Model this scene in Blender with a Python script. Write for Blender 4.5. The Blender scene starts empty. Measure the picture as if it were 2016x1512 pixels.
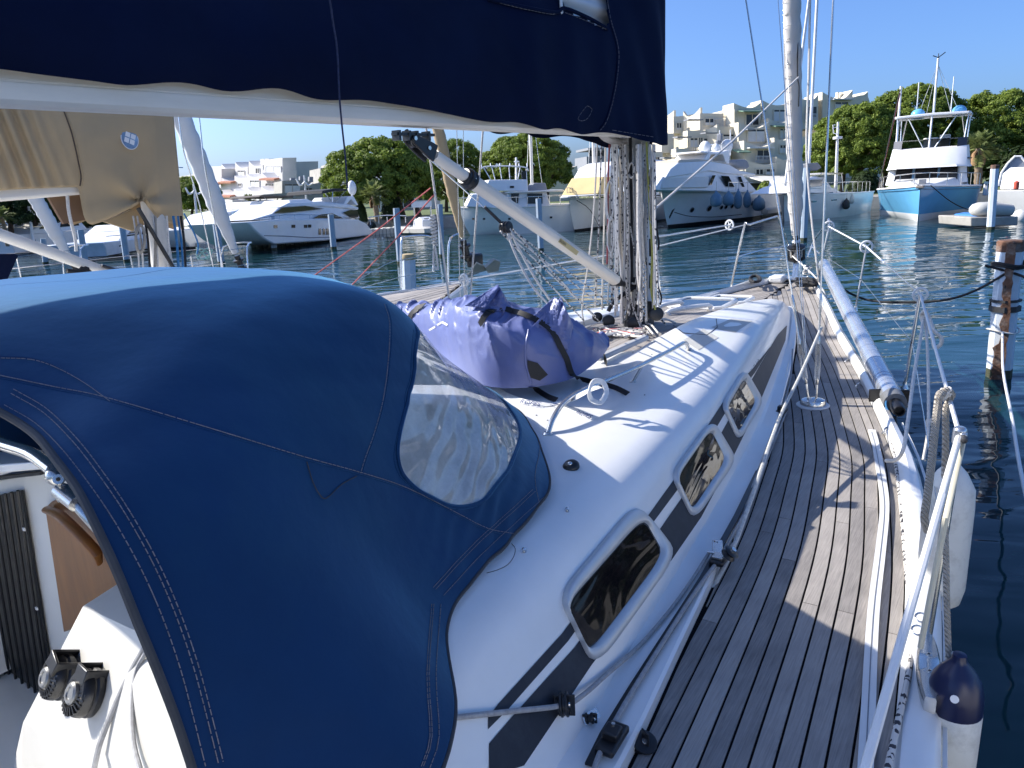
import bpy, bmesh, math, random
from mathutils import Vector, Matrix, noise
from mathutils.bvhtree import BVHTree
random.seed(7)
R = math.radians
SC = bpy.context.scene
COL = SC.collection

# ------------------------------------------------------------ camera
F_PX, EYE, HOR, SLOPE, VPX = 1450.0, 2.8, 363.0, 0.055, 2020.0   # photograph is 2016 x 1512
UPC = -Vector((SLOPE, 1, (756 - HOR) / F_PX)).normalized()
FWC = Vector((VPX - 1008, (HOR - 756) - SLOPE * (VPX - 1008), F_PX)).normalized()
RTC = UPC.cross(FWC) * -1
if RTC.x < 0: RTC = -RTC
CAMP = Vector((0, 0, EYE))
AX = [Vector((RTC[i], FWC[i], UPC[i])) for i in range(3)]          # camera right, down, forward in the world
cd = bpy.data.cameras.new('camera'); cam = bpy.data.objects.new('camera', cd); COL.objects.link(cam)
cd.sensor_width = 36; cd.lens = 36 * F_PX / 2016; cd.clip_start = .05; cd.clip_end = 6000
m = Matrix((AX[0], -AX[1], -AX[2])).transposed().to_4x4(); m.translation = CAMP
cam.matrix_world = m; SC.camera = cam
def ray(u, v): return AX[0] * (u - 1008) + AX[1] * (v - 756) + AX[2] * F_PX
def atz(u, v, z): d = ray(u, v); return CAMP + d * ((z - EYE) / d.z)       # point of a line of sight at a height
def atx(u, v, x): d = ray(u, v); return CAMP + d * (x / d.x)               # ... at a distance to starboard
def aty(u, v, y): d = ray(u, v); return CAMP + d * (y / d.y)               # ... at a distance ahead
def atd(u, v, s): d = ray(u, v); return CAMP + d * (s / math.hypot(d.x, d.y))   # ... at a horizontal range

# ------------------------------------------------------------ world, sun, exposure
SUN_AZ = Vector((-0.965, -0.262)).normalized(); SUN_EL = R(34.5)
W = bpy.data.worlds.new("World"); SC.world = W; W.use_nodes = True
nt = W.node_tree; bg = nt.nodes['Background']
sky = nt.nodes.new('ShaderNodeTexSky'); sky.sky_type = 'NISHITA'; sky.sun_disc = False
sky.sun_elevation = SUN_EL; sky.sun_rotation = math.atan2(SUN_AZ.x, SUN_AZ.y)
sky.air_density = 0.7; sky.dust_density = 2.4; sky.ozone_density = 9.0; sky.altitude = 0
tint = nt.nodes.new('ShaderNodeMix'); tint.data_type = 'RGBA'; tint.blend_type = 'MULTIPLY'; tint.inputs[0].default_value = 1; tint.inputs[7].default_value = (.92, .96, 1.02, 1)
nt.links.new(sky.outputs[0], tint.inputs[6]); nt.links.new(tint.outputs[2], bg.inputs[0]); bg.inputs[1].default_value = 0.112
sl = bpy.data.lights.new('sun', 'SUN'); sl.energy = 3.6; sl.angle = R(.53); sl.color = (1, .94, .85)
so = bpy.data.objects.new('sun', sl); COL.objects.link(so)
sd = Vector((SUN_AZ.x * math.cos(SUN_EL), SUN_AZ.y * math.cos(SUN_EL), math.sin(SUN_EL)))
so.rotation_euler = sd.to_track_quat('Z', 'Y').to_euler(); so.location = (-20, -15, 30)
SC.view_settings.view_transform = 'Standard'; SC.view_settings.look = 'None'
SC.view_settings.exposure = 1.17; SC.view_settings.gamma = 1
try: SC.view_settings.use_curve_mapping = False
except Exception: pass
SC.cycles.max_bounces = 8; SC.cycles.transparent_max_bounces = 24; SC.cycles.caustics_reflective = False; SC.cycles.caustics_refractive = False

# ------------------------------------------------------------ materials
def mat(name, col, rough=.5, metal=0, var=.12, vs=3.0, bump=0, bs=40, stretch=(1, 1, 1), coat=0, sheen=0, sheen_col=None, spec=.5,
        dirt=None, dirt_amt=.0, ds=1.5, trans=0, subs=0):
    M = bpy.data.materials.new(name); M.use_nodes = True
    n = M.node_tree.nodes; L = M.node_tree.links; b = n['Principled BSDF']
    b.inputs['Roughness'].default_value = rough; b.inputs['Metallic'].default_value = metal
    b.inputs['Specular IOR Level'].default_value = spec
    b.inputs['Coat Weight'].default_value = coat; b.inputs['Coat Roughness'].default_value = .08
    b.inputs['Sheen Weight'].default_value = sheen; b.inputs['Sheen Roughness'].default_value = .45
    if sheen_col: b.inputs['Sheen Tint'].default_value = (*sheen_col, 1)
    tc = n.new('ShaderNodeNewGeometry'); mp = n.new('ShaderNodeMapping'); mp.inputs['Scale'].default_value = stretch
    L.new(tc.outputs['Position'], mp.inputs[0])
    nz = n.new('ShaderNodeTexNoise'); nz.inputs['Scale'].default_value = vs; nz.inputs['Detail'].default_value = 6; nz.inputs['Roughness'].default_value = .6
    L.new(mp.outputs[0], nz.inputs[0])
    mr = n.new('ShaderNodeMapRange'); mr.inputs[1].default_value = .25; mr.inputs[2].default_value = .75
    mr.inputs[3].default_value = 1 - var; mr.inputs[4].default_value = 1 + var
    L.new(nz.outputs[0], mr.inputs[0])
    vm = n.new('ShaderNodeVectorMath'); vm.operation = 'SCALE'; vm.inputs[0].default_value = col
    L.new(mr.outputs[0], vm.inputs['Scale'])
    out = vm.outputs[0]
    if dirt:
        n2 = n.new('ShaderNodeTexNoise'); n2.inputs['Scale'].default_value = ds; n2.inputs['Detail'].default_value = 8; n2.inputs['Roughness'].default_value = .7
        L.new(mp.outputs[0], n2.inputs[0])
        cr = n.new('ShaderNodeMapRange'); cr.inputs[1].default_value = .48; cr.inputs[2].default_value = .72; cr.inputs[3].default_value = 0; cr.inputs[4].default_value = dirt_amt
        L.new(n2.outputs[0], cr.inputs[0])
        mx = n.new('ShaderNodeMix'); mx.data_type = 'RGBA'; L.new(cr.outputs[0], mx.inputs[0]); L.new(out, mx.inputs[6]); mx.inputs[7].default_value = (*dirt, 1)
        out = mx.outputs[2]
    L.new(out, b.inputs['Base Color'])
    if bump:
        n3 = n.new('ShaderNodeTexNoise'); n3.inputs['Scale'].default_value = bs; n3.inputs['Detail'].default_value = 4
        L.new(mp.outputs[0], n3.inputs[0])
        bp = n.new('ShaderNodeBump'); bp.inputs['Strength'].default_value = min(1, bump); bp.inputs['Distance'].default_value = .01
        L.new(n3.outputs[0], bp.inputs['Height']); L.new(bp.outputs[0], b.inputs['Normal'])
    if trans: b.inputs['Transmission Weight'].default_value = trans
    return M
MASTM = mat('mast_alloy', (.56, .56, .53), .5, .1, var=.05, vs=4, dirt=(.4, .39, .36), dirt_amt=.3, ds=3)
SUNDIM = mat('sun_dimmed_gelcoat', (.56, .55, .51), .42, var=.05, vs=2, dirt=(.46, .44, .38), dirt_amt=.35, ds=2.5)  # gelcoat darkened in colour to offset strong sun on the winch pod, plus grime
GEL = mat('gelcoat', (.79, .79, .77), .32, var=.04, vs=2, coat=.25, dirt=(.6, .58, .52), dirt_amt=.22, ds=1.3)
GELC = mat('cream_gelcoat', (.74, .73, .68), .4, var=.04, vs=2, dirt=(.55, .52, .44), dirt_amt=.3)
WHITE = mat('white_paint', (.8, .8, .79), .4, var=.04)
PLAST = mat('white_plastic', (.72, .72, .7), .45, var=.05, vs=8)
STEEL = mat('stainless', (.66, .65, .62), .2, .88, var=.12, vs=12)
ALU = mat('aluminium', (.74, .70, .62), .5, .05, var=.06, vs=5, stretch=(1, .15, 1), dirt=(.36, .35, .32), dirt_amt=.3, ds=4)
ALUP = mat('pole_aluminium', (.62, .65, .69), .24, .7, var=.12, vs=4)
BLACK = mat('black_plastic', (.012, .012, .013), .35, var=.25, vs=20)
RUBB = mat('dark_rubber', (.03, .03, .032), .6, var=.2, vs=20)
CAULK = mat('caulking', (.010, .010, .011), .95, var=.2, spec=.05)
NAVY = mat('navy_canvas', (.001, .005, .026), .8, var=.2, vs=2.5, bump=.15, bs=500, sheen=.03, sheen_col=(.3, .5, 1), spec=.12, dirt=(.006, .013, .042), dirt_amt=.4, ds=1.2)
DODG = mat('blue_canvas', (.0004, .0235, .083), .75, var=.2, vs=1.6, bump=.45, bs=8, sheen=.5, sheen_col=(.22, .6, 1), spec=.2, dirt=(.008, .05, .105), dirt_amt=.5, ds=1.3)
BIND = mat('grey_binding', (.045, .046, .05), .8, var=.2, vs=20)
STIT = mat('stitching', (.2, .19, .2), .8, var=.3, vs=60)
STRIPE = mat('charcoal_stripe', (.030, .035, .045), .5, spec=.2, var=.12, vs=6, dirt=(.07, .08, .09), dirt_amt=.4, ds=9)
ALUF = mat('frame_aluminium', (.56, .57, .57), .36, .35, var=.06, vs=10)
ROPE = mat('white_rope', (.62, .59, .54), .8, var=.22, vs=60)
ROPEG = mat('grey_rope', (.33, .33, .33), .8, var=.25, vs=60)
ROPEY = mat('yellow_rope', (.3, .3, .07), .8, var=.3, vs=60)
ROPEK = mat('black_rope', (.015, .015, .016), .8, var=.3, vs=60)
ROPER = mat('red_rope', (.42, .1, .1), .8, var=.35, vs=60)
ROPEB = mat('blue_rope', (.03, .16, .35), .8, var=.3, vs=60)
BAGM = mat('lavender_pvc', (.118, .145, .325), .4, var=.1, vs=5, bump=.12, bs=120, spec=.55, dirt=(.17, .18, .27), dirt_amt=.4, ds=6)
WEB = mat('black_webbing', (.01, .01, .012), .65, var=.25, vs=80)
WEBW = mat('white_webbing', (.72, .72, .7), .7, var=.1, vs=40)
INK = mat('blue_print', (.02, .04, .16), .6, var=.1)
INKG = mat('grey_print', (.2, .21, .23), .5, var=.1)
GOLD = mat('gold_label', (.42, .36, .18), .5, var=.1)
WOOD = mat('varnished_wood', (.25, .10, .022), .4, var=.3, vs=3, stretch=(6, 6, 1), coat=.3)
TAN = mat('tan_canvas', (.43, .32, .185), .85, var=.1, vs=2, bump=.3, bs=300, dirt=(.3, .24, .16), dirt_amt=.45, ds=2)
SAIL = mat('sail_cloth', (.58, .55, .51), .75, var=.08, vs=3, dirt=(.45, .42, .37), dirt_amt=.3, ds=3)
SAILW = mat('white_sail_cloth', (.68, .68, .67), .7, var=.06, vs=3)
BLUEH = mat('blue_hull', (.14, .42, .68), .18, var=.05, vs=2, coat=.4)
GLASSD = mat('dark_glazing', (.012, .013, .016), .06, var=.2, vs=4, spec=.8)
NAVYV = mat('navy_vinyl', (.008, .012, .05), .3, var=.1)
FENDW = mat('fender_white', (.66, .66, .62), .42, var=.06, vs=5, dirt=(.3, .29, .26), dirt_amt=.6, ds=9)
FENDB = mat('fender_blue_grey', (.12, .22, .31), .55, var=.12, vs=6)
FENDL = mat('fender_pale', (.5, .57, .58), .5, var=.08, vs=6)
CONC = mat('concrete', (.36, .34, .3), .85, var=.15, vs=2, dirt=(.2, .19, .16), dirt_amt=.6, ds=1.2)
PONT = mat('pontoon_plastic', (.44, .44, .41), .6, var=.2, vs=3, dirt=(.15, .16, .12), dirt_amt=.6, ds=3)
CREAM = mat('cream_render', (.69, .63, .50), .85, var=.05, vs=.4, dirt=(.6, .54, .42), dirt_amt=.4, ds=.5)
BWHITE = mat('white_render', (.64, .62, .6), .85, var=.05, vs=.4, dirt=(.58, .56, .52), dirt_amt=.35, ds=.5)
SHUT = mat('white_shutter', (.62, .62, .6), .6, var=.06)
DWIN = mat('window_opening', (.03, .033, .038), .15, var=.3, vs=.5)
TILE = mat('terracotta', (.4, .17, .1), .8, var=.25, vs=3)
AWNG = mat('green_awning', (.13, .22, .16), .8, var=.15)
GREY = mat('grey_cover', (.24, .25, .27), .7, var=.12)
YELC = mat('yellow_canvas', (.62, .47, .22), .8, var=.1, vs=1.5)
BEIG = mat('beige_canvas', (.58, .49, .37), .8, var=.1, vs=1.5)
VINYL = mat('off_white_cover', (.68, .65, .58), .6, var=.06, vs=1.2)
BARK = mat('bark', (.085, .06, .045), .95, var=.4, vs=6, bump=.6, bs=12)
PALMB = mat('palm_bark', (.2, .15, .1), .95, var=.4, vs=9)
PALMD = mat('dry_frond', (.3, .18, .09), .9, var=.3, vs=9)
GRASS = mat('lawn', (.1, .13, .04), .95, var=.35, vs=2)
SOIL = mat('paving', (.3, .27, .22), .9, var=.2, vs=1)
RIBT = mat('inflatable_tube', (.5, .49, .45), .55, var=.08)
def leafmat(name, a, b):
    M = bpy.data.materials.new(name); M.use_nodes = True; n = M.node_tree.nodes; L = M.node_tree.links; p = n['Principled BSDF']
    g = n.new('ShaderNodeNewGeometry'); z = n.new('ShaderNodeTexNoise'); z.inputs['Scale'].default_value = .8; z.inputs['Detail'].default_value = 5
    L.new(g.outputs['Position'], z.inputs[0]); ad = n.new('ShaderNodeMath'); ad.operation = 'ADD'
    sc = n.new('ShaderNodeMath'); sc.operation = 'MULTIPLY'; sc.inputs[1].default_value = .35; L.new(g.outputs['Random Per Island'], sc.inputs[0])
    L.new(z.outputs[0], ad.inputs[0]); L.new(sc.outputs[0], ad.inputs[1])
    mr = n.new('ShaderNodeMapRange'); mr.inputs[1].default_value = .35; mr.inputs[2].default_value = 1.0; L.new(ad.outputs[0], mr.inputs[0])
    mx = n.new('ShaderNodeMix'); mx.data_type = 'RGBA'; mx.inputs[6].default_value = (*a, 1); mx.inputs[7].default_value = (*b, 1)
    L.new(mr.outputs[0], mx.inputs[0]); L.new(mx.outputs[2], p.inputs['Base Color']); p.inputs['Roughness'].default_value = .6
    p.inputs['Specular IOR Level'].default_value = .3
    tr = n.new('ShaderNodeBsdfTranslucent'); L.new(mx.outputs[2], tr.inputs[0]); ms = n.new('ShaderNodeMixShader'); ms.inputs[0].default_value = .38
    L.new(p.outputs[0], ms.inputs[1]); L.new(tr.outputs[0], ms.inputs[2]); L.new(ms.outputs[0], n['Material Output'].inputs[0])
    return M
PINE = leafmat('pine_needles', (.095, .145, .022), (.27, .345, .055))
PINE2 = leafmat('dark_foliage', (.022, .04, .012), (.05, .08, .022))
PALMG = leafmat('palm_fronds', (.12, .16, .045), (.30, .34, .12))

# teak: grain along the boat, tone changes from plank to plank
TEAK = bpy.data.materials.new('weathered_teak'); TEAK.use_nodes = True
n = TEAK.node_tree.nodes; L = TEAK.node_tree.links; b = n['Principled BSDF']
g = n.new('ShaderNodeNewGeometry'); mp = n.new('ShaderNodeMapping'); mp.inputs['Scale'].default_value = (130, 5, 40); L.new(g.outputs['Position'], mp.inputs[0])
nz = n.new('ShaderNodeTexNoise'); nz.inputs['Scale'].default_value = 1.6; nz.inputs['Detail'].default_value = 7; nz.inputs['Roughness'].default_value = .65; L.new(mp.outputs[0], nz.inputs[0])
n2 = n.new('ShaderNodeTexNoise'); n2.inputs['Scale'].default_value = 5; n2.inputs['Detail'].default_value = 5; L.new(g.outputs['Position'], n2.inputs[0])
oi = n.new('ShaderNodeObjectInfo')
def _m(op, a, bb):
    q = n.new('ShaderNodeMath'); q.operation = op
    for i, s in enumerate((a, bb)):
        if isinstance(s, (int, float)): q.inputs[i].default_value = s
        else: L.new(s, q.inputs[i])
    return q.outputs[0]
k = _m('ADD', _m('MULTIPLY', nz.outputs[0], .55), _m('ADD', _m('MULTIPLY', n2.outputs[0], .35), _m('MULTIPLY', oi.outputs['Random'], .23)))
cr = n.new('ShaderNodeValToRGB'); L.new(k, cr.inputs[0])
cr.color_ramp.elements[0].position = .26; cr.color_ramp.elements[0].color = (.105, .098, .094, 1)
cr.color_ramp.elements[1].position = .76; cr.color_ramp.elements[1].color = (.40, .365, .33, 1)
e = cr.color_ramp.elements.new(.5); e.color = (.25, .23, .213, 1)
L.new(cr.outputs[0], b.inputs['Base Color']); b.inputs['Roughness'].default_value = .8
bp = n.new('ShaderNodeBump'); bp.inputs['Strength'].default_value = .5; bp.inputs['Distance'].default_value = .002; L.new(nz.outputs[0], bp.inputs['Height']); L.new(bp.outputs[0], b.inputs['Normal'])

# ------------------------------------------------------------ mesh builder
def cr_pts(pts, sub=6, closed=False):
    P = [Vector(p) for p in pts]; out = []; N = len(P)
    if N < 3 and not closed: return P
    rng = N if closed else N - 1
    for i in range(rng):
        p1, p2 = P[i], P[(i + 1) % N]
        p0 = P[i - 1] if (i or closed) else p1 * 2 - p2
        p3 = P[(i + 2) % N] if (i + 2 < N or closed) else p2 * 2 - p1
        for k in range(sub):
            t = k / sub
            out.append(.5 * (2 * p1 + (p2 - p0) * t + (2 * p0 - 5 * p1 + 4 * p2 - p3) * t * t + (3 * p1 - p0 - 3 * p2 + p3) * t ** 3))
    if not closed: out.append(P[-1])
    return out
def lerp(a, b, t): return a + (b - a) * t
def tab(T, x):
    if x <= T[0][0]: return T[0][1] + (T[1][1] - T[0][1]) / (T[1][0] - T[0][0]) * (x - T[0][0]) if False else T[0][1]
    for i in range(len(T) - 1):
        if x <= T[i + 1][0]:
            x0, y0 = T[i]; x1, y1 = T[i + 1]; t = (x - x0) / (x1 - x0)
            m0 = (y1 - T[i - 1][1]) / (x1 - T[i - 1][0]) if i else (y1 - y0) / (x1 - x0)
            m1 = (T[i + 2][1] - y0) / (T[i + 2][0] - x0) if i + 2 < len(T) else (y1 - y0) / (x1 - x0)
            h = x1 - x0; t2, t3 = t * t, t ** 3
            return (2 * t3 - 3 * t2 + 1) * y0 + (t3 - 2 * t2 + t) * h * m0 + (-2 * t3 + 3 * t2) * y1 + (t3 - t2) * h * m1
    return T[-1][1]
ROOT = {}
class MB:
    def __init__(s): s.v = []; s.f = []; s.mi = []; s.cur = 0
    def add(s, vs, fs):
        o = len(s.v); s.v += [Vector(p) for p in vs]
        for f in fs: s.f.append([o + i for i in f]); s.mi.append(s.cur)
        return s
    def box(s, c, d, M=None):
        x, y, z = (k / 2 for k in d); c = Vector(c)
        vs = [Vector(q) for q in ((-x, -y, -z), (x, -y, -z), (x, y, -z), (-x, y, -z), (-x, -y, z), (x, -y, z), (x, y, z), (-x, y, z))]
        if M: vs = [M @ q for q in vs]
        return s.add([q + c for q in vs], [(0, 3, 2, 1), (4, 5, 6, 7), (0, 1, 5, 4), (1, 2, 6, 5), (2, 3, 7, 6), (3, 0, 4, 7)])
    def hexa(s, vs): return s.add(vs, [(0, 3, 2, 1), (4, 5, 6, 7), (0, 1, 5, 4), (1, 2, 6, 5), (2, 3, 7, 6), (3, 0, 4, 7)])
    def beam(s, p, q, w, h, up=(0, 0, 1)):
        p, q = Vector(p), Vector(q); d = (q - p).normalized(); a = d.cross(Vector(up))
        if a.length < 1e-4: a = d.cross(Vector((1, 0, 0)))
        a.normalize(); b = a.cross(d); a = a * w / 2; b = b * h / 2
        return s.hexa([p - a - b, p + a - b, q + a - b, q - a - b, p - a + b, p + a + b, q + a + b, q - a + b])
    def tube(s, pts, r, n=8, sub=0, caps=True, closed=False, flat=1.0, up=None):
        P = [Vector(p) for p in pts]
        rs = r if isinstance(r, (list, tuple)) else [r] * len(P)
        if sub:
            N0 = len(P); P2 = cr_pts(P, sub, closed); M = len(P2)
            rs = [lerp(rs[min(int(i / sub), N0 - 1)], rs[min(int(i / sub) + 1, N0 - 1)] if not closed else rs[0], (i % sub) / sub) for i in range(M)]
            P = P2
        N = len(P); o = len(s.v); nrm = None
        for i in range(N):
            a = P[(i - 1) % N] if (i or closed) else P[i]; b = P[(i + 1) % N] if (i < N - 1 or closed) else P[i]
            t = b - a
            if t.length < 1e-9: t = Vector((0, 0, 1))
            t.normalize()
            if nrm is None:
                nrm = Vector(up) if up else (Vector((0, 0, 1)) if abs(t.z) < .9 else Vector((1, 0, 0)))
            nrm = nrm - t * nrm.dot(t)
            if nrm.length < 1e-6: nrm = t.orthogonal()
            nrm.normalize(); bi = t.cross(nrm)
            for k in range(n):
                an = 2 * math.pi * k / n
                s.v.append(P[i] + (nrm * math.cos(an) * flat + bi * math.sin(an)) * rs[i])
        for i in range(N if closed else N - 1):
            j = (i + 1) % N
            for k in range(n):
                k2 = (k + 1) % n
                s.f.append([o + i * n + k, o + i * n + k2, o + j * n + k2, o + j * n + k]); s.mi.append(s.cur)
        if caps and not closed:
            s.f.append([o + k for k in range(n)][::-1]); s.f.append([o + (N - 1) * n + k for k in range(n)]); s.mi += [s.cur] * 2
        return s
    def ribbon(s, pts, w, th, nrm, sub=6):
        "flat strap: pts, width, thickness; nrm = rough face normal (vector or list)"
        P = cr_pts(pts, sub) if sub else [Vector(p) for p in pts]; N = len(P); rings = []
        for i in range(N):
            t = (P[min(i + 1, N - 1)] - P[max(i - 1, 0)]).normalized()
            if isinstance(nrm, list): q = nrm[min(int(i / max(sub, 1)), len(nrm) - 1)].lerp(nrm[min(int(i / max(sub, 1)) + 1, len(nrm) - 1)], (i % max(sub, 1)) / max(sub, 1))
            else: q = Vector(nrm)
            a = t.cross(q).normalized() * w / 2; b = a.cross(t).normalized() * th
            rings.append([P[i] - a, P[i] + a, P[i] + a + b, P[i] - a + b])
        return s.loft(rings, True, True)
    def ball(s, c, r, nu=12, nv=8, M=None, z0=-1, z1=1):
        r = r if isinstance(r, (list, tuple)) else (r, r, r); c = Vector(c); rings = []
        for i in range(nv + 1):
            a = lerp(math.asin(z0), math.asin(z1), i / nv)
            ring = [Vector((r[0] * math.cos(a) * math.cos(2 * math.pi * k / nu), r[1] * math.cos(a) * math.sin(2 * math.pi * k / nu), r[2] * math.sin(a))) for k in range(nu)]
            rings.append([(M @ q if M else q) + c for q in ring])
        return s.loft(rings, True, True)
    def lathe(s, prof, c, ax=(0, 0, 1), n=16):
        c = Vector(c); ax = Vector(ax).normalized(); a = ax.orthogonal().normalized(); b = ax.cross(a)
        return s.loft([[c + ax * h + (a * math.cos(2 * math.pi * k / n) + b * math.sin(2 * math.pi * k / n)) * max(r, 1e-4) for k in range(n)] for r, h in prof], True, True)
    def loft(s, rings, closed=True, caps=False, endcaps=None):
        o = len(s.v); n = len(rings[0])
        for r in rings: s.v += [Vector(p) for p in r]
        for i in range(len(rings) - 1):
            for k in range(n if closed else n - 1):
                k2 = (k + 1) % n
                s.f.append([o + i * n + k, o + i * n + k2, o + (i + 1) * n + k2, o + (i + 1) * n + k]); s.mi.append(s.cur)
        if caps:
            s.f.append([o + k for k in range(n)][::-1]); s.f.append([o + (len(rings) - 1) * n + k for k in range(n)]); s.mi += [s.cur] * 2
        return s
    def prism(s, poly, d):
        "polygon of 3-D points pushed along vector d"
        P = [Vector(p) for p in poly]; d = Vector(d); n = len(P); o = len(s.v); s.v += P + [p + d for p in P]
        s.f.append([o + i for i in range(n)][::-1]); s.f.append([o + n + i for i in range(n)]); s.mi += [s.cur] * 2
        for i in range(n):
            j = (i + 1) % n; s.f.append([o + i, o + j, o + n + j, o + n + i]); s.mi.append(s.cur)
        return s
    def grid(s, fn, nu, nv):
        o = len(s.v)
        for j in range(nv + 1):
            for i in range(nu + 1): s.v.append(Vector(fn(i / nu, j / nv)))
        for j in range(nv):
            for i in range(nu):
                a = o + j * (nu + 1) + i; s.f.append([a, a + 1, a + nu + 2, a + nu + 1]); s.mi.append(s.cur)
        return s
    def mesh(s, name, mats, off=Vector(), ang=40):
        me = bpy.data.meshes.new(name); me.from_pydata([tuple(p - off) for p in s.v], [], s.f)
        for M in (mats if isinstance(mats, (list, tuple)) else [mats]): me.materials.append(M)
        me.polygons.foreach_set('material_index', s.mi)
        bm = bmesh.new(); bm.from_mesh(me); bmesh.ops.recalc_face_normals(bm, faces=bm.faces); bm.to_mesh(me); bm.free()
        me.shade_smooth(); me.set_sharp_from_angle(angle=R(ang)); me.update()
        return me
    def build(s, name, mats, parent=None, off=None, ang=40, label=None, kind=None, solid=0, bevel=0, subd=0):
        if off is None: off = ROOT.get(parent.name, Vector()) if parent else Vector()
        o = bpy.data.objects.new(name, s.mesh(name, mats, off, ang)); COL.objects.link(o)
        if parent: o.parent = parent; ROOT[o.name] = off
        if label: o['label'] = label
        if kind: o['kind'] = kind
        if solid: md = o.modifiers.new('s', 'SOLIDIFY'); md.thickness = solid; md.offset = 0
        if bevel: md = o.modifiers.new('b', 'BEVEL'); md.width = bevel; md.segments = 2; md.limit_method = 'ANGLE'; md.angle_limit = R(40)
        if subd: md = o.modifiers.new('u', 'SUBSURF'); md.levels = subd; md.render_levels = subd
        return o
def thing(name, label, cat, loc=(0, 0, 0), group=None, rz=0):
    o = bpy.data.objects.new(name, None); COL.objects.link(o); o.location = loc; o.rotation_euler[2] = rz; o.empty_display_size = .2
    o['label'] = label; o['category'] = cat
    if group: o['group'] = group
    ROOT[o.name] = Vector(loc) if rz == 0 else Vector()
    return o
def single(mb, name, mats, label, cat, group=None, base=None, **kw):
    "a thing that is one mesh; its origin is put at the foot of its bounds"
    if base is None:
        xs = [p.x for p in mb.v]; ys = [p.y for p in mb.v]; zs = [p.z for p in mb.v]
        base = Vector(((min(xs) + max(xs)) / 2, (min(ys) + max(ys)) / 2, min(zs)))
    o = mb.build(name, mats, None, Vector(base), **kw); o.location = base; o['label'] = label; o['category'] = cat
    if group: o['group'] = group
    return o
def struct(mb, name, mats, kind='structure', **kw): return mb.build(name, mats, None, Vector(), kind=kind, **kw)
def copy_tree(o, parent=None):
    c = o.copy(); COL.objects.link(c)
    if parent: c.parent = parent
    for ch in list(o.children): copy_tree(ch, c)
    return c
def bvh(*mbs):
    v = []; f = []
    for q in mbs: f += [[i + len(v) for i in k] for k in q.f]; v += q.v
    return BVHTree.FromPolygons([tuple(p) for p in v], f)
def hit(tree, u, v, out=0.0, far=60):
    p, nn, i, d = tree.ray_cast(CAMP, ray(u, v).normalized(), far)
    if p is None: return None
    if nn.dot(ray(u, v)) > 0: nn = -nn
    return p + nn * out
def dens(pts, step=12):
    out = []
    for (a, b), (c, d) in zip(pts[:-1], pts[1:]):
        k = max(1, int(math.hypot(c - a, d - b) / step))
        for i in range(k): out.append((lerp(a, c, i / k), lerp(b, d, i / k)))
    return out + [pts[-1]]
def smooth2(pts, sub=5): return [(p.x, p.y) for p in cr_pts([(a, b, 0) for a, b in pts], sub)]
def text(body, size, M, parent, mats, name='lettering', th=.0008, font=None):
    cu = bpy.data.curves.new(name, 'FONT'); cu.body = body; cu.size = size; cu.extrude = th; cu.align_x = 'LEFT'
    t = bpy.data.objects.new(name, cu); COL.objects.link(t); bpy.context.view_layer.update()
    me = bpy.data.meshes.new_from_object(t.evaluated_get(bpy.context.evaluated_depsgraph_get())); bpy.data.objects.remove(t)
    me.transform(M); me.materials.clear(); me.materials.append(mats)
    off = ROOT.get(parent.name, Vector()); me.transform(Matrix.Translation(-off))
    o = bpy.data.objects.new(name, me); COL.objects.link(o); o.parent = parent
    return o
def frame(o, x, nrm):
    x = Vector(x).normalized(); z = Vector(nrm); z = (z - x * z.dot(x)).normalized(); y = z.cross(x)
    m = Matrix((x, y, z)).transposed().to_4x4(); m.translation = Vector(o); return m
# ============================================================ THE SETTING
import numpy as np
# water: ripples run across the wind, calmer patches near the boat
WAT = bpy.data.materials.new('harbour_water'); WAT.use_nodes = True
n = WAT.node_tree.nodes; L = WAT.node_tree.links; b = n['Principled BSDF']
b.inputs['Base Color'].default_value = (.007, .036, .046, 1); b.inputs['Roughness'].default_value = .03; b.inputs['IOR'].default_value = 1.33
g = n.new('ShaderNodeNewGeometry'); h = None
def wave(rot, scl, size, amp, det, dist=0.0):
    mp = n.new('ShaderNodeMapping'); mp.vector_type = 'TEXTURE'; mp.inputs['Rotation'].default_value = (0, 0, rot); mp.inputs['Scale'].default_value = (*scl, 1)
    L.new(g.outputs['Position'], mp.inputs[0])
    z = n.new('ShaderNodeTexNoise'); z.inputs['Scale'].default_value = size; z.inputs['Detail'].default_value = det; z.inputs['Roughness'].default_value = .5
    z.inputs['Distortion'].default_value = dist; L.new(mp.outputs[0], z.inputs[0])
    q = n.new('ShaderNodeMath'); q.operation = 'MULTIPLY'; q.inputs[1].default_value = amp; L.new(z.outputs[0], q.inputs[0]); return q.outputs[0]
def addn(a, c, op='ADD'):
    q = n.new('ShaderNodeMath'); q.operation = op; L.new(a, q.inputs[0]); L.new(c, q.inputs[1]); return q.outputs[0]
RW = math.atan2(AX[0].y, AX[0].x)
h = addn(wave(RW + .12, (2.8, .8), .9, .085, 1.6, .5), wave(RW - .25, (2.4, .9), 2.4, .020, 2, .3))
h = addn(h, wave(RW + .5, (1.6, 1), .3, .10, 1))
z = n.new('ShaderNodeTexNoise'); z.inputs['Scale'].default_value = .09; z.inputs['Detail'].default_value = 2; L.new(g.outputs['Position'], z.inputs[0])
mr = n.new('ShaderNodeMapRange'); mr.inputs[1].default_value = .35; mr.inputs[2].default_value = .65; mr.inputs[3].default_value = .55; mr.inputs[4].default_value = 1.15; L.new(z.outputs[0], mr.inputs[0])
h = addn(h, mr.outputs[0], 'MULTIPLY')
bp = n.new('ShaderNodeBump'); bp.inputs['Strength'].default_value = 1; bp.inputs['Distance'].default_value = 1
L.new(h, bp.inputs['Height']); L.new(bp.outputs[0], b.inputs['Normal'])
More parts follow.
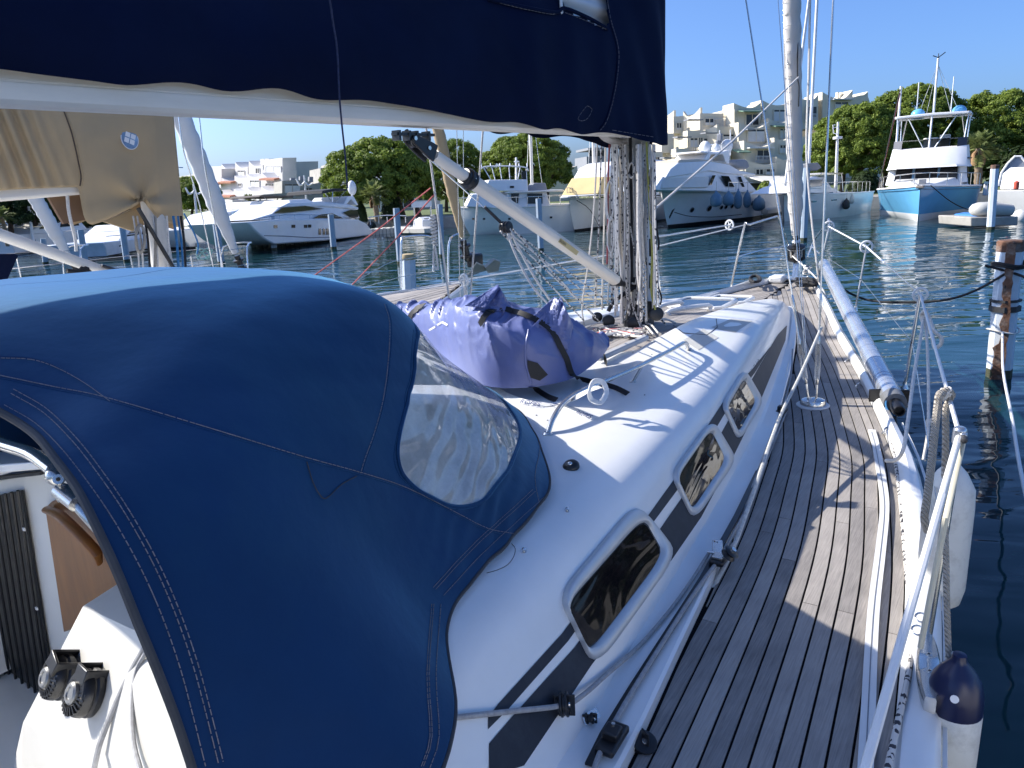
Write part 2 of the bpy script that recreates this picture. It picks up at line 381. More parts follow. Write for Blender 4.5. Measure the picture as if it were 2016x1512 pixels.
wb = MB(); wb.grid(lambda u, v: ((u - .5) * 3000, (v - .5) * 3000, 0), 20, 20); struct(wb, 'water', WAT)

# quay: paving and lawn behind a concrete wall
shore = [(-500, 495), (0, 474), (360, 468), (640, 455), (760, 450), (900, 447), (1100, 432), (1300, 424), (1490, 417), (1700, 411), (1920, 404), (2100, 398), (2500, 385), (3300, 372), (4500, 361)]
sp = [atz(u, v, 0) for u, v in shore]
GZ = .75
q = MB()
far = [p * 1.0 + Vector((p.x, p.y, 0)).normalized() * 1200 for p in sp]
near = [Vector((p.x, p.y, GZ)) for p in sp]
q.loft([[Vector((p.x, p.y, -.5)) for p in sp], near, [p + Vector((p.x, p.y, 0)).normalized() * 1.2 for p in near]], False); struct(q, 'quay_wall', CONC)
q = MB(); q.loft([[p + Vector((p.x, p.y, 0)).normalized() * 1.2 for p in near], [p + Vector((p.x, p.y, 0)).normalized() * 4 for p in near]], False); struct(q, 'quay_pavement', SOIL)
q = MB(); q.loft([[p + Vector((p.x, p.y, 0)).normalized() * 4 for p in near], [p + Vector((p.x, p.y, 0)).normalized() * 1500 for p in near]], False); struct(q, 'ground', GRASS)

def scale_at(p): return (p - CAMP).dot(AX[2]) / F_PX          # metres a pixel spans at a point

# ------------------------------------------------------------ trees
def leaf_cloud(name, cen, size, count, parent, material, nrm_up=.4, seed=0, out=None):
    "cen (n,3) leaf centres in world space -> small bent quads, one mesh"
    rg = np.random.default_rng(seed); N = len(cen)
    nr = rg.normal(size=(N, 3)) * (.55 if out is not None else 1); nr = nr + (out if out is not None else 0); nr[:, 2] = (abs(nr[:, 2]) * (1 - nrm_up) + nrm_up) if out is None else nr[:, 2]; nr /= np.linalg.norm(nr, axis=1)[:, None]
    a = np.cross(nr, rg.normal(size=(N, 3))); a /= np.linalg.norm(a, axis=1)[:, None]; bb = np.cross(nr, a)
    s = (size * rg.uniform(.6, 1.3, N))[:, None]
    v = np.stack([cen - a * s * .5 - bb * s * .3, cen + a * s * .5 - bb * s * .3, cen + a * s * .35 + bb * s * .5, cen - a * s * .35 + bb * s * .5], 1).reshape(-1, 3)
    off = np.array(ROOT.get(parent.name, Vector())); v = v - off
    me = bpy.data.meshes.new(name); me.vertices.add(4 * N); me.loops.add(4 * N); me.polygons.add(N)
    me.vertices.foreach_set('co', v.astype(np.float32).ravel()); me.loops.foreach_set('vertex_index', np.arange(4 * N, dtype=np.int32))
    me.polygons.foreach_set('loop_start', np.arange(0, 4 * N, 4, dtype=np.int32)); me.polygons.foreach_set('loop_total', np.full(N, 4, dtype=np.int32))
    me.materials.append(material); me.update(); me.validate()
    o = bpy.data.objects.new(name, me); COL.objects.link(o); o.parent = parent; return o
def pine(box, d, trunks, label, seed, group='umbrella pines on the quay', material=None, kind='pine_tree', dens_=1.0, lobes=None):
    u0, v0, u1, v1 = box; rg = np.random.default_rng(seed)
    c = atd((u0 + u1) / 2, v1 - (v1 - v0) * .42, d); k = scale_at(c); rx = (u1 - u0) / 2 * k; hz = (v1 - v0) * k
    tb = atd(trunks[0][0], trunks[0][1], d); base = Vector((tb.x, tb.y, GZ))
    root = thing(kind, label, 'tree', base, group)
    e1 = Vector((AX[0].x, AX[0].y, 0)).normalized(); e2 = Vector((-e1.y, e1.x, 0))
    # lobes: the crown is a cluster of domes, each covered in needle tufts
    nl = lobes or 13; L_ = []
    nl = lobes or 46
    for i in range(nl):
        zz = 1 - 1.42 * (i + .5) / nl; a = i * 2.39996 + rg.uniform(-.3, .3); r = math.sqrt(max(0, 1 - zz * zz)) * rg.uniform(.70, .82); s = rg.uniform(.22, .33)
        L_.append((r * math.cos(a), r * math.sin(a), zz * .8 * rg.uniform(.9, 1.02), s))
    L_ += [(0, 0, .1, .62)]
    cs = []
    for (x, y, zz, s) in L_:
        nt_ = int(62 * dens_ * (s / .4) ** 1.6)
        d_ = rg.normal(size=(nt_, 3)); d_ /= np.linalg.norm(d_, axis=1)[:, None]; d_[:, 2] = np.where(d_[:, 2] < -.35, -d_[:, 2], d_[:, 2])
        P = np.array([x, y, zz]) + d_ * np.array([s, s, s * .8]) * rg.uniform(.86, 1.05, nt_)[:, None]
        cs.append(P)
    T = np.concatenate(cs)
    # keep the tufts on the outside of the union of lobes
    keep = np.ones(len(T), bool)
    for (x, y, zz, s) in L_:
        q_ = (T - np.array([x, y, zz])) / np.array([s, s, s * .8]); keep &= (np.linalg.norm(q_, axis=1) > .8)
    T = T[keep]
    lo, hi = T.min(0), T.max(0)
    T = (T - (lo + hi) / 2) / ((hi - lo) / 2)
    E = np.array([list(e1), list(e2), [0, 0, 1]])
    zmid = c.z + hz * .08
    W_ = T * np.array([rx * .95, rx * .85, hz / 2 * .93])
    W_ = np.array([c.x, c.y, c.z + hz * .08]) + W_ @ E
    tuft = max(.25, rx * .078); nleaf = 26 if dens_ < 1 else 78
    g_ = rg.normal(size=(len(W_), nleaf, 3)); g_ /= np.linalg.norm(g_, axis=2)[:, :, None]
    pts = (W_[:, None, :] + g_ * tuft * rg.uniform(.35, 1, (len(W_), nleaf, 1)) ** .6 * np.array([1, 1, .75])).reshape(-1, 3)
    W0 = (W_ - np.array([c.x, c.y, c.z - hz * .1])); W0 /= np.linalg.norm(W0, axis=1)[:, None]
    leaf_cloud('crown', pts, tuft * .34, 0, root, material or PINE, 0, seed, (g_ * .9 + W0[:, None, :] * .35).reshape(-1, 3))
    # trunks and limbs
    for i, (tu, tv, cu_, cv_) in enumerate(trunks):
        p = atd(tu, tv, d); p.z = GZ; q0 = atd(cu_, cv_, d); mb = MB()
        md = p.lerp(q0, .5) + e1 * rg.uniform(-.2, .2)
        r0 = max(.16, rx * .05)
        mb.tube([p, md, q0, q0 + Vector((0, 0, hz * .3))], [r0, r0 * .8, r0 * .7, r0 * .3], 8, 4)
        for j in range(6):
            a = rg.uniform(0, 2 * math.pi); st = md.lerp(q0, rg.uniform(.5, 1)); en = Vector(W_[rg.integers(len(W_))])
            en = st.lerp(en, .85); mb.tube([st, st.lerp(en, .5) + Vector((0, 0, .3)), en], [r0 * .45, r0 * .35, r0 * .15], 6, 3)
        mb.build('trunk', BARK, root)
    return root
pine((628, 272, 868, 402), 60, [(772, 434, 762, 380), (795, 434, 778, 375), (826, 432, 802, 380)], 'large umbrella pine with several dark trunks beside the small palm, left of the boom vang', 1)
pine((806, 276, 968, 396), 68, [(880, 430, 880, 380)], 'umbrella pine seen behind the upper end of the boom vang', 2)
pine((940, 258, 1130, 376), 66, [(1056, 428, 1052, 360), (1070, 428, 1078, 360)], 'umbrella pine above the trawler with the white bimini frame', 3)
pine((1585, 204, 1790, 348), 66, [(1655, 392, 1662, 335), (1668, 392, 1690, 330)], 'umbrella pine nearest the furled forestay, right of the terraced flats', 4, dens_=1.2)
pine((1680, 170, 1905, 330), 70, [(1735, 400, 1740, 320)], 'tall umbrella pine behind the light blue fishing yacht', 5, dens_=1.2)
pine((1850, 180, 2075, 400), 74, [(1975, 398, 1960, 330)], 'dark umbrella pine at the right edge behind the palm', 6, dens_=1.3)
pine((342, 346, 436, 416), 80, [(372, 424, 380, 395)], 'round pine left of the white terraced flats', 7)
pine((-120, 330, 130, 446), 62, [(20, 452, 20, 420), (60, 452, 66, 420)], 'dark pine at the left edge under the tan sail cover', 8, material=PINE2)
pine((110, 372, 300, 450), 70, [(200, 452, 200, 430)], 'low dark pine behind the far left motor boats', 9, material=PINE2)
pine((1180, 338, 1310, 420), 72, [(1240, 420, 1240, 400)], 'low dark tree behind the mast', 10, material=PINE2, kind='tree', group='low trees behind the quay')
for i, bx in enumerate(((2070, 165, 2420, 400), (2390, 140, 2790, 398), (2760, 110, 3330, 395), (3280, 80, 4050, 380))):
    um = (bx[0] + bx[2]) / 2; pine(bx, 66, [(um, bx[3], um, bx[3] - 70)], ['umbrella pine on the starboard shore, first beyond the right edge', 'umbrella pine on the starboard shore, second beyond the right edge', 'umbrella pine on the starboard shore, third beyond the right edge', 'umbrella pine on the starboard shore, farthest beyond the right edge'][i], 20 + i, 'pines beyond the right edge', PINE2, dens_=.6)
def bush(box, d, label, seed, material=PINE2):
    u0, v0, u1, v1 = box; rg = np.random.default_rng(seed); c = atd((u0 + u1) / 2, v1, d); k = scale_at(c); rx = (u1 - u0) / 2 * k; hz = (v1 - v0) * k
    root = thing('shrub', label, 'shrub', (c.x, c.y, GZ), 'shrubs on the quay')
    N = 1500; g_ = rg.normal(size=(N, 3)); g_ /= np.linalg.norm(g_, axis=1)[:, None]; g_[:, 2] = abs(g_[:, 2])
    P = np.array([c.x, c.y, GZ]) + g_ * np.array([rx, rx * .8, hz]) * rg.uniform(.75, 1.05, (N, 1))
    leaf_cloud('foliage', P, max(.16, rx * .14), 0, root, material, .3, seed)
    mb = MB(); mb.tube([(c.x, c.y, GZ - .1), (c.x, c.y, GZ + hz * .6)], [.06, .03], 6); mb.build('stem', BARK, root)
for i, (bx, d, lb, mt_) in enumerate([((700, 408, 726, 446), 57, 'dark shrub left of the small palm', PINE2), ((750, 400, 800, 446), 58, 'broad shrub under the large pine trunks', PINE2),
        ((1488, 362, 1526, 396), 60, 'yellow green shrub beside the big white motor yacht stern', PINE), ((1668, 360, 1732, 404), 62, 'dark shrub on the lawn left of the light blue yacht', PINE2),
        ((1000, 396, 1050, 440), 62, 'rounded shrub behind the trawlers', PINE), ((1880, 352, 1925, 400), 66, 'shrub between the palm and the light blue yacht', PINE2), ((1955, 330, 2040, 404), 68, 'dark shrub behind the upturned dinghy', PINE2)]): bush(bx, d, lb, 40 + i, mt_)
def palm(base, crown, rpx, d, label, seed, dead=True):
    rg = random.Random(seed); p = atd(*base, d); p.z = GZ; c = atd(*crown, d); k = scale_at(c); r = rpx * k
    root = thing('palm_tree', label, 'palm', p, 'palms on the quay')
    mb = MB(); tr = r * .16; prof = []; H = (c - p).length
    for i in range(13): prof.append(p.lerp(c, i / 12))
    mb.tube(prof, [tr * (1.1 if i % 2 else .92) for i in range(13)], 10); mb.build('trunk', PALMB, root)
    mb = MB()
    for i in range(46):
        a = rg.uniform(0, 6.283); el = rg.uniform(-.55, 1.35); ln = r * rg.uniform(.75, 1.05)
        dirv = Vector((math.cos(a) * math.cos(el), math.sin(a) * math.cos(el), math.sin(el))); sag = rg.uniform(.15, .4)
        P = [c + dirv * ln * t - Vector((0, 0, sag * ln * t * t)) for t in (0, .25, .5, .75, 1)]
        mb.tube(P, [r * .03, r * .026, r * .02, r * .014, r * .006], 4)
        side = dirv.cross(Vector((0, 0, 1)))
        if side.length < .1: side = Vector((1, 0, 0))
        side.normalize(); upv = side.cross(dirv)
        for j in range(15):                                     # fan leaf: blades spread from the outer half of the stalk
            t = .45 + .52 * j / 14; q0 = c + dirv * ln * t - Vector((0, 0, sag * ln * t * t))
            for sg in (-1, 1):
                tip = q0 + (side * sg * .8 + dirv * .75 + upv * rg.uniform(-.1, .25)).normalized() * ln * .34 * (1.15 - .5 * abs(t - .6))
                w_ = dirv * ln * .05
                mb.add([q0 - w_, q0 + w_, tip], [(0, 1, 2)])
    mb.build('fronds', PALMG, root)
    mb = MB()
    for i in range(26 if dead else 8):
        a = rg.uniform(0, 6.283); st = c - Vector((0, 0, r * rg.uniform(.05, .3)))
        o = Vector((math.cos(a), math.sin(a), 0)) * tr * 1.0
        mb.ribbon([st, st + o * 1.6 - Vector((0, 0, r * .15)), st + o * 1.7 - Vector((0, 0, r * .5))], r * .12, r * .02, o, 3)
    mb.build('dry_skirt', PALMD, root)
palm((744, 440), (736, 384), 33, 55, 'small palm in front of the large umbrella pine', 3)
palm((490, 402), (490, 396), 16, 78, 'tiny palm in front of the white terraced flats', 4, False)
palm((1924, 384), (1928, 292), 44, 58, 'palm with a brown skirt right of the light blue fishing yacht', 5)
palm((1428, 336), (1428, 322), 14, 90, 'small palm in front of the cream terraced flats', 6, False)
palm((4, 436), (4, 425), 22, 56, 'palm at the far left edge', 8, False)

# ------------------------------------------------------------ buildings: stepped terraces with wave shaped walls
def plane_pt(u, v, o, nrm): d = ray(u, v); return CAMP + d * ((o - CAMP).dot(nrm) / d.dot(nrm))
def rotz(v, a): return Matrix.Rotation(a, 3, 'Z') @ v
class Bld:
    def __init__(s, name, label, ref, d, zx, zy, z0, wallm):
        s.zx, s.zy, s.z0 = zx, zy, z0
        o = atd(*ref, d); o.z = GZ; s.o = o; s.root = thing(name, label, 'building', o)
        s.b = Vector((-o.x, -o.y, 0)).normalized(); s.m = wallm
    def px(s, x, y): return (x / s.z0 + s.zx, y / s.z0 + s.zy)
    def P(s, x, y, n_, w): return plane_pt(*s.px(x, y), s.o + n_ * w, n_)
    def block(s, poly, n_, w, dep, name='wall', m=None, wave=True):
        mb = MB(); mb.prism([s.P(x, y, n_, w) for x, y in poly], -n_ * dep); return mb.build(name, m or s.m, s.root, ang=25)
    def win(s, x0, y0, x1, y1, n_, w, shut=.0, frame_=True, dep=.25):
        "recess: dark opening with a frame; a white roller shutter comes down over the lower share"
        f = s.block([(x0, y0), (x1, y0), (x1, y1), (x0, y1)], n_, w + .03, .25, 'window', DWIN)
        mb = MB()
        if shut:
            yy = lerp(y1, y0, shut); mb.prism([s.P(x, y, n_, w + .07) for x, y in ((x0, yy), (x1, yy), (x1, y1), (x0, y1))], -n_ * .05); mb.build('shutter', SHUT, f)
        mb = MB(); C4 = [s.P(x, y, n_, w + .08) for x, y in ((x0, y0), (x1, y0), (x1, y1), (x0, y1))]
        for i in range(4): mb.beam(C4[i], C4[(i + 1) % 4], .1, .1, n_)
        a, c = C4[0].lerp(C4[1], .5), C4[3].lerp(C4[2], .5); mb.beam(a, c, .08, .06, n_); mb.build('frame', s.m, f)
    def slab(s, x0, x1, y, n_, w, out, name='awning', m=None, drop=4, th=.12):
        a, c = s.P(x0, y, n_, w), s.P(x1, y, n_, w); k = scale_at(a) / s.z0
        mb = MB(); mb.prism([a, c, c + n_ * out - Vector((0, 0, drop * k)), a + n_ * out - Vector((0, 0, drop * k))], (0, 0, th)); return mb.build(name, m or AWNG, s.root)
    def rail(s, x0, x1, y0, y1, n_, w, nb=9):
        mb = MB()
        for i in range(nb): t = i / (nb - 1); mb.beam(s.P(lerp(x0, x1, t), y0, n_, w), s.P(lerp(x0, x1, t), y1, n_, w), .05, .05, n_)
        mb.beam(s.P(x0, y0, n_, w), s.P(x1, y0, n_, w), .07, .07, n_); mb.build('railing', SHUT, s.root)
def wavetop(x0, x1, yl, ym, yr, tm=.5, nn=10):
    "wave shaped top edge of a wall, left to right"
    out = []
    for i in range(nn + 1):
        t = i / nn
        if t < tm: y = lerp(yl, ym, math.sin(t / tm * math.pi / 2))
        else: y = lerp(ym, yr, 1 - math.cos((t - tm) / (1 - tm) * math.pi / 2))
        out.append((lerp(x0, x1, t), y))
    return out
B = Bld('terraced_apartment_building', 'cream terraced apartment building with wave topped balcony walls, behind the motor yachts on the right', (1430, 366), 98, 1250, 130, 4.032, CREAM)
nr = rotz(B.b, R(24)); nl = rotz(B.b, R(-38))
# long body behind, stepping up to the right
B.block([(60, 980), (60, 520), (180, 420), (310, 405), (520, 375), (700, 380), (790, 330), (1000, 320), (1200, 310), (1450, 290), (1500, 270), (1720, 270), (1850, 240), (1960, 600), (1960, 980)], nr, -9, 9)
B.block([(300, 980), (300, 700), (560, 620), (820, 620), (860, 600), (1220, 600), (1220, 980)], nr, -3, 6)
# left wing: lit fins in the sun, shaded facades between them
fins = [(150, 310, 372, 412, 352, 545), (383, 520, 360, 402, 328, 530), (96, 216, 545, 560, 512, 690), (303, 420, 560, 545, 488, 668), (512, 652, 545, 505, 462, 660), (40, 125, 700, 690, 662, 800), (215, 330, 705, 700, 642, 820), (418, 548, 700, 690, 622, 770), (-60, 30, 560, 560, 520, 700)]
for i, (x0, x1, yl, ym, yr, yb) in enumerate(fins):
    row = 0 if yb < 560 else 1 if yb < 700 else 2
    B.block([(x0, yb)] + wavetop(x0, x1, yl, ym, yr, .3) + [(x1, yb)], nl, 1.0 + row * 3 - (x0 - 300) * .004, .35, 'balcony_wall')
for x0, x1, y0, y1, w_ in [(306, 386, 400, 535, -1), (516, 702, 376, 530, -1), (212, 308, 535, 690, 2), (418, 660, 512, 690, 1), (648, 826, 480, 680, 1), (326, 422, 655, 800, 4), (120, 220, 680, 830, 4), (545, 760, 640, 800, 3.5), (330, 560, 790, 980, 5), (60, 330, 800, 980, 6)]:
    B.block([(x0, y0), (x1, y0), (x1, y1), (x0, y1)], nr, w_, 3.0)
for a in [(555, 415, 632, 470, -1, .4), (438, 570, 500, 640, 1, .75), (506, 566, 540, 650, 1, .3), (545, 572, 618, 640, 1, 0), (698, 540, 812, 632, 1, .8), (344, 720, 404, 770, 4, .6), (585, 690, 660, 760, 3.5, .5), (330, 450, 372, 508, -1, .3), (150, 720, 200, 800, 4, .5)]:
    B.win(a[0], a[1], a[2], a[3], nr, a[4] + .02, a[5])
for x0, x1, y, w_ in [(385, 500, 436, 0), (520, 612, 540, 2.4), (300, 410, 572, 2.6), (195, 312, 735, 5), (420, 530, 700, 5.0)]: B.slab(x0, x1, y, nr, w_, 1.6, 'awning', GREY, 3)
B.rail(625, 735, 420, 480, nr, -.8, 12); B.rail(430, 560, 640, 668, nr, 1.6, 10)
# right wing: facades in soft light, sunlit flanks, curling parapets
cells = [(785, 1000, 294, 332, 288, 500, 0), (1010, 1205, 270, 312, 300, 480, -.6), (1200, 1325, 300, 300, 296, 500, -1.5), (1320, 1455, 262, 268, 225, 500, -2.2), (1488, 1728, 206, 262, 190, 470, -2.6), (1722, 1850, 258, 232, 202, 470, -3.2),
         (822, 1066, 446, 492, 440, 640, 2.4), (1060, 1225, 414, 452, 430, 620, 2), (866, 1112, 592, 640, 600, 790, 4.8), (1106, 1228, 568, 590, 570, 760, 4.4), (880, 1130, 742, 782, 770, 980, 7), (1122, 1230, 720, 745, 740, 980, 6.6)]
for x0, x1, yl, ym, yr, yb, w_ in cells:
    B.block([(x0, yb)] + wavetop(x0, x1, yl, ym, yr, .62) + [(x1, yb)], nr, w_, 3.2, 'wall')
for a in [(880, 380, 985, 470, 0, .0), (1102, 345, 1196, 440, -.6, .82), (1358, 320, 1445, 415, -2.2, .1), (1588, 284, 1694, 345, -2.6, .7), (895, 500, 1032, 602, 2.4, .82), (1150, 495, 1210, 575, 2, .8), (968, 665, 1072, 745, 4.8, .0), (1150, 625, 1200, 690, 4.4, .6), (960, 818, 1020, 862, 7, 0), (1040, 815, 1112, 862, 7, .5)]:
    B.win(a[0], a[1], a[2], a[3], nr, a[4] + .02, a[5])
B.slab(815, 990, 360, nr, 0, 1.6, 'awning', AWNG, 14); B.slab(1075, 1205, 478, nr, 2, 1.4, 'awning', AWNG, 12); B.slab(885, 1080, 655, nr, 4.8, .9, 'awning', SHUT, 2); B.slab(765, 862, 668, nr, 4, 2.0, 'awning', AWNG, 26); B.slab(1552, 1716, 272, nr, -2.6, .8, 'awning', SHUT, 0); B.slab(850, 905, 512, nr, 2.5, 1.5, 'awning', GREY, 2)
for x0, x1, y0, y1, w_ in [(720, 790, 345, 470, -.5), (693, 722, 345, 410, -1)]: B.block([(x0, y0), (x1, y0), (x1, y1), (x0, y1)], nl, w_, 1.2)
B.rail(960, 1075, 715, 768, nr, 5.2, 12); B.rail(1340, 1450, 380, 440, nr, -1.9, 12)
for x in (1390, 1402, 1416, 1440, 1610, 1640): B.block([(x, 215 + (25 if x < 1500 else -8)), (x + 9, 215 + (25 if x < 1500 else -8)), (x + 9, 285), (x, 285)], nr, -4, .5, 'chimney')
for y in range(500, 610, 14): B.slab(1035, 1064, y, nr, 2.5, .25, 'stair_tread', CREAM, 0, .1)
# restaurant roof and the ground floor beyond, under the pines
B.slab(880, 1240, 880, nr, 8, 7, 'restaurant_roof', VINYL, 70); B.block([(900, 985), (900, 930), (1220, 930), (1220, 985)], nr, 10, 1.5, 'restaurant_wall', DWIN)
for x0, x1, y0, y1, w_ in [(1230, 1480, 560, 980, 3), (1480, 1655, 700, 980, 3), (1640, 1815, 740, 980, 5), (1800, 1960, 740, 980, 5)]: B.block([(x0, y0), (x1, y0), (x1, y1), (x0, y1)], nr, w_, 2.5)
for a in [(1655, 772, 1795, 882, 5.0, 1), (1818, 766, 1945, 882, 5.0, 1), (1500, 690, 1580, 760, 3, .2), (1260, 640, 1330, 720, 3, .6)]: B.win(a[0], a[1], a[2], a[3], nr, a[4] + .03, a[5])
B.rail(1675, 1770, 845, 890, nr, 6, 14); B.rail(1860, 1940, 835, 885, nr, 6, 10)
# white terraced flats on the left
B2 = Bld('terraced_apartment_building', 'white terraced flats with stepped wave balconies and red tiled ledges, far left', (560, 420), 128, 350, 200, 3.36, BWHITE)
n2 = rotz(B2.b, R(-64)); n3 = rotz(B2.b, R(30))
B2.block([(-20, 720), (-20, 500), (110, 480), (190, 430), (290, 430), (380, 425), (470, 415), (570, 430), (690, 400), (690, 720)], n2, -6, 7)
B2.block([(688, 720), (688, 372), (705, 400), (755, 425), (765, 520), (775, 720)], n3, .2, 6, 'side_wall')
rows = [(0, [(290, 372, 412, 452, 440, 540), (380, 462, 400, 440, 430, 520), (470, 562, 392, 432, 420, 505), (570, 692, 425, 412, 372, 500)]),
        (2.2, [(215, 290, 440, 450, 445, 545), (285, 378, 498, 532, 520, 620), (375, 462, 490, 515, 505, 590), (462, 556, 480, 508, 498, 585), (556, 692, 470, 522, 460, 600)]),
        (4.4, [(270, 370, 585, 612, 600, 690), (370, 462, 577, 602, 592, 690), (458, 552, 568, 600, 585, 680), (550, 700, 560, 600, 575, 690)]), (6.6, [(275, 362, 650, 655, 650, 730), (360, 450, 668, 690, 680, 730)])]
for w_, cs in rows:
    for x0, x1, yl, ym, yr, yb in cs:
        B2.block([(x0, yb)] + wavetop(x0, x1, yl, ym, yr, .6) + [(x1, yb)], n2, w_, 2.4)
for x0, x1, y, w_ in [(300, 384, 534, 2.3), (572, 672, 514, 2.3), (236, 302, 544, 2.3), (290, 380, 626, 4.5)]: B2.slab(x0, x1, y, n2, w_, .9, 'tiled_ledge', TILE, 6, .25)
for a in [(515, 440, 540, 476, 0, 0), (582, 428, 682, 490, 0, .95), (580, 540, 660, 580, 2.2, .6), (400, 540, 420, 560, 2.2, 0), (478, 520, 540, 560, 2.2, .7), (310, 470, 350, 505, 0, .8), (395, 455, 440, 500, 0, .8), (480, 625, 540, 660, 4.4, .6)]: B2.win(a[0], a[1], a[2], a[3], n2, a[4] + .02, a[5])
for x, y in ((300, 412), (388, 402), (545, 380), (575, 378), (500, 395)): B2.block([(x, y), (x + 26, y), (x + 26, y + 40), (x, y + 40)], n2, -1.5, 1, 'chimney')
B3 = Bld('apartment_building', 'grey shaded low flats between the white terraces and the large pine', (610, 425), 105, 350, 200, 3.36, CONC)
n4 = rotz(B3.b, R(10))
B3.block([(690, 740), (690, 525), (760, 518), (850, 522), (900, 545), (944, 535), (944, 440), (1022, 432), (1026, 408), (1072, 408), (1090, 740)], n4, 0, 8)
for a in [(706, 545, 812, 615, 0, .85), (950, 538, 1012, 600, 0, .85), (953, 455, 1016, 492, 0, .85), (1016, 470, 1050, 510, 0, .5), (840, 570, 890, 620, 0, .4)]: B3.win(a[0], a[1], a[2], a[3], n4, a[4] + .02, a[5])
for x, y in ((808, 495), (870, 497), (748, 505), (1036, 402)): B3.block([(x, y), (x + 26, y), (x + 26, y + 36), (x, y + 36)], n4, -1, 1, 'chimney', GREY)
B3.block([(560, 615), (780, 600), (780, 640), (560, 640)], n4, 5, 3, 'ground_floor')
B4 = Bld('low_building', 'low white building half hidden behind the large pine trunks', (830, 430), 80, 750, 220, 3.287, BWHITE)
n5 = rotz(B4.b, R(-10))
B4.block([(-30, 720), (-30, 520), (330, 500), (330, 720)], n5, 0, 6); B4.win(90, 545, 200, 620, n5, .02, .0); B4.win(240, 540, 310, 620, n5, .02, .6)
B5 = Bld('modern_building', 'dark glazed rooftop pavilion between the mast ropes and the pine', (1165, 330), 92, 1150, 250, 7.56, GREY)
n6 = rotz(B5.b, R(15))
B5.block([(40, 900), (40, 440), (300, 440), (300, 900)], n6, -.5, 6); B5.block([(60, 345), (60, 310), (330, 300), (330, 335)], n6, .5, 6, 'roof'); B5.win(70, 345, 300, 440, n6, -1.0, 0)
B6 = Bld('low_building', 'cream low building with a sloping roof behind the yellow covered trawler', (1130, 370), 84, 750, 220, 3.287, CREAM)
B6.block([(1020, 640), (1030, 450), (1160, 380), (1270, 350), (1290, 640)], rotz(B6.b, R(12)), 0, 6); B6.win(1170, 400, 1220, 440, rotz(B6.b, R(12)), .02, .3)
# ============================================================ THE YACHT WE STAND ON  (+Y bow, +X starboard)
XC = -2.55
YA = thing('sailing_yacht', 'white sailing yacht in the foreground with grey teak side deck and three framed cabin windows', 'sailing yacht', (XC, 4, 0))
EDGE = [(-2.5, -.12), (0, -.04), (1, -.07), (2.0, -.14), (3.1, -.23), (3.87, -.34), (4.6, -.47), (6.24, -.93), (7.66, -1.38), (10.0, -2.07), (10.9, -2.40)]
FOOT = [(-1.5, -.75), (1.0, -.765), (1.63, -.79), (2.17, -.85), (2.87, -.93), (4.11, -1.09), (5.34, -1.29), (6.95, -1.59), (8.4, -1.93), (9.0, -2.12)]
DECKZ = [(-2, 1.13), (4.5, 1.13), (6.2, 1.16), (8, 1.2), (10, 1.25), (11, 1.28)]
def xe(y): return tab(EDGE, y)
def xf(y): return tab(FOOT, y)
def zd(y): return tab(DECKZ, y)
def port(p): return Vector((2 * XC - p.x, p.y, p.z))
def both(mb):
    "mirror the builder's mesh to port"
    o = len(mb.v); k = len(mb.f); mb.v += [port(p) for p in mb.v]
    for i in range(k): mb.f.append([o + j for j in mb.f[i]][::-1]); mb.mi.append(mb.mi[i])
    return mb
ys = [-2.5 + i * .27 for i in range(50)]; ys = [y for y in ys if y < 10.85] + [10.9]
# hull with a rounded gunwale
q = MB(); rings = []
for y in ys:
    x = xe(y); z = zd(y); w = .125 * min(1, max(.35, (11 - y) / 3 + .3)) * lerp(1, .66, min(1, max(0, (y - 3.4) / 2))); s = min(1, (11.0 - y) / 5)
    rings.append([Vector((x + dx, y, z + dz)) for dx, dz in ((0, -.02), (0, .035), (.02, .062), (w * .45, .072), (w * .8, .06), (w * .97, .035), (w, 0), (w - .005, -.05))] +
                 [Vector((x + w - .02 - .1 * (1 - s), y, z - .5)), Vector((lerp(XC, x + w, .86 * s + .05), y, .1)), Vector((lerp(XC, x, .55 * s), y, -.35)), Vector((XC, y, -.45))])
q.loft(rings, False); both(q)
q.prism([Vector(p) for p in rings[0]] + [port(p) for p in rings[0][::-1]], (0, -.02, 0))
HULL = q.build('hull', GEL, YA, ang=35)
q = MB(); q.box((XC, 10.93, 1.27), (.34, .26, .09)); q.build('bow_fitting', STEEL, YA, bevel=.015)
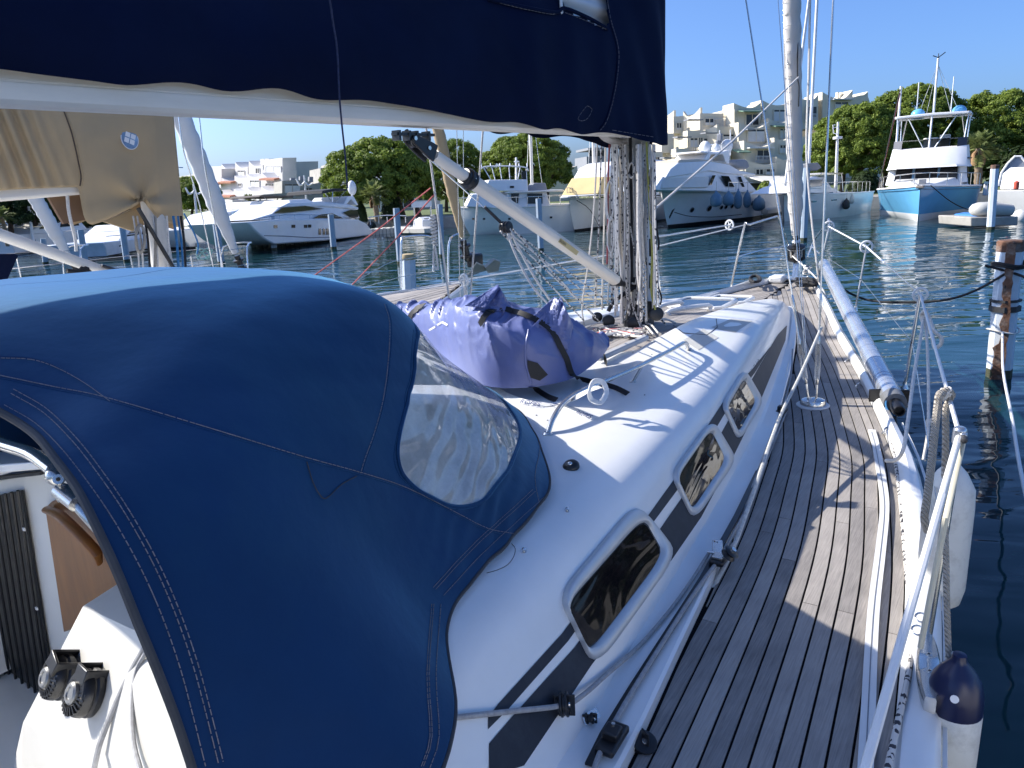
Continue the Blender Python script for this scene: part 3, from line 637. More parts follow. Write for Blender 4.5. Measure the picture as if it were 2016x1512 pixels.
# black caulking bed under the planks; centre of the deck is hidden by the coachroof
q = MB(); q.grid(lambda u, v: (lerp(2 * XC - xe(1.46 + v * 9.44) - .01, xe(1.46 + v * 9.44) + .01, u), 1.46 + v * 9.44, zd(1.46 + v * 9.44) - .004), 8, 50)
o = len(q.v); side_ = MB(); side_.grid(lambda u, v: (lerp(xf(-2.5 + v * 3.96) - .03, xe(-2.5 + v * 3.96) + .01, u), -2.5 + v * 3.96, zd(0) - .004), 3, 12); both(side_); q.add(side_.v, side_.f)
DECK = q.build('deck', CAULK, YA)
PW, SEAM = .0655, .0068
def inner(y):
    return xf(y) + .012 if y < 8.75 else XC + .004
rg = random.Random(3)
def plank_run(off0, off1, y0, y1, mirror=False, bound=inner):
    y = y0; n_ = 0
    yy = y0
    while yy < y1 - .05:
        ln = rg.uniform(1.3, 2.6) if n_ else rg.uniform(.5, 2.2)
        ye = min(y1, yy + ln)
        if y1 - ye < .35: ye = y1
        L_, R_ = [], []
        m_ = max(2, int((ye - yy) / .16))
        for i in range(m_ + 1):
            t = lerp(yy + .002, ye - .002, i / m_); a, c = xe(t) - off0, xe(t) - off1; lim = bound(t)
            if a - lim < .004: 
                if L_: break
                continue
            L_.append(Vector((a, t, zd(t)))); R_.append(Vector((max(c, lim), t, zd(t))))
        if len(L_) >= 2:
            up = Vector((0, 0, .002)); e = .0012
            rr = [[a - Vector((0, 0, .006)), a + Vector((-.0008, 0, 0)) + up, c + Vector((.0008, 0, 0)) + up, c - Vector((0, 0, .006))] for a, c in zip(L_, R_)]
            mb = MB(); mb.loft(rr, True, True)
            if mirror: mb.v = [port(p) for p in mb.v]
            mb.build('teak_plank', TEAK, DECK, ang=30)
        yy = ye; n_ += 1
o_ = .005
k_ = 0
widths = [.05, .05] + [PW] * 40
for i, w_ in enumerate(widths):
    y0 = -.2 if i < 12 else 5.2
    if i >= 12: y0 = 8.2
    plank_run(o_, o_ + w_ - SEAM, y0, 10.7, False)
    if i > 0: plank_run(o_, o_ + w_ - SEAM, 5.5, 10.7, True)
    o_ += w_
    if o_ > 2.3: break

# ---- coachroof
CRH = [(-1, .53), (4.0, .53), (5.5, .52), (6.9, .41), (8.3, .22), (8.8, .11), (9.05, .02)]      # crown above deck
KX = [(-1, 1), (1.8, 1), (3, .86), (4.8, .68), (7, .5), (9, .32)]
CRX = [(-1, -1.75), (2, -1.8), (4, -2.02), (5.5, -2.1), (7, -2.14), (8.4, -2.2), (9.05, -2.24)]
SEC = [(0, -.01), (0, .085), (-.012, .1), (-.12, .112), (-.148, .135), (-.165, .19), (-.195, .31), (-.315, .69), (-.34, .765), (-.375, .83), (-.43, .885), (-.52, .93)]
def crsec(y):
    h = tab(CRH, y); k = tab(KX, y); f = xf(y); z = zd(y); cx = tab(CRX, y); s = []
    for dx, dz in SEC: s.append(Vector((max(f + dx * k, cx + .03), y, z + (dz * max(h, .02) if dz > .12 else dz * .53 * min(1, h / .3)))))
    a = s[-1]
    for t, b_ in ((.35, .962), (.7, .988), (1, 1)): s.append(Vector((lerp(a.x, cx, t), y, z + b_ * h)))
    return s
cy = [1.14, 1.3, 1.45] + [1.6 + i * .2 for i in range(37)] + [9.03]
q = MB(); rings = []
for y in cy:
    s = crsec(y); c = s[-1]; h = tab(CRH, y)
    if y >= 4.45: s += [c + Vector((-.035, 0, -.012)), c + Vector((-.045, 0, -min(.06, h * .6))), Vector((XC, y, c.z - min(.06, h * .6)))]
    else: s += [c + Vector((-.1, 0, .006)), c + Vector((-.3, 0, .014)), Vector((XC, y, c.z + .02))]
    rings.append(s)
q.loft(rings, False); q.add(rings[0] + [Vector((XC, 1.14, .6)), Vector((rings[0][0].x, 1.14, .6))], [list(range(len(rings[0]) + 2))])
rings = []                                                  # coaming that carries on aft beside the cockpit
for i in range(14):
    y = -1.4 + i * .1975; s = crsec(y); a = s[11]; rings.append(s[:12] + [a + Vector((-.05, 0, .004)), a + Vector((-.09, 0, -.01)), a + Vector((-.11, 0, -.05)), Vector((a.x - .13, y, .75))])
q.loft(rings, False); both(q)
COACH = q.build('coachroof', GEL, YA, ang=28)
CT = bvh(q)
# teak laid floor in the well round the mast
def wz(y): h = tab(CRH, y); return zd(y) + h - min(.06, h * .6) + .003
def wx(y): return tab(CRX, y) - .05
q = MB(); q.grid(lambda u, v: (lerp(2 * XC - wx(4.47 + v * 4.4), wx(4.47 + v * 4.4), u), 4.47 + v * 4.4, wz(4.47 + v * 4.4)), 6, 30); WELL = q.build('mast_well', CAULK, YA)
for i in range(15):
    x0 = XC - .47 + i * .0655; mb = MB(); rr = []
    for j in range(23):
        y = 4.5 + j * .19; xx = min(max(x0, 2 * XC - wx(y) + .01), wx(y) - .01); x2 = min(max(x0 + .061, 2 * XC - wx(y) + .012), wx(y) - .008)
        if x2 - xx > .005: rr.append([Vector((xx, y, wz(y) - .002)), Vector((xx, y, wz(y) + .006)), Vector((x2, y, wz(y) + .006)), Vector((x2, y, wz(y) - .002))])
    if len(rr) > 1: mb.loft(rr, True, True); mb.build('teak_plank', TEAK, WELL, ang=30)
# forward hatches: acrylic in a white frame
for y, s in ((7.15, .52), (8.0, .4)):
    for sg in ((0,) if y > 8 or True else ()):
        z_ = wz(y) + .02; mb = MB(); 
        mb.tube([(XC + .27 * s / .52 * a, y + .27 * s / .52 * c, z_ + .02) for a, c in ((-1, -.8), (-.8, -1), (.8, -1), (1, -.8), (1, .8), (.8, 1), (-.8, 1), (-1, .8))], .024, 8, 0, closed=True)
        hf = mb.build('deck_hatch', PLAST, YA); mb = MB(); mb.box((XC, y, z_ + .012), (.5 * s / .52, .5 * s / .52, .03)); mb.build('pane', GLASSD, hf)
for (u0, v0, u1, v1) in ((1318, 612, 1395, 601), (1300, 602, 1340, 595)):       # white rails beside the hatches
    mb = MB(); a = atz(u0, v0, 1.62); c = atz(u1, v1, 1.6); mb.tube([a - Vector((0, 0, .05)), a, c, c - Vector((0, 0, .05))], .022, 8, 3); mb.build('hatch_rail', PLAST, YA)

def onroof(pts, out, step=14): return [p for p in (hit(CT, u, v, out) for u, v in dens(pts, step)) if p]
def decal(outline_lo, outline_hi, name, m_, out=.002, parent=None, step=10):
    "flat vinyl laid on the coachroof between two traced edges"
    A_ = dens(outline_lo, step); n_ = len(A_)
    def along(P, t):
        P = dens(P, step); f = t * (len(P) - 1); i = min(int(f), len(P) - 2); return (lerp(P[i][0], P[i + 1][0], f - i), lerp(P[i][1], P[i + 1][1], f - i))
    mb = MB(); rr = []
    for i in range(n_):
        t = i / (n_ - 1); a, c = along(outline_lo, t), along(outline_hi, t); row = []
        for j in range(5):
            p = hit(CT, lerp(a[0], c[0], j / 4), lerp(a[1], c[1], j / 4), out)
            if p is None: break
            row.append(p)
        if len(row) == 5: rr.append(row)
    mb.loft(rr, False); return mb.build(name, m_, parent or COACH)
decal([(962, 1530), (1031, 1507), (1164, 1309), (1322, 1102), (1380, 1018), (1440, 905), (1492, 800), (1546, 670), (1549, 642)], [(962, 1464), (1010, 1408), (1130, 1275), (1275, 1075), (1345, 975), (1415, 860), (1465, 772), (1530, 660), (1548, 641)], 'wide_stripe', STRIPE)
decal([(960, 1436), (1000, 1396), (1118, 1262), (1262, 1060), (1335, 962), (1408, 845), (1450, 775), (1485, 735), (1516, 684)], [(960, 1412), (980, 1386), (1106, 1247), (1250, 1050), (1322, 950), (1398, 830), (1440, 765), (1478, 730), (1516, 683)], 'narrow_stripe', STRIPE)
# windows: aluminium frame, dark pane
def wpt(u, v, out): return hit(CT, u, v, out)
def window(outer, innr, label):
    def rnd(P):
        out = []
        for i in range(4):
            a, b_, c = Vector((*P[i - 1], 0)), Vector((*P[i], 0)), Vector((*P[(i + 1) % 4], 0)); f = .2 if True else .1
            s0, s1 = b_.lerp(a, f), b_.lerp(c, f)
            for t in (0, .25, .5, .75, 1): out.append((1 - t) ** 2 * s0 + 2 * t * (1 - t) * b_ + t * t * s1)
        R2 = []
        for i in range(len(out)):                                       # points along the straights too
            a, c = out[i], out[(i + 1) % len(out)]; R2.append(a)
            if (a - c).length > 25:
                k = int((a - c).length / 20); R2 += [a.lerp(c, j / k) for j in range(1, k)]
        return [(p.x, p.y) for p in R2]
    O = rnd(outer); 
    c_ = Vector((sum(p[0] for p in innr) / 4, sum(p[1] for p in innr) / 4))
    I = []
    Iq = rnd(innr)
    # resample inner by parameter of outer
    def res(P, k):
        P3 = [Vector((*p, 0)) for p in P] + [Vector((*P[0], 0))]; ln = [0]
        for a, b_ in zip(P3[:-1], P3[1:]): ln.append(ln[-1] + (b_ - a).length)
        out = []
        for i in range(k):
            t = ln[-1] * i / k; j = max(x for x in range(len(ln) - 1) if ln[x] <= t); f = (t - ln[j]) / max(1e-6, ln[j + 1] - ln[j]); p = P3[j].lerp(P3[j + 1], f); out.append((p.x, p.y))
        return out
    O, I = res(O, 64), res(Iq, 64)
    o3 = [wpt(u, v, .0) for u, v in O]; i3 = [wpt(u, v, .0) for u, v in I]
    if any(p is None for p in o3 + i3): print('window miss', label); o3 = [p or wpt(*outer[0], 0) for p in o3]; i3 = [p or wpt(*innr[0], 0) for p in i3]
    nrm = (o3[16] - o3[0]).cross(o3[32] - o3[0]).normalized()
    if nrm.dot(o3[0] - CAMP) > 0: nrm = -nrm
    cen = sum(i3, Vector()) / 64
    # flatten to a plane through the centre
    fl = lambda p, h: p - nrm * ((p - cen).dot(nrm)) * .9 + nrm * h
    mb = MB(); prof = [(0, -.01), (0, .008), (.06, .0175), (.16, .021), (.62, .021), (.8, .017), (1.0, .004)]
    mb.loft([[fl(a.lerp(b_, t), h) for a, b_ in zip(o3, i3)] for t, h in prof], True)
    W_ = mb.build('cabin_window', ALUF, YA, ang=50)
    mb = MB(); mb.loft([[fl(p, .0045) for p in i3], [fl(p.lerp(cen, .05), .0045) for p in i3]], True); mb.build('gasket', RUBB, W_)
    mb = MB(); ring = [p.lerp(cen, .035) for p in i3]; o = len(mb.v)
    mb.add([fl(p, .007) for p in ring], [list(range(64))]); mb.build('pane', PANE, W_)
PANE = bpy.data.materials.new('tinted_pane'); PANE.use_nodes = True
n = PANE.node_tree.nodes; L = PANE.node_tree.links; b = n['Principled BSDF']; b.inputs['Base Color'].default_value = (.014, .011, .012, 1); b.inputs['Roughness'].default_value = .03; b.inputs['Specular IOR Level'].default_value = .5; b.inputs['IOR'].default_value = 1.3
g = n.new('ShaderNodeNewGeometry'); z = n.new('ShaderNodeTexNoise'); z.inputs['Scale'].default_value = 2.3; z.inputs['Detail'].default_value = 1.5; z.inputs['Distortion'].default_value = 1.8
mp = n.new('ShaderNodeMapping'); mp.inputs['Scale'].default_value = (1, .7, 2.2); L.new(g.outputs['Position'], mp.inputs[0]); L.new(mp.outputs[0], z.inputs[0])
bp = n.new('ShaderNodeBump'); bp.inputs['Distance'].default_value = .004; bp.inputs['Strength'].default_value = .8; L.new(z.outputs[0], bp.inputs['Height']); L.new(bp.outputs[0], b.inputs['Normal'])
cr = n.new('ShaderNodeValToRGB'); L.new(z.outputs[0], cr.inputs[0]); cr.color_ramp.elements[0].position = .5; cr.color_ramp.elements[0].color = (.010, .008, .009, 1)
cr.color_ramp.elements[1].position = .85; cr.color_ramp.elements[1].color = (.034, .023, .02, 1); L.new(cr.outputs[0], b.inputs['Base Color'])
window([(1096, 1172), (1250, 988), (1330, 1090), (1168, 1318)], [(1108, 1196), (1266, 1018), (1306, 1090), (1155, 1290)], 'aft')
window([(1318, 934), (1398, 826), (1446, 905), (1364, 1026)], [(1327, 944), (1397, 845), (1428, 905), (1361, 1006)], 'mid')
window([(1418, 796), (1462, 727), (1499, 790), (1453, 870)], [(1427, 806), (1463, 745), (1487, 790), (1453, 852)], 'fore')
# designer's lettering above the narrow stripe
p0, p1 = hit(CT, 1477, 748, .0015), hit(CT, 1499, 709, .0015)
if p0 and p1:
    _, nn, _, _ = CT.ray_cast(CAMP, ray(1488, 728).normalized(), 60)
    text('judel/vrolijk design', (p1 - p0).length / 8.6, frame(p0, p1 - p0, nn if nn.dot(ray(1488, 728)) < 0 else -nn), COACH, INKG, th=.0005)
# panels with a fine joint on the roof, forward
for P_ in ([(1400, 645), (1440, 628), (1482, 632), (1448, 655)], [(1345, 670), (1385, 648), (1415, 665), (1375, 690)]):
    mb = MB(); mb.add([hit(CT, u, v, .003) for u, v in P_], [(0, 1, 2, 3)]); mb.build('deck_panel', mat('grey_nonslip', (.5, .5, .47), .7, var=.05, vs=40, bump=.3, bs=300), COACH)
mb = MB(); pp = onroof([(1318, 634), (1345, 656), (1392, 660), (1412, 645), (1410, 628)], .002, 8)
if len(pp) > 3: mb.tube(pp, .003, 5); mb.build('panel_joint', RUBB, COACH)
# stainless grab rail with a post
q = MB(); A_ = [hit(CT, 1078, 855, .01), hit(CT, 1110, 800, .0)]
a0 = hit(CT, 1078, 855, .0); zt = a0.z + .085
H = [a0, atz(1090, 822, zt - .03), atz(1112, 792, zt + .005), atz(1150, 768, zt + .015), atz(1245, 727, zt + .02), atz(1320, 690, zt + .012), atz(1348, 675, zt), hit(CT, 1356, 688, 0)]
q.tube(H, .0135, 12, 5); HR = q.build('grab_rail', STEEL, YA)
for (u, v) in ((1246, 752),):
    p = hit(CT, u, v, 0); t_ = min(cr_pts(H, 8), key=lambda w: abs(w.y - p.y)); mb = MB(); mb.tube([p, Vector((t_.x, t_.y, t_.z))], .009, 10); mb.lathe([(.02, 0), (.02, .004), (.011, .01)], p, (0, 0, 1)); mb.build('rail_post', STEEL, HR)
for p in (a0, H[-1]): mb = MB(); mb.lathe([(.024, 0), (.024, .004), (.015, .012)], p, (0, 0, 1)); mb.build('rail_foot', STEEL, HR)
# eye, studs, screws, dark holes on the roof
p = hit(CT, 1125, 920, .0); mb = MB(); mb.lathe([(.036, 0), (.036, .012), (.028, .022), (.012, .026)], p, (0, -.3, 1), 20); e = mb.build('deck_fitting', BLACK, YA); mb = MB(); mb.ball(p + Vector((0, -.012, .02)), (.012, .012, .01)); mb.build('bolt', STEEL, e)
for u, v in ((1116, 1006), (1031, 1086)):
    p = hit(CT, u, v, 0); mb = MB(); mb.lathe([(.009, 0), (.009, .003), (.004, .004), (.004, .01), (.0065, .012), (.0065, .016), (.003, .019)], p, (.3, -.3, 1), 12); mb.build('canvas_stud', STEEL, YA)
for u, v in ((1056, 818), (1078, 828), (1246, 694), (1283, 698), (1269, 778)):
    p = hit(CT, u, v, .001); mb = MB(); mb.lathe([(.004, 0), (.004, .002)], p, (0, 0, 1), 10); mb.build('screw_head', RUBB, YA)
# low moulding with a grey strip at the roof's inboard edge (cover of the lines led aft)
q = MB(); a, c = atz(1178, 706, 1.70), atz(1272, 664, 1.69); q.beam(a, c, .05, .035); q.build('line_cover', mat('grey_strip', (.42, .43, .44), .5), YA, bevel=.01)

# ---- jib track on the ledge with its cars
q = MB(); P_ = [p + Vector((0, 0, .006)) for p in (hit(CT, u, v, 0) for u, v in dens([(1160, 1512), (1189, 1452), (1250, 1352), (1383, 1143), (1450, 1020), (1500, 915), (1535, 820)], 30)) if p]
q.ribbon(P_, .026, .008, (0, 0, 1), 0); q.build('jib_track', BLACK, YA)
# ---- covered genoa track on the side deck
G_ = [(1703, 1530), (1709, 1400), (1719, 1210), (1733, 1090), (1741, 1010), (1738, 960), (1724, 880), (1716, 850)]
q = MB(); q.ribbon([atz(u, v, 1.134) for u, v in G_], .042, .016, (0, 0, 1), 4); gt = q.build('genoa_track', PLAST, YA)
q = MB(); q.ribbon([atz(u, v, 1.151) for u, v in G_], .003, .001, (0, 0, 1), 4); q.build('zip_line', INKG, gt)
# ---- stainless eyes along the rail
def ring_eye(u, v, z, r=.03, name='pad_eye'):
    p = atz(u, v, z); mb = MB(); mb.box(p + Vector((0, 0, .003)), (.05, .05, .006)); mb.tube([p + Vector((r * math.cos(a) * .5, r * math.cos(a), .004 + r * 1.2 * math.sin(a))) for a in [math.pi * i / 10 for i in range(11)]], .006, 8)
    mb.build(name, STEEL, YA)
for u, v in ((1700, 741), (1668, 716), (1745, 853), (1690, 764)): ring_eye(u, v, 1.15)
# chainplate: polished dome on a white plinth
p = atz(1600, 800, 1.135); q = MB(); q.lathe([(.115, 0), (.115, .012), (.108, .018)], p, n=32); pl = q.build('chainplate_base', PLAST, YA)
q = MB(); q.lathe([(.088, .016), (.088, .03), (.08, .05), (.055, .06), (.01, .064)], p, n=32); q.build('chainplate_dome', STEEL, YA); CHP = p
# ---- cleat: polished two bolt fairlead on the gunwale
q = MB(); a, c = atz(1826, 1250, 1.235), atz(1832, 1378, 1.235); d_ = (c - a); rr = []
for i in range(15):
    t = i / 14; w_ = .034 * math.sin(math.pi * (.06 + .88 * t)) ** .45; s_ = d_.cross(Vector((0, 0, 1))).normalized() * w_; p = a.lerp(c, t)
    rr.append([p - s_ - Vector((0, 0, .045)), p - s_, p - s_ * .8 + Vector((0, 0, .008)), p + s_ * .8 + Vector((0, 0, .008)), p + s_, p + s_ - Vector((0, 0, .045))])
q.loft(rr, True, True); cl = q.build('stanchion_base', STEEL, YA, ang=50)
for t in (.36, .62):
    p = a.lerp(c, t) + Vector((0, 0, .008)); mb = MB(); mb.lathe([(.011, 0), (.0105, .002), (.006, .0025)], p, n=14); bb = mb.build('screw', STEEL, cl); mb = MB(); mb.lathe([(.0045, .0026), (.0045, .0032)], p, n=6); mb.build('socket', RUBB, bb)
# gunwale seam strip, moulded pad near the camera
q = MB(); q.ribbon([Vector((xe(y) + .127, y, zd(y) + .012)) for y in [-.5 + .3 * i for i in range(20)]], .012, .012, (1, 0, .2), 0); q.build('rubbing_strake', PLAST, YA)
# ---- stanchions, pulpit, guard wires with wheels
def pole(name, a, c, r, parent=YA, m_=STEEL, n_=12): mb = MB(); mb.tube([a, c], r, n_); return mb.build(name, m_, parent)
S1b = atz(1781, 765, 1.2); S1t = aty(1812, 580, S1b.y); S2b = atz(1684, 612, 1.24); S2t = aty(1706, 486, S2b.y)
S0b = atz(1826, 1250, 1.235); S0t = aty(1889, 856, S0b.y + .02)
PRb = atz(1608, 556, 1.3); PRt = aty(1632, 446, PRb.y); PLb = atz(1438, 570, 1.27); PLt = aty(1466, 443, PLb.y)
for a, c, r in ((S1b, S1t, .0135), (S2b, S2t, .0125)):
    st = pole('stanchion', a, c, r); mb = MB(); mb.lathe([(.03, 0), (.03, .005), (.018, .02), (.018, .06)], a, c - a, 14); mb.build('stanchion_foot', STEEL, st)
    mb = MB(); mb.ball(a.lerp(c, .5) + Vector((-.004, -.012, 0)), .006); mb.build('pin', RUBB, st)
pole('stanchion', S0b, S0t, .0145)
def wheel(c, r, axis, label=None):
    mb = MB(); ax = Vector(axis).normalized(); a = ax.orthogonal().normalized(); b_ = ax.cross(a)
    mb.tube([c + (a * math.cos(t) + b_ * math.sin(t)) * r for t in [6.2832 * i / 20 for i in range(20)]], r * .21, 6, closed=True)
    for i in range(5): t = 6.2832 * i / 5; mb.beam(c, c + (a * math.cos(t) + b_ * math.sin(t)) * r, r * .16, r * .2, ax)
    mb.lathe([(r * .3, -r * .25), (r * .3, r * .25)], c, ax, 12); return mb
UP = [aty(1700, 1530, 1.35), aty(1716, 1440, 1.48), aty(1850, 990, 2.08), S0t]
# guard wires in white tubing
def wire(pts, r, name='guard_wire', m_=PLAST, sub=0): mb = MB(); mb.tube(pts, r, 8, sub); return mb.build(name, m_, YA)
wire([S0t, S1t], .0075); wire([S1t, S2t.lerp(S1t, .42)], .004, m_=STEEL); wire([S2t.lerp(S1t, .44), S2t], .0085); wire([S2t, PRt], .0085)
near_end = S0t + (S0t - S1t).normalized() * 0
a_dir = aty(1690, 1560, 1.28); wire([S0t, a_dir], .0105)
M0, M1, M2 = S0b.lerp(S0t, .5), S1b.lerp(S1t, .5), S2b.lerp(S2t, .5)
wire([M1, M2], .0028, m_=STEEL); wire([M1, M0], .0028, m_=STEEL); wire([M2, PRb.lerp(PRt, .5)], .0028, m_=STEEL)
wd = (S2t - S1t)
for c, r, ax in ((S1t, .045, wd), (S2t, .058, wd), (PRt, .062, wd), (PLt + (atd(1437, 447, 11) - atd(1465, 447, 11)), .06, (.3, 1, 0))):
    wheel(c, r, ax).build('wire_wheel', PLAST, YA)
wire([PLt + (atd(1437, 447, 11) - atd(1465, 447, 11)), aty(1296, 466, 6.8)], .0085)
# fitting at the top of the gate stanchion, second leg of the gate
q = MB(); q.lathe([(.019, -.03), (.02, 0), (.02, .02), (.012, .028)], S0t, (S0t - S0b)); q.box(S0t + Vector((.012, -.01, -.002)), (.02, .03, .03)); q.build('stanchion_cap', STEEL, YA, bevel=.004)
q = MB(); q.lathe([(.006, -.03), (.009, -.028), (.009, .0)], S0t + Vector((.016, -.028, .0)), (0, 1, 0)); q.build('cap_pin', RUBB, YA)
wire([S0t + Vector((.012, 0, -.02)), aty(1862, 1020, 2.28), aty(1812, 1275, 2.32)], .0085, 'gate_wire', mat('yellowed_tubing', (.62, .58, .45), .5), 0)
wire([aty(1884, 872, 2.42), aty(1853, 985, 2.25)], .006, 'gate_wire', PLAST)
# rings at the foot of the gate stanchion
for u, v in ((1813, 1216), (1806, 1241)):
    p = atz(u, v, 1.22); mb = MB(); mb.tube([p + Vector((.018 * math.cos(t), .018 * math.sin(t), .008 * math.sin(t))) for t in [6.283 * i / 14 for i in range(14)]], .004, 6, closed=True); mb.build('split_ring', STEEL, YA)
# pulpit
q = MB(); fr_ = aty(1530, 426, PLb.y + .55); fr2 = aty(1590, 425, PRb.y + .6)
q.tube([PLb, PLt + Vector((0, -.02, -.03)), PLt + Vector((.05, .03, 0)), fr_], .0145, 10, 3); 
q.tube([PRb, PRt - Vector((0, 0, .02)), PRt + Vector((-.02, .05, .07)), PRt + Vector((-.06, .25, .08))], .0145, 10, 3)
q.tube([fr_, aty(1548, 470, 11.3), aty(1563, 505, 11.2)], .0125, 8, 3); q.tube([PRt + Vector((-.05, .2, .06)), aty(1605, 470, 11.6), aty(1590, 505, 11.4)], .0125, 8, 3)
q.tube([aty(1450, 506, PLb.y), aty(1500, 493, 10.7), aty(1553, 484, 11.2)], .0115, 8, 3); q.tube([aty(1598, 485, 11.3), aty(1612, 498, PRb.y)], .0115, 8, 3)
q.build('pulpit', STEEL, YA)
for p in (PLb, PRb): mb = MB(); mb.lathe([(.035, 0), (.035, .006), (.02, .03)], p); mb.build('pulpit_foot', STEEL, YA)
# bow cleat tangle: black mooring strops, white blocks of the windlass locker
q = MB(); P_ = [atz(u, v, 1.36) for u, v in ((1518, 552), (1522, 546), (1540, 546), (1544, 556))]
c = atz(1531, 556, 1.27); q.box(c + Vector((0, 0, .05)), (.2, .26, .1)); q.build('anchor_locker_step', GEL, YA, bevel=.03)
# ---- shrouds and turnbuckles
def shroud(base, mid, topuv, topy, r, tb=True):
    a = CHP + Vector((base, 0, .06)); t_ = aty(*topuv, topy); d_ = (t_ - a).normalized()
    mb = MB(); mb.tube([a + d_ * .62, t_], r, 8); sh = mb.build('shroud', STEEL, YA)
    mb = MB(); mb.tube([a - d_ * .02, a + d_ * .12], .0085, 8); 
    mb.lathe([(.006, .10), (.013, .11), (.013, .15)], a, d_, 12); mb.lathe([(.013, .40), (.013, .44), (.007, .46), (.007, .62), (.010, .63), (.010, .75), (.006, .76)], a, d_, 12)
    s_ = d_.cross(Vector((0, 1, 0))).normalized() * .0115
    for sg in (-1, 1): mb.beam(a + d_ * .14 + s_ * sg, a + d_ * .42 + s_ * sg, .008, .014, s_)
    mb.tube([a + d_ * .15, a + d_ * .24], .005, 6); mb.tube([a + d_ * .32, a + d_ * .41], .005, 6)
    mb.build('turnbuckle', STEEL, sh); return t_
shroud(-.035, 0, (1467, -10), 5.45, .0055); shroud(.02, 0, (1641, -10), CHP.y + .15, .0075)
pole('shroud', aty(1588, 700, 5.5), aty(1540, -10, 6.6), .0022)
pole('shroud', CHP + Vector((-.05, .05, .1)), aty(1531, -10, 5.75), .003)
# ---- mast with its collar and sail track
MY = 5.62; mz = wz(MY)
q = MB(); sec = []
for i in range(24):
    a = 6.2832 * i / 24; sec.append((.086 * math.cos(a), .125 * math.sin(a)))
q.loft([[Vector((XC + a, MY + c, z_)) for a, c in sec] for z_ in (mz + .05, 3, 6, 9, 13)], True, True); MAST = q.build('mast', MASTM, YA)
q = MB(); q.loft([[Vector((XC + a * s, MY + c * s, z_)) for a, c in sec] for z_, s in ((mz, 1.35), (mz + .06, 1.35), (mz + .07, 1.2), (mz + .12, 1.15), (mz + .125, 1.08), (mz + .2, 1.04))], True, True); q.build('mast_collar', RUBB, MAST)
q = MB(); q.lathe([(.125, .135), (.122, .22), (.105, .27), (.1, .3)], (XC, MY, mz), n=24); q.build('mast_boot', SAIL, MAST)
q = MB(); q.beam((XC, MY - .128, mz + .3), (XC, MY - .128, 6), .022, .012, (0, 1, 0)); q.build('sail_track', RUBB, MAST)
# ============================================================ DODGER (sprayhood)
DG = thing('sprayhood', 'blue canvas sprayhood with a clear side window, filling the lower left', 'sprayhood', (XC, 1.6, 1.6))
V = Vector
NET = [  # rows: ridge -> starboard base; columns: aft edge, roof, main bow, windscreen, front base
    [V((XC, .42, 2.59)), V((XC, 1.2, 2.58)), V((XC, 2.0, 2.49)), V((XC, 2.60, 2.09)), V((XC, 3.10, 1.74))],
    [V((-2.1, .50, 2.54)), V((-2.1, 1.2, 2.56)), V((-2.06, 1.93, 2.475)), V((-2.02, 2.46, 2.07)), V((-2.03, 2.94, 1.72))],
    [V((-1.72, .62, 2.39)), V((-1.72, 1.15, 2.485)), V((-1.73, 1.80, 2.425)), V((-1.72, 2.20, 2.06)), V((-1.75, 2.72, 1.695))],
    [V((-1.48, .60, 2.33)), V((-1.52, 1.0, 2.35)), V((-1.53, 1.52, 2.23)), V((-1.53, 1.95, 1.98)), V((-1.53, 2.46, 1.68))],
    [V((-1.28, .565, 2.22)), V((-1.36, .93, 2.2)), V((-1.40, 1.30, 2.055)), V((-1.40, 1.69, 1.87)), V((-1.38, 2.24, 1.66))],
    [V((-1.10, .545, 1.86)), V((-1.15, .97, 1.86)), V((-1.31, 1.30, 1.83)), V((-1.34, 1.60, 1.755)), V((-1.325, 1.97, 1.645))],
    [V((-1.01, .50, 1.49)), V((-.955, 1.04, 1.545)), V((-1.215, 1.37, 1.615)), V((-1.265, 1.58, 1.635)), V((-1.29, 1.77, 1.638))]]
def spl(P, t):
    n_ = len(P) - 1; f = min(max(t, 0), 1) * n_; i = min(int(f), n_ - 1); t = f - i
    p1, p2 = P[i], P[i + 1]; p0 = P[i - 1] if i else p1 * 2 - p2; p3 = P[i + 2] if i + 2 <= n_ else p2 * 2 - p1
    return .5 * (2 * p1 + (p2 - p0) * t + (2 * p0 - 5 * p1 + 4 * p2 - p3) * t * t + (3 * p1 - p0 - 3 * p2 + p3) * t ** 3)
def dodge(s, t):                                           # s ridge->base, t aft->front
    p = spl([spl(r, t) for r in NET], s)
    w = noise.noise(p * 2.0) * .014 + noise.noise(V((p.x * 5, p.y * 2.5, p.z * 6))) * .006 + .004 * noise.noise(V((p.y * 3, p.z * 14 + p.y * 5, 2)))
    # tension creases that run from the corner of the base
    cz = max(0, 1 - (p - V((-1.3, 1.9, 1.68))).length / .55); w += .0035 * cz * math.sin((p.y * 1.2 - p.z * 2.4 + p.x) * 30 + 3 * noise.noise(p * 6))
    cz = max(0, 1 - abs(p.y - .95) / .5) * max(0, (1.95 - p.z) / .45); w += .006 * cz * math.sin(p.y * 26 + p.z * 9)
    d = (p - V((XC, 1.6, 1.9))).normalized()
    return p + d * (w - .016 * min(1, max(0, (t - .5) * 4)))
NS, NT = 72, 84
def mir(mb, fn=None):
    both(mb); return mb
full = MB(); full.grid(lambda u, v: dodge(v, u), NT, NS); DT = bvh(full)
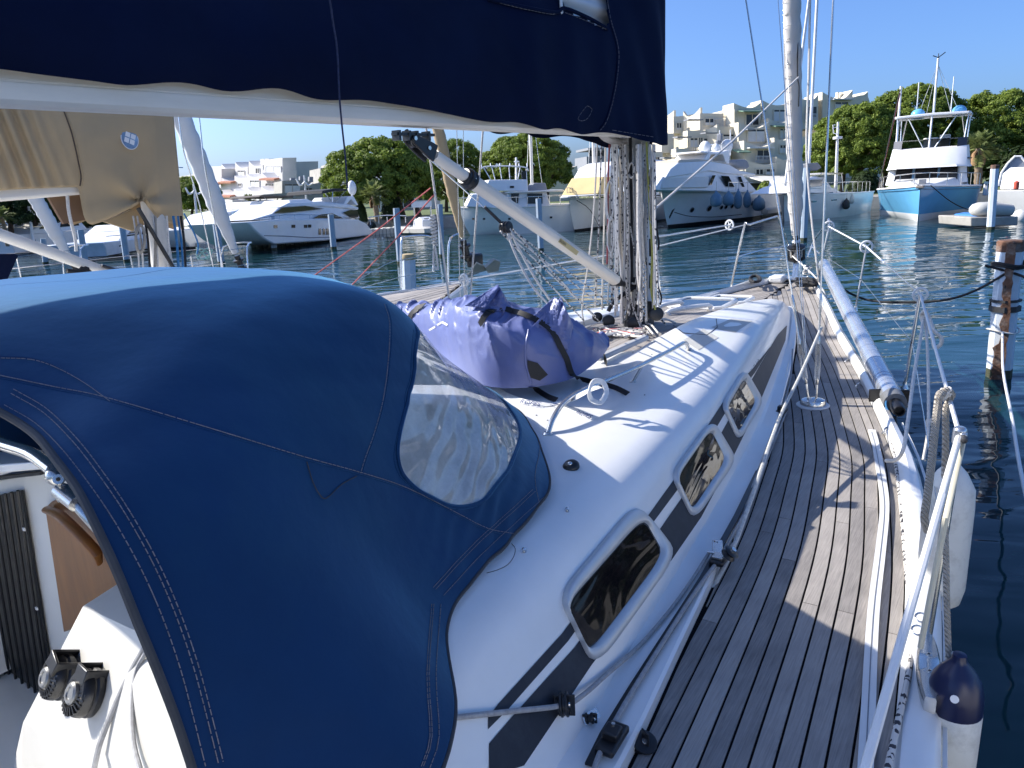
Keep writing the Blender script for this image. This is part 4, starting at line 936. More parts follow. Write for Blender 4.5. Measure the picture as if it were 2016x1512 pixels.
# split the skin: which faces belong to the clear window (traced outline, seen through the same surface)
WIN = smooth2([(819, 648), (815, 700), (813, 742), (803, 775), (800, 812), (788, 850), (781, 905), (800, 945), (850, 975), (925, 1010)], 4) + [(944, 1016)] + smooth2([(955, 985), (1000, 920), (1024, 868), (1018, 828), (990, 793), (955, 757), (885, 690), (845, 655)], 4)
def proj(p):
    d = Vector(p) - CAMP; z_ = d.dot(AX[2]); return (1008 + d.dot(AX[0]) / z_ * F_PX, 756 + d.dot(AX[1]) / z_ * F_PX)
def inside(p, P):
    x, y = p; c = False; j = len(P) - 1
    for i in range(len(P)):
        if (P[i][1] > y) != (P[j][1] > y) and x < (P[j][0] - P[i][0]) * (y - P[i][1]) / (P[j][1] - P[i][1]) + P[i][0]: c = not c
        j = i
    return c
# window in surface parameters, so it is cut from the real skin and not from the picture
WS = []
def param_of(p):
    best = None
    for j in range(0, NS + 1, 1):
        for i in range(int(NT * .45), NT + 1):
            d = (full.v[j * (NT + 1) + i] - p).length_squared
            if best is None or d < best[0]: best = (d, i, j)
    return best[1] / NT, best[2] / NS
PWIN = []
for u, v in WIN[::2]:
    p = hit(DT, u, v)
    if p is None:                                            # on the outline of the hood: nearest point of the skin
        for du in range(2, 60, 3):
            p = hit(DT, u - du, v + du * .35)
            if p: break
    PWIN.append(param_of(p) if p else None)
PWIN = [p for p in PWIN if p]
# roll the top of the window over the far side of the hood, as the pane does
top = [p for p in PWIN]
canv, clear = MB(), MB()
fine = 3
full2 = MB(); full2.grid(lambda u, v: dodge(v, u), NT * fine, NS * fine)
PW2 = [(a, b_) for a, b_ in PWIN][:27]
PW2 = [PW2[0]] + [tuple(sum(PW2[i + k][j] for k in (-1, 0, 1)) / 3 for j in (0, 1)) for i in range(1, len(PW2) - 1)] + [PW2[-1], (.9, .2), (.895, .1), (.89, -.01), (.62, -.01), (.6, .1), (.59, .2)]   # the pane runs on across the front
W2 = NT * fine + 1
def isw(u, v):
    return inside((u, v), PW2)
for q_, tgt in ((canv, False), (clear, True)): q_.v = list(full2.v)
for f in full2.f:
    c = sum((Vector((i % W2 / (W2 - 1), i // W2 / (NS * fine), 0)) for i in f), Vector()) / 4
    t_ = clear if isw(c.x, c.y) else canv
    t_.f.append(f); t_.mi.append(0)
def compact(mb):
    used = sorted({i for f in mb.f for i in f}); mp_ = {k: i for i, k in enumerate(used)}
    mb.v = [mb.v[k] for k in used]; mb.f = [[mp_[i] for i in f] for f in mb.f]; return mb
for q_ in (canv, clear): compact(q_); both(q_)
SKIN = canv.build('canvas', DODG, DG, ang=60, solid=.0025)
CLEAR = bpy.data.materials.new('clear_vinyl'); CLEAR.use_nodes = True
n = CLEAR.node_tree.nodes; L = CLEAR.node_tree.links; b = n['Principled BSDF']; b.inputs['Base Color'].default_value = (.62, .66, .68, 1); b.inputs['Roughness'].default_value = .06; b.inputs['Specular IOR Level'].default_value = .8
g = n.new('ShaderNodeNewGeometry'); z = n.new('ShaderNodeTexNoise'); z.inputs['Scale'].default_value = 1.7; z.inputs['Detail'].default_value = 1.0; z.inputs['Distortion'].default_value = 2.0
mp = n.new('ShaderNodeMapping'); mp.inputs['Scale'].default_value = (1, .9, 1.5); L.new(g.outputs['Position'], mp.inputs[0]); L.new(mp.outputs[0], z.inputs[0])
bp = n.new('ShaderNodeBump'); bp.inputs['Distance'].default_value = .018; L.new(z.outputs[0], bp.inputs['Height'])
tr = n.new('ShaderNodeBsdfTransparent'); tr.inputs[0].default_value = (.86, .88, .87, 1); gl = n.new('ShaderNodeBsdfGlossy'); gl.inputs['Roughness'].default_value = .05; L.new(bp.outputs[0], gl.inputs['Normal'])
di = n.new('ShaderNodeBsdfDiffuse'); di.inputs[0].default_value = (.62, .64, .62, 1)
fr = n.new('ShaderNodeFresnel'); fr.inputs[0].default_value = 1.75; L.new(bp.outputs[0], fr.inputs['Normal'])
z2 = n.new('ShaderNodeTexNoise'); z2.inputs['Scale'].default_value = 6; z2.inputs['Detail'].default_value = 8; z2.inputs['Roughness'].default_value = .7; L.new(mp.outputs[0], z2.inputs[0])
mr = n.new('ShaderNodeMapRange'); mr.inputs[1].default_value = .35; mr.inputs[2].default_value = .75; mr.inputs[3].default_value = .4; mr.inputs[4].default_value = .7; L.new(z2.outputs[0], mr.inputs[0])
m1 = n.new('ShaderNodeMixShader'); L.new(mr.outputs[0], m1.inputs[0]); L.new(tr.outputs[0], m1.inputs[1]); L.new(di.outputs[0], m1.inputs[2])
m2 = n.new('ShaderNodeMixShader'); L.new(fr.outputs[0], m2.inputs[0]); L.new(m1.outputs[0], m2.inputs[1]); L.new(gl.outputs[0], m2.inputs[2]); L.new(m2.outputs[0], n['Material Output'].inputs[0])
clear.build('window', CLEAR, DG, ang=80)
HP = [dodge(max(s, 0), t) for t, s in PW2[-3:] + PW2[:-3]]; HP = [p + (p - V((XC, 1.6, 1.9))).normalized() * .002 for p in cr_pts(HP, 4)]
for f_ in (lambda p: p, port): q = MB(); q.tube([f_(p) for p in HP], .008, 6); q.build('window_hem', DODG, DG)
# edges: grey binding along the opening and the foot; canvas hem round the window
def along_surf(pts, out, step=9): return [p for p in (hit(DT, u, v, out) for u, v in dens(pts, step)) if p]
q = MB(); q.tube([dodge(s / 60, 0) for s in range(61)], .0085, 8); both(q); q.build('edge_binding', BIND, DG)
q = MB(); q.tube([dodge(1, t / 50) for t in range(51)] + [dodge(1 - s / 60, 1) for s in range(61)], .006, 8); both(q); q.build('foot_binding', BIND, DG)
def stitch(pts, out=.0035, r=.0011, dash=.011, gap=.004, name='stitching', sub=4, m_=STIT):
    P = along_surf(smooth2(pts, sub), out, 5); mb = MB(); acc = 0
    for a, c in zip(P[:-1], P[1:]):
        l_ = (c - a).length
        if l_ > .2 or l_ < 1e-5: continue
        d = (c - a) / l_; t = 0
        while t < l_:
            ph = acc % (dash + gap)
            if ph < dash: k = min(dash - ph, l_ - t); mb.tube([a + d * t, a + d * (t + k)], r, 4, caps=False)
            else: k = dash + gap - ph
            k = max(k, 1e-4); t += k; acc += k
    if mb.v: return mb.build(name, m_, DG)
def seam(pts, sub=4):
    P = along_surf(smooth2(pts, sub), .001, 8); mb = MB(); mb.tube(P, .0026, 6, flat=.7); mb.build('seam', DODG, DG)
S_MAIN = [(0, 745), (110, 768), (215, 790), (450, 860), (600, 905), (710, 935), (800, 965), (900, 1015), (960, 1045), (1010, 1055)]
seam(S_MAIN); stitch([(u, v - 4) for u, v in S_MAIN])
S_V = [(760, 600), (770, 640), (766, 720), (756, 790), (740, 850), (722, 900), (712, 932)]
seam(S_V); stitch([(u - 4, v) for u, v in S_V])
S_S = [(0, 703), (60, 706), (110, 722), (165, 752), (215, 788)]; seam(S_S); stitch([(u + 2, v + 4) for u, v in S_S], dash=.008)
AE = [(0, 815), (60, 850), (110, 900), (160, 965), (210, 1040), (260, 1130), (300, 1220), (335, 1320), (362, 1420), (385, 1512)]
def offs(P, d): 
    out = []
    for i, (u, v) in enumerate(P):
        a, c = P[max(i - 1, 0)], P[min(i + 1, len(P) - 1)]; tx, ty = c[0] - a[0], c[1] - a[1]; l_ = math.hypot(tx, ty); out.append((u + ty / l_ * d, v - tx / l_ * d))
    return out
for d_ in (18, 44, 54): stitch(offs(AE, d_))
FB = [(1075, 985), (1020, 1035), (950, 1100), (878, 1178)]; BB = [(872, 1190), (862, 1330), (868, 1450), (850, 1512)]
for d_ in (8, 28, 34): stitch([(u - d_ * .8, v - d_ * .6) for u, v in FB], sub=3); stitch([(u - d_ * .7, v) for u, v in BB], sub=3)
stitch([(1082, 900), (1083, 960), (1070, 985)], sub=3); stitch([(1046, 835), (1062, 880), (1052, 940), (1062, 1000)], sub=3)
seam([(u - 6, v + 2) for u, v in WIN[:36]], 1)
# loose thread
q = MB(); P_ = along_surf(smooth2([(602, 910), (612, 945), (625, 972), (640, 982), (670, 955), (700, 938)], 5), .004, 5); q.tube(P_, .0014, 5); q.build('loose_thread', BIND, DG)
P_ = [hit(CT, u, v, .012) for u, v in smooth2([(1006, 1076), (1013, 1086), (1010, 1102), (998, 1118), (978, 1128), (957, 1134)], 3)]; q = MB(); q.tube([p for p in P_ if p], .0014, 5); q.build('lashing_wire', RUBB, DG)
# stainless bow under the aft edge with its hinge and socket
q = MB(); B_ = [aty(-60, 835, .78), aty(0, 872, .76), aty(60, 893, .75), aty(104, 925, .745)]
q.tube(B_, .0165, 14, 4); q.build('bow_tube', STEEL, DG)
h0, h1, h2 = aty(104, 925, .745), aty(125, 962, .745), aty(200, 1045, .76)
q = MB(); q.tube([h1, h2, aty(330, 1190, .85)], .0155, 14, 3); q.build('bow_tube', STEEL, DG)
q = MB(); q.tube([aty(118, 965, .74), aty(152, 992, .742)], .0205, 16); q.lathe([(.021, 0), (.022, .002), (.022, .006), (.0205, .008)], aty(128, 973, .741), h2 - h1, 18); q.build('socket', STEEL, DG)
q = MB(); d_ = (h1 - h0).normalized(); s_ = d_.cross(ray(110, 930)).normalized()
q.ball(h0.lerp(h1, .3), .024, 14, 10); q.beam(h0 - d_ * .01, h1 + d_ * .012, .012, .034, ray(110, 930)); q.lathe([(.012, 0), (.012, .03)], h0.lerp(h1, .5) - ray(110, 940).normalized() * .028, ray(110, 940), 14); hg = q.build('hinge', STEEL, DG)
q = MB(); q.lathe([(.005, 0), (.005, .004)], h0.lerp(h1, .5) - ray(110, 940).normalized() * .031, ray(110, 940), 10); q.build('rivet', RUBB, hg)

# ============================================================ COCKPIT FRONT: bulkhead, washboard, winch pod
q = MB(); q.prism([aty(u, v, 1.125) for u, v in ((-120, 965), (260, 905), (330, 1300), (200, 1620), (-160, 1620))], (0, .03, 0)); q.build('companionway_bulkhead', GELC, YA)
WD = [(88, 1000), (100, 988), (175, 952), (250, 975), (255, 1200), (125, 1245)]
q = MB(); q.prism([aty(u, v, 1.11) for u, v in WD], (0, .012, 0)); wdoor = q.build('companionway_door', WOOD, YA, bevel=.004)
q = MB(); q.tube([aty(92, 1003, 1.09), aty(120, 1018, 1.075), aty(185, 1082, 1.075), aty(196, 1108, 1.09)], [.018, .022, .02, .014], 10, 4, flat=.7); q.build('handle', WOOD, wdoor)
q = MB(); q.prism([aty(u, v, 1.10) for u, v in ((212, 960), (300, 960), (300, 1160), (232, 1150))], (0, .01, 0)); q.build('doorway', mat('dark_doorway', (.02, .012, .008), .8), YA)
q = MB()
for i in range(7):
    a = (-40 + i * 12.5, 985 - i * 3.2); c = (30 + i * 10, 1400 - i * 8)
    q.tube([aty(*a, 1.095), aty(*c, 1.095)], .0062, 6)
q.prism([aty(u, v, 1.105) for u, v in ((-50, 985), (40, 966), (100, 1340), (20, 1400))], (0, .01, 0)); lv = q.build('slatted_vent', BLACK, YA)
for u, v in ((47, 1042), (72, 1198)): mb = MB(); mb.box(aty(u, v, 1.09), (.014, .006, .012)); mb.build('clip', PLAST, lv)
q = MB(); q.hexa([aty(-150, 945, .92), aty(84, 925, 1.0), aty(84, 897, 1.12), aty(-150, 915, 1.12), aty(-150, 925, .92), aty(84, 908, 1.0), aty(84, 885, 1.12), aty(-150, 895, 1.12)]); q.build('sliding_hatch', GEL, YA, bevel=.006)
q = MB(); q.beam(aty(-100, 952, 1.06), aty(88, 930, 1.06), .03, .01); q.build('hatch_seal', RUBB, YA)
q = MB(); q.box((XC, -.55, .7), (2.3, 3.9, .05)); q.build('cockpit_sole', GELC, YA)
# winch pod: chamfered white moulding with two sheave blocks
pd = [aty(160, 1192, .92), aty(262, 1128, 1.06), aty(420, 1180, 1.06), aty(310, 1262, .88)]          # top
pf = [aty(45, 1420, .74), aty(400, 1560, .66), aty(400, 1800, .62), aty(35, 1700, .66)]
q = MB()
A0, B0, C0, D0 = pd; E0, F0, G0, H0 = pf
q.add([A0, B0, C0, D0, E0, F0, G0, H0, aty(420, 1300, 1.06), aty(-20, 1700, 1.06), aty(60, 1560, 1.06)],
      [(0, 1, 2, 3), (0, 3, 5, 4), (4, 5, 6, 7), (3, 2, 8, 5), (5, 8, 6), (0, 4, 10, 1), (4, 7, 9, 10), (1, 10, 8, 2), (10, 9, 6, 8), (7, 6, 9)])
POD = q.build('winch_pod', SUNDIM, YA, bevel=.014, ang=30); PT = bvh(q)
q = MB(); q.lathe([(.05, -.02), (.05, .004), (.04, .006)], aty(300, 1195, .97), (0, -.35, 1), 20); q.build('tube_foot', STEEL, POD)
nf = (D0 - A0).cross(E0 - A0).normalized()
if nf.dot(A0 - CAMP) > 0: nf = -nf
for (u, v) in ((150, 1332), (205, 1362)):
    p = hit(PT, u, v, 0); up_ = (hit(PT, u + 15, v - 30, 0) - p).normalized(); sx = up_.cross(nf).normalized()
    blk = thing('organiser_block', 'black ribbed block with a grey cap, %s of two on the winch pod' % ('left' if u < 180 else 'right'), 'block', p, 'black blocks on the winch pod')
    mb = MB(); mb.lathe([(.0639, 0), (.0656, .0178), (.0604, .0231), (.0604, .0266), (.0656, .0301), (.0656, .0426), (.0604, .0479), (.0604, .0515), (.0648, .0550), (.0621, .0710), (.0532, .0799)], p, nf, 28); mb.build('housing', BLACK, blk)
    mb = MB()
    for i in range(26):
        a = 6.283 * i / 26; d_ = sx * math.cos(a) + up_ * math.sin(a); mb.beam(p + d_ * .0355 + nf * .0816, p + d_ * .0586 + nf * .0745, .0054, .0071, nf)
    mb.build('ribs', BLACK, blk)
    mb = MB(); mb.lathe([(.0301, .0710), (.0301, .0887), (.0249, .0941), (.0178, .0941), (.0160, .0905)], p, nf, 24); mb.build('cap', mat('grey_cap', (.28, .28, .27), .35, .6), blk)
    mb = MB(); c = p + up_ * .0639 + nf * .0568
    for sg in (-1, 1): mb.beam(c + sx * sg * .0301 - nf * .0532 - up_ * .0143, c + sx * sg * .0301 + nf * .0284 - up_ * .0143, .0089, .0461, up_)
    mb.beam(c - sx * .0346 + nf * .0284 - up_ * .0143, c + sx * .0346 + nf * .0284 - up_ * .0143, .0461, .0089, nf); mb.build('bail', BLACK, blk, bevel=.0035)
# two grey ropes hang over the pod
for k_, (P_, lb) in enumerate([([(312, 1258), (285, 1300), (255, 1360), (225, 1430), (205, 1490), (195, 1560)], 'thick grey rope hanging over the winch pod, nearest the black blocks'),
                 ([(318, 1268), (288, 1310), (277, 1360), (276, 1430), (285, 1490), (310, 1560)], 'thin grey rope hanging over the winch pod beside the hood edge')]):
    pp = [hit(PT, u, v, .02) for u, v in smooth2(P_, 3)]; pp = [p for p in pp if p]
    mb = MB(); mb.tube(pp, .0075 if k_ == 0 else .0062, 8, 2); single(mb, 'rope', ROPEG, lb, 'rope', 'ropes on the winch pod')

# ============================================================ BOOM, SAIL COVER, VANG
BX = XC + .02
BM = thing('boom', 'grey aluminium boom under the navy sail cover', 'boom', (BX, MY - .15, 3.2))
def bx(y): return BX + (y - 5.4) * .072                    # the boom is let off a little to port
def bsec(y):
    zb = 3.10 + .0092 * max(0, 5.4 - y); x = bx(y)
    hw = .082 - max(0, y - 4.6) * .02
    return [V((x + a * hw / .082, y, zb + c)) for a, c in ((-.06, 0), (.06, 0), (.077, .014), (.082, .034), (.082, .066), (.078, .068), (.078, .073), (.081, .075), (.056, .2), (-.056, .2), (-.081, .075), (-.082, .034), (-.077, .014))]
q = MB(); q.loft([bsec(y) for y in (-2.2, 0, 1, 2, 3, 4, 4.6, 5.2, 5.38)], True, True); q.build('spar', ALU, BM, ang=25)
q = MB(); q.hexa([V((BX - .05, 5.36, 3.09)), V((BX + .05, 5.36, 3.09)), V((BX + .03, 5.49, 3.12)), V((BX - .03, 5.49, 3.12)), V((BX - .05, 5.36, 3.3)), V((BX + .05, 5.36, 3.3)), V((BX + .03, 5.49, 3.2)), V((BX - .03, 5.49, 3.2))]); q.build('gooseneck', STEEL, BM, bevel=.01)
VX = bx(2.95)
q = MB()
for u in (780, 800, 815, 838): p = atx(u, 256, VX); q.box(V((VX, p.y, 3.075)), (.05, .018, .05))
q.beam(V((VX, atx(775, 256, VX).y, 3.082)), V((VX, atx(850, 256, VX).y, 3.082)), .04, .014); q.build('vang_bracket', BLACK, BM)
# sail cover
CV = thing('sail_cover', 'navy canvas sail cover draped over the boom and round the mast', 'sail cover', (XC, 3, 3.2))
CB = [(-2.4, 3.19), (.8, 3.20), (1.1, 3.205), (1.45, 3.20), (1.6, 3.185), (1.9, 3.20), (2.4, 3.195), (2.8, 3.18), (3.3, 3.16), (3.7, 3.135), (4.1, 3.115), (4.5, 3.10), (5.0, 3.09), (5.55, 3.045), (5.9, 3.04)]
CTT = [(-2.4, 3.6), (.5, 3.64), (1.5, 3.66), (2.2, 3.68), (2.9, 3.78), (4.2, 4.1), (5.0, 4.28), (5.4, 4.75), (5.6, 5.1), (5.9, 4.9)]
def cvw(y, t):                                             # half width at height share t
    body = .105 + .10 * math.sin(math.pi * min(1, t * 1.05 + .12)) ** .8 - .06 * t
    if y > 4.9: body = lerp(body, .20 - .05 * t, min(1, (y - 4.9) / .45))
    if y > 5.55: body *= math.sqrt(max(0, 1 - ((y - 5.55) / .36) ** 2))
    return body
def cover(s, t):                                           # s aft->front, t bottom->top
    y = lerp(-2.4, 5.905, s); zb, zt = tab(CB, y), tab(CTT, y); z_ = lerp(zb, zt, t); w = cvw(y, t)
    f = 0
    # drape folds: sweep aft and down from gathers near the lacing
    for yc, am, k in ((2.05, .020, 8), (2.9, .012, 7), (3.9, .024, 9), (4.35, .014, 12), (1.0, .014, 7), (4.75, .012, 14)):
        ph = (y - yc) + (t - .5) * -.55 * (1 - t * .3) - .35 * (1 - t) ** 3; f += am * math.exp(-(ph * k * .55) ** 2) * math.sin(ph * k + .6) * (1 - .35 * t)
    f += .006 * noise.noise(V((y * 2, t * 3, 1))) + .004 * noise.noise(V((y * 9 + t * 8, t * 4, 3))) * (1 - t)
    if y > 5: f += .012 * math.sin((y * 2.2 + t * 1.5) * 8) * min(1, (y - 5) / .3) * (1 if y < 5.75 else .3)
    return V((bx(y) - .02 + w + f, y, z_ + .0078 * max(0, 5.4 - y) + .012 * math.sin(y * 9 + 2 * math.sin(y * 3)) * (1 - t) ** 4))
q = MB(); q.grid(lambda u, v: cover(u, v), 240, 40); COVT = None
cvm = MB(); cvm.v = list(q.v); cvm.f = [f[:] for f in q.f]; cvm.mi = list(q.mi)
COVT = bvh(cvm)
# slot near the mast where the bundled sail shows
SLOT = [(1108, -60), (1110, 18), (1135, 29), (1160, 40), (1196, 57), (1200, -60)]
o = len(q.v); k = len(q.f); q.v += [V((2 * (bx(p.y) - .02) - p.x, p.y, p.z)) for p in q.v]; q.f += [[o + j for j in f][::-1] for f in q.f[:k]]; q.mi += [0] * k
# join top
q.grid(lambda u, v: V((lerp(2 * (bx(cover(u, 1).y) - .02) - cover(u, 1).x, cover(u, 1).x, v), cover(u, 1).y, cover(u, 1).z + .05 * math.sin(math.pi * v))), 120, 6)
keep = []
for f in q.f:
    c = sum((q.v[i] for i in f), Vector()) / len(f)
    if c.x > bx(c.y) and inside(proj(c), SLOT): continue
    keep.append(f)
q.f = keep; q.mi = [0] * len(keep)
q.build('canvas', NAVY, CV, ang=70)
q = MB(); q.grid(lambda u, v: V((bx(lerp(4.0, 5.4, u)) + .02 + .022 * math.sin(v * 34 + u * 5), lerp(4.0, 5.4, u), lerp(3.7, 4.25 + .25 * u, v))), 40, 60); q.build('bundled_sail', SAILW, CV, solid=.004)
def cov_line(pts, out, r, name, m_, sub=4, dash=None):
    P = [p for p in (hit(COVT, u, v, out) for u, v in dens(smooth2(pts, sub), 6)) if p]
    mb = MB()
    if dash:
        for i in range(0, len(P) - 1):
            if (P[i + 1] - P[i]).length < .15: mb.tube([P[i], P[i].lerp(P[i + 1], .72)], r, 4, caps=False)
    else: mb.tube(P, r, 6)
    if mb.v: return mb.build(name, m_, CV)
cov_line([(958, 0), (1020, 14), (1090, 26), (1110, 18), (1160, 38), (1194, 58)], .008, .013, 'lacing_hem', NAVY)
cov_line([(958, 2), (1020, 18), (1085, 30), (1100, 24), (1150, 42), (1194, 60)], .012, .0016, 'stitching', STIT, dash=1)
cov_line([(1193, 0), (1199, 40), (1213, 90), (1214, 130), (1205, 190), (1190, 240), (1172, 262)], .004, .0045, 'seam', NAVY); cov_line([(1195, 0), (1201, 40), (1215, 90), (1216, 130), (1207, 190), (1192, 240), (1174, 262)], .008, .0015, 'stitching', STIT, dash=1)
cov_line([(1155, 208), (1165, 215), (1157, 232), (1146, 238), (1137, 234), (1146, 219), (1155, 208)], .003, .0017, 'patch_stitching', STIT, 2, dash=1)
cov_line([(1205, 256), (1240, 262), (1288, 270)], .003, .0016, 'stitching', STIT, 3, dash=1)
p = hit(COVT, 1102, 12, .012); q = MB(); q.beam(p + V((0, 0, .06)), p - V((0, -.004, .06)), .028, .012, (1, 0, 0)); q.build('lacing_hook', PLAST, CV, bevel=.004)
q = MB(); A_ = [aty(u, v, y) for u, v, y in ((1180, 262, 5.25), (1195, 272, 5.35), (1218, 279, 5.5), (1240, 274, 5.55), (1262, 268, 5.6))]
q.tube(A_, [.03, .045, .05, .045, .03], 10, 4, flat=.6); q.build('gathered_hem', SAIL, CV)
q = MB(); P_ = aty(1255, 262, 5.55); q.tube([P_ - V((.02, .02, .02)), P_, P_ + V((.03, -.02, .03))], .013, 8, 3); q.build('tie', ROPE, CV)
# rigid vang: alloy tube, collar, head with sheaves, foot fork
VG = thing('boom_vang', 'alloy telescopic boom vang with black collar slanting down to the mast foot', 'vang', (XC, MY - .3, 2.0))
v0, v1 = atx(820, 282, VX), atx(1210, 551, XC); vd = (v1 - v0).normalized(); f_ = lambda t: v0.lerp(v1, t)
tc = f_(.19)
def ovaltube(a, c, r, name, m_, par, fl=.8): mb = MB(); mb.tube([a, c], r, 20, flat=fl); return mb.build(name, m_, par, ang=50)
ovaltube(f_(.06), tc, .040, 'inner_tube', ALU, VG); ov = ovaltube(tc, v1, .052, 'outer_tube', ALU, VG)
for r_, z_ in ((-.5, 1), (.1, 1), (.6, .8)):
    s_ = vd.cross(V((0, 0, 1))).normalized(); u_ = s_.cross(vd)
    mb = MB(); o_ = s_ * .052 * math.cos(r_) + u_ * .0425 * math.sin(r_); mb.beam(tc + o_, v1 + o_, .006, .003, o_); mb.build('groove', ALU, ov)
q = MB(); q.lathe([(.046, -.03), (.052, -.025), (.052, -.01), (.06, -.006), (.06, .012), (.054, .016), (.054, .026), (.058, .03), (.058, .045)], tc, vd, 20); q.build('collar', BLACK, VG)
q = MB(); s_ = vd.cross(V((0, 0, 1))).normalized()
for sg in (-1, 1):
    rr = []
    for t, h_ in ((-.085, .014), (-.06, .026), (-.01, .036), (.05, .046), (.10, .05)):
        c = v0 + vd * (t + .02) + s_ * sg * .03; u_ = s_.cross(vd); rr.append([c - u_ * h_ - s_ * .008, c + u_ * h_ * .9 - s_ * .008, c + u_ * h_ * .9 + s_ * .008, c - u_ * h_ - s_ * .008 * -1])
    q.loft(rr, True, True)
hd = q.build('head', BLACK, VG, bevel=.004)
for t in (-.05, .06): mb = MB(); mb.lathe([(.011, 0), (.011, .003)], v0 + vd * t + s_ * .042 * (1 if s_.x > 0 else -1), s_ * (1 if s_.x > 0 else -1), 14); mb.build('pin', STEEL, hd)
mb = MB(); mb.lathe([(.03, -.02), (.034, -.016), (.028, 0), (.034, .016), (.03, .02)], v0 - vd * .02, s_, 18); mb.build('sheave', BLACK, hd)
q = MB(); q.tube([v0 - vd * .05, atx(800, 256, VX)], .011, 8); q.build('link', BLACK, VG)
q = MB(); q.hexa([v1 + s_ * .045 + V((0, 0, .045)), v1 - s_ * .045 + V((0, 0, .045)), v1 - s_ * .045 - V((0, 0, .045)), v1 + s_ * .045 - V((0, 0, .045))] + [v1 + vd * .09 + s_ * k * .03 + V((0, 0, j * .02)) for k, j in ((1, 1), (-1, 1), (-1, -1), (1, -1))])
q.tube([v1 + vd * .08, V((XC, MY - .12, v1.z - .09))], .022, 10); q.build('foot_fork', BLACK, VG, bevel=.006)
q = MB(); q.lathe([(.125, -.05), (.135, -.03), (.135, .03), (.125, .05)], (XC, MY, v1.z - .07), n=22); q.tube([V((XC + .05, MY - .12, v1.z - .08)), V((XC - .1, MY - .25, v1.z - .2)), V((XC - .14, MY - .28, v1.z - .28))], .018, 8, 3); q.build('mast_clamp', BLACK, VG)
# label on the vang
o_ = None
for a in [i * .05 for i in range(-20, 40)]:
    pass
tt = bvh(MB().tube([tc, v1], .0525, 40, flat=.8)); pa, pb = hit(tt, 1101, 472, .001), hit(tt, 1137, 499, .001)
if pa and pb:
    _, nn, _, _ = tt.ray_cast(CAMP, ray(1119, 486).normalized(), 60)
    nn = nn if nn.dot(ray(1119, 486)) < 0 else -nn
    mb = MB(); sd_ = (pb - pa).cross(nn).normalized() * .016; k_ = nn * .0004; mb.add([pa - sd_ + k_, pb - sd_ + k_, pb + sd_ + k_, pa + sd_ + k_], [(0, 1, 2, 3)]); mb.build('label_plate', GOLD, VG)
    text('SELDEN', .024, frame(pa + nn * .0012 + (pa - pb).normalized() * -.004 + sd_ * .5 * (1 if (sd_.z < 0) else -1), pb - pa, nn), VG, BLACK, th=.0004)
# topping line down the boom, thin dark blue
q = MB(); P_ = [aty(u, v, 2.0) for u, v in ((648, -10), (655, 40), (664, 100), (668, 185), (673, 245), (680, 310), (684, 370))]; P_ = [atx(u, v, BX + .25 - .05 * i) for i, (u, v) in enumerate(((648, -10), (655, 40), (664, 100), (668, 185), (673, 245), (680, 310), (684, 370)))]
q.tube(P_, .0045, 6, 3); single(q, 'rope', mat('dark_blue_line', (.02, .03, .08), .8, var=.6, vs=120), 'thin dark blue line hanging in front of the sail cover and boom', 'rope')
# vang tackle: wire, block and six falls of flecked line
wb0, wb1 = f_(.02), atx(985, 437, XC + .02)
q = MB(); q.tube([wb0 - V((0, 0, .03)), wb1], .004, 6); q.build('wire', STEEL, VG)
q = MB(); q.tube([wb1 - (wb1 - wb0).normalized() * .14, wb1], .010, 8); q.build('wire_terminal', BLACK, VG)
q = MB(); bc = wb1 + (wb1 - wb0).normalized() * .05
for k in (-1, 0, 1): q.lathe([(.03, -.008), (.036, -.006), (.036, .006), (.03, .008)], bc + s_ * k * .022, s_, 16)
q.box(bc, (.06, .05, .05)); q.build('tackle_block', BLACK, VG, bevel=.006)
FL = mat('flecked_rope', (.5, .48, .44), .85, var=.0, vs=60)
n = FL.node_tree.nodes; L = FL.node_tree.links; z = n.new('ShaderNodeTexVoronoi'); z.inputs['Scale'].default_value = 70; g = n.new('ShaderNodeNewGeometry'); L.new(g.outputs['Position'], z.inputs[0])
cr = n.new('ShaderNodeValToRGB'); cr.color_ramp.interpolation = 'CONSTANT'; cr.color_ramp.elements[0].color = (.04, .04, .05, 1); cr.color_ramp.elements[1].position = .28; cr.color_ramp.elements[1].color = (.6, .57, .52, 1); sp_ = n.new('ShaderNodeSeparateColor'); L.new(z.outputs['Color'], sp_.inputs[0]); L.new(sp_.outputs[0], cr.inputs[0]); L.new(cr.outputs[0], n['Principled BSDF'].inputs['Base Color'])
vb = atx(1200, 610, XC)
for (u0, v0_, u1, v1_, m_) in ((990, 452, 1172, 622, FL), (998, 455, 1190, 606, FL), (1005, 450, 1205, 600, FL), (985, 455, 1150, 632, FL), (1010, 452, 1180, 634, FL)):
    q = MB(); a = atx(u0, v0_, XC + .03); c = atx(u1, v1_, XC + .04); q.tube([a, c], .0055, 6); q.build('tackle_line', m_, VG)
for P_, m_ in (([(1003, 450), (1022, 490), (1052, 545), (1082, 590)], ROPE), ([(1000, 460), (1015, 500), (1046, 560), (1080, 600)], ROPE)):
    q = MB(); q.tube([atx(u, v, XC + .06) for u, v in P_], .0075, 6, 4); q.build('tackle_line', m_, VG)
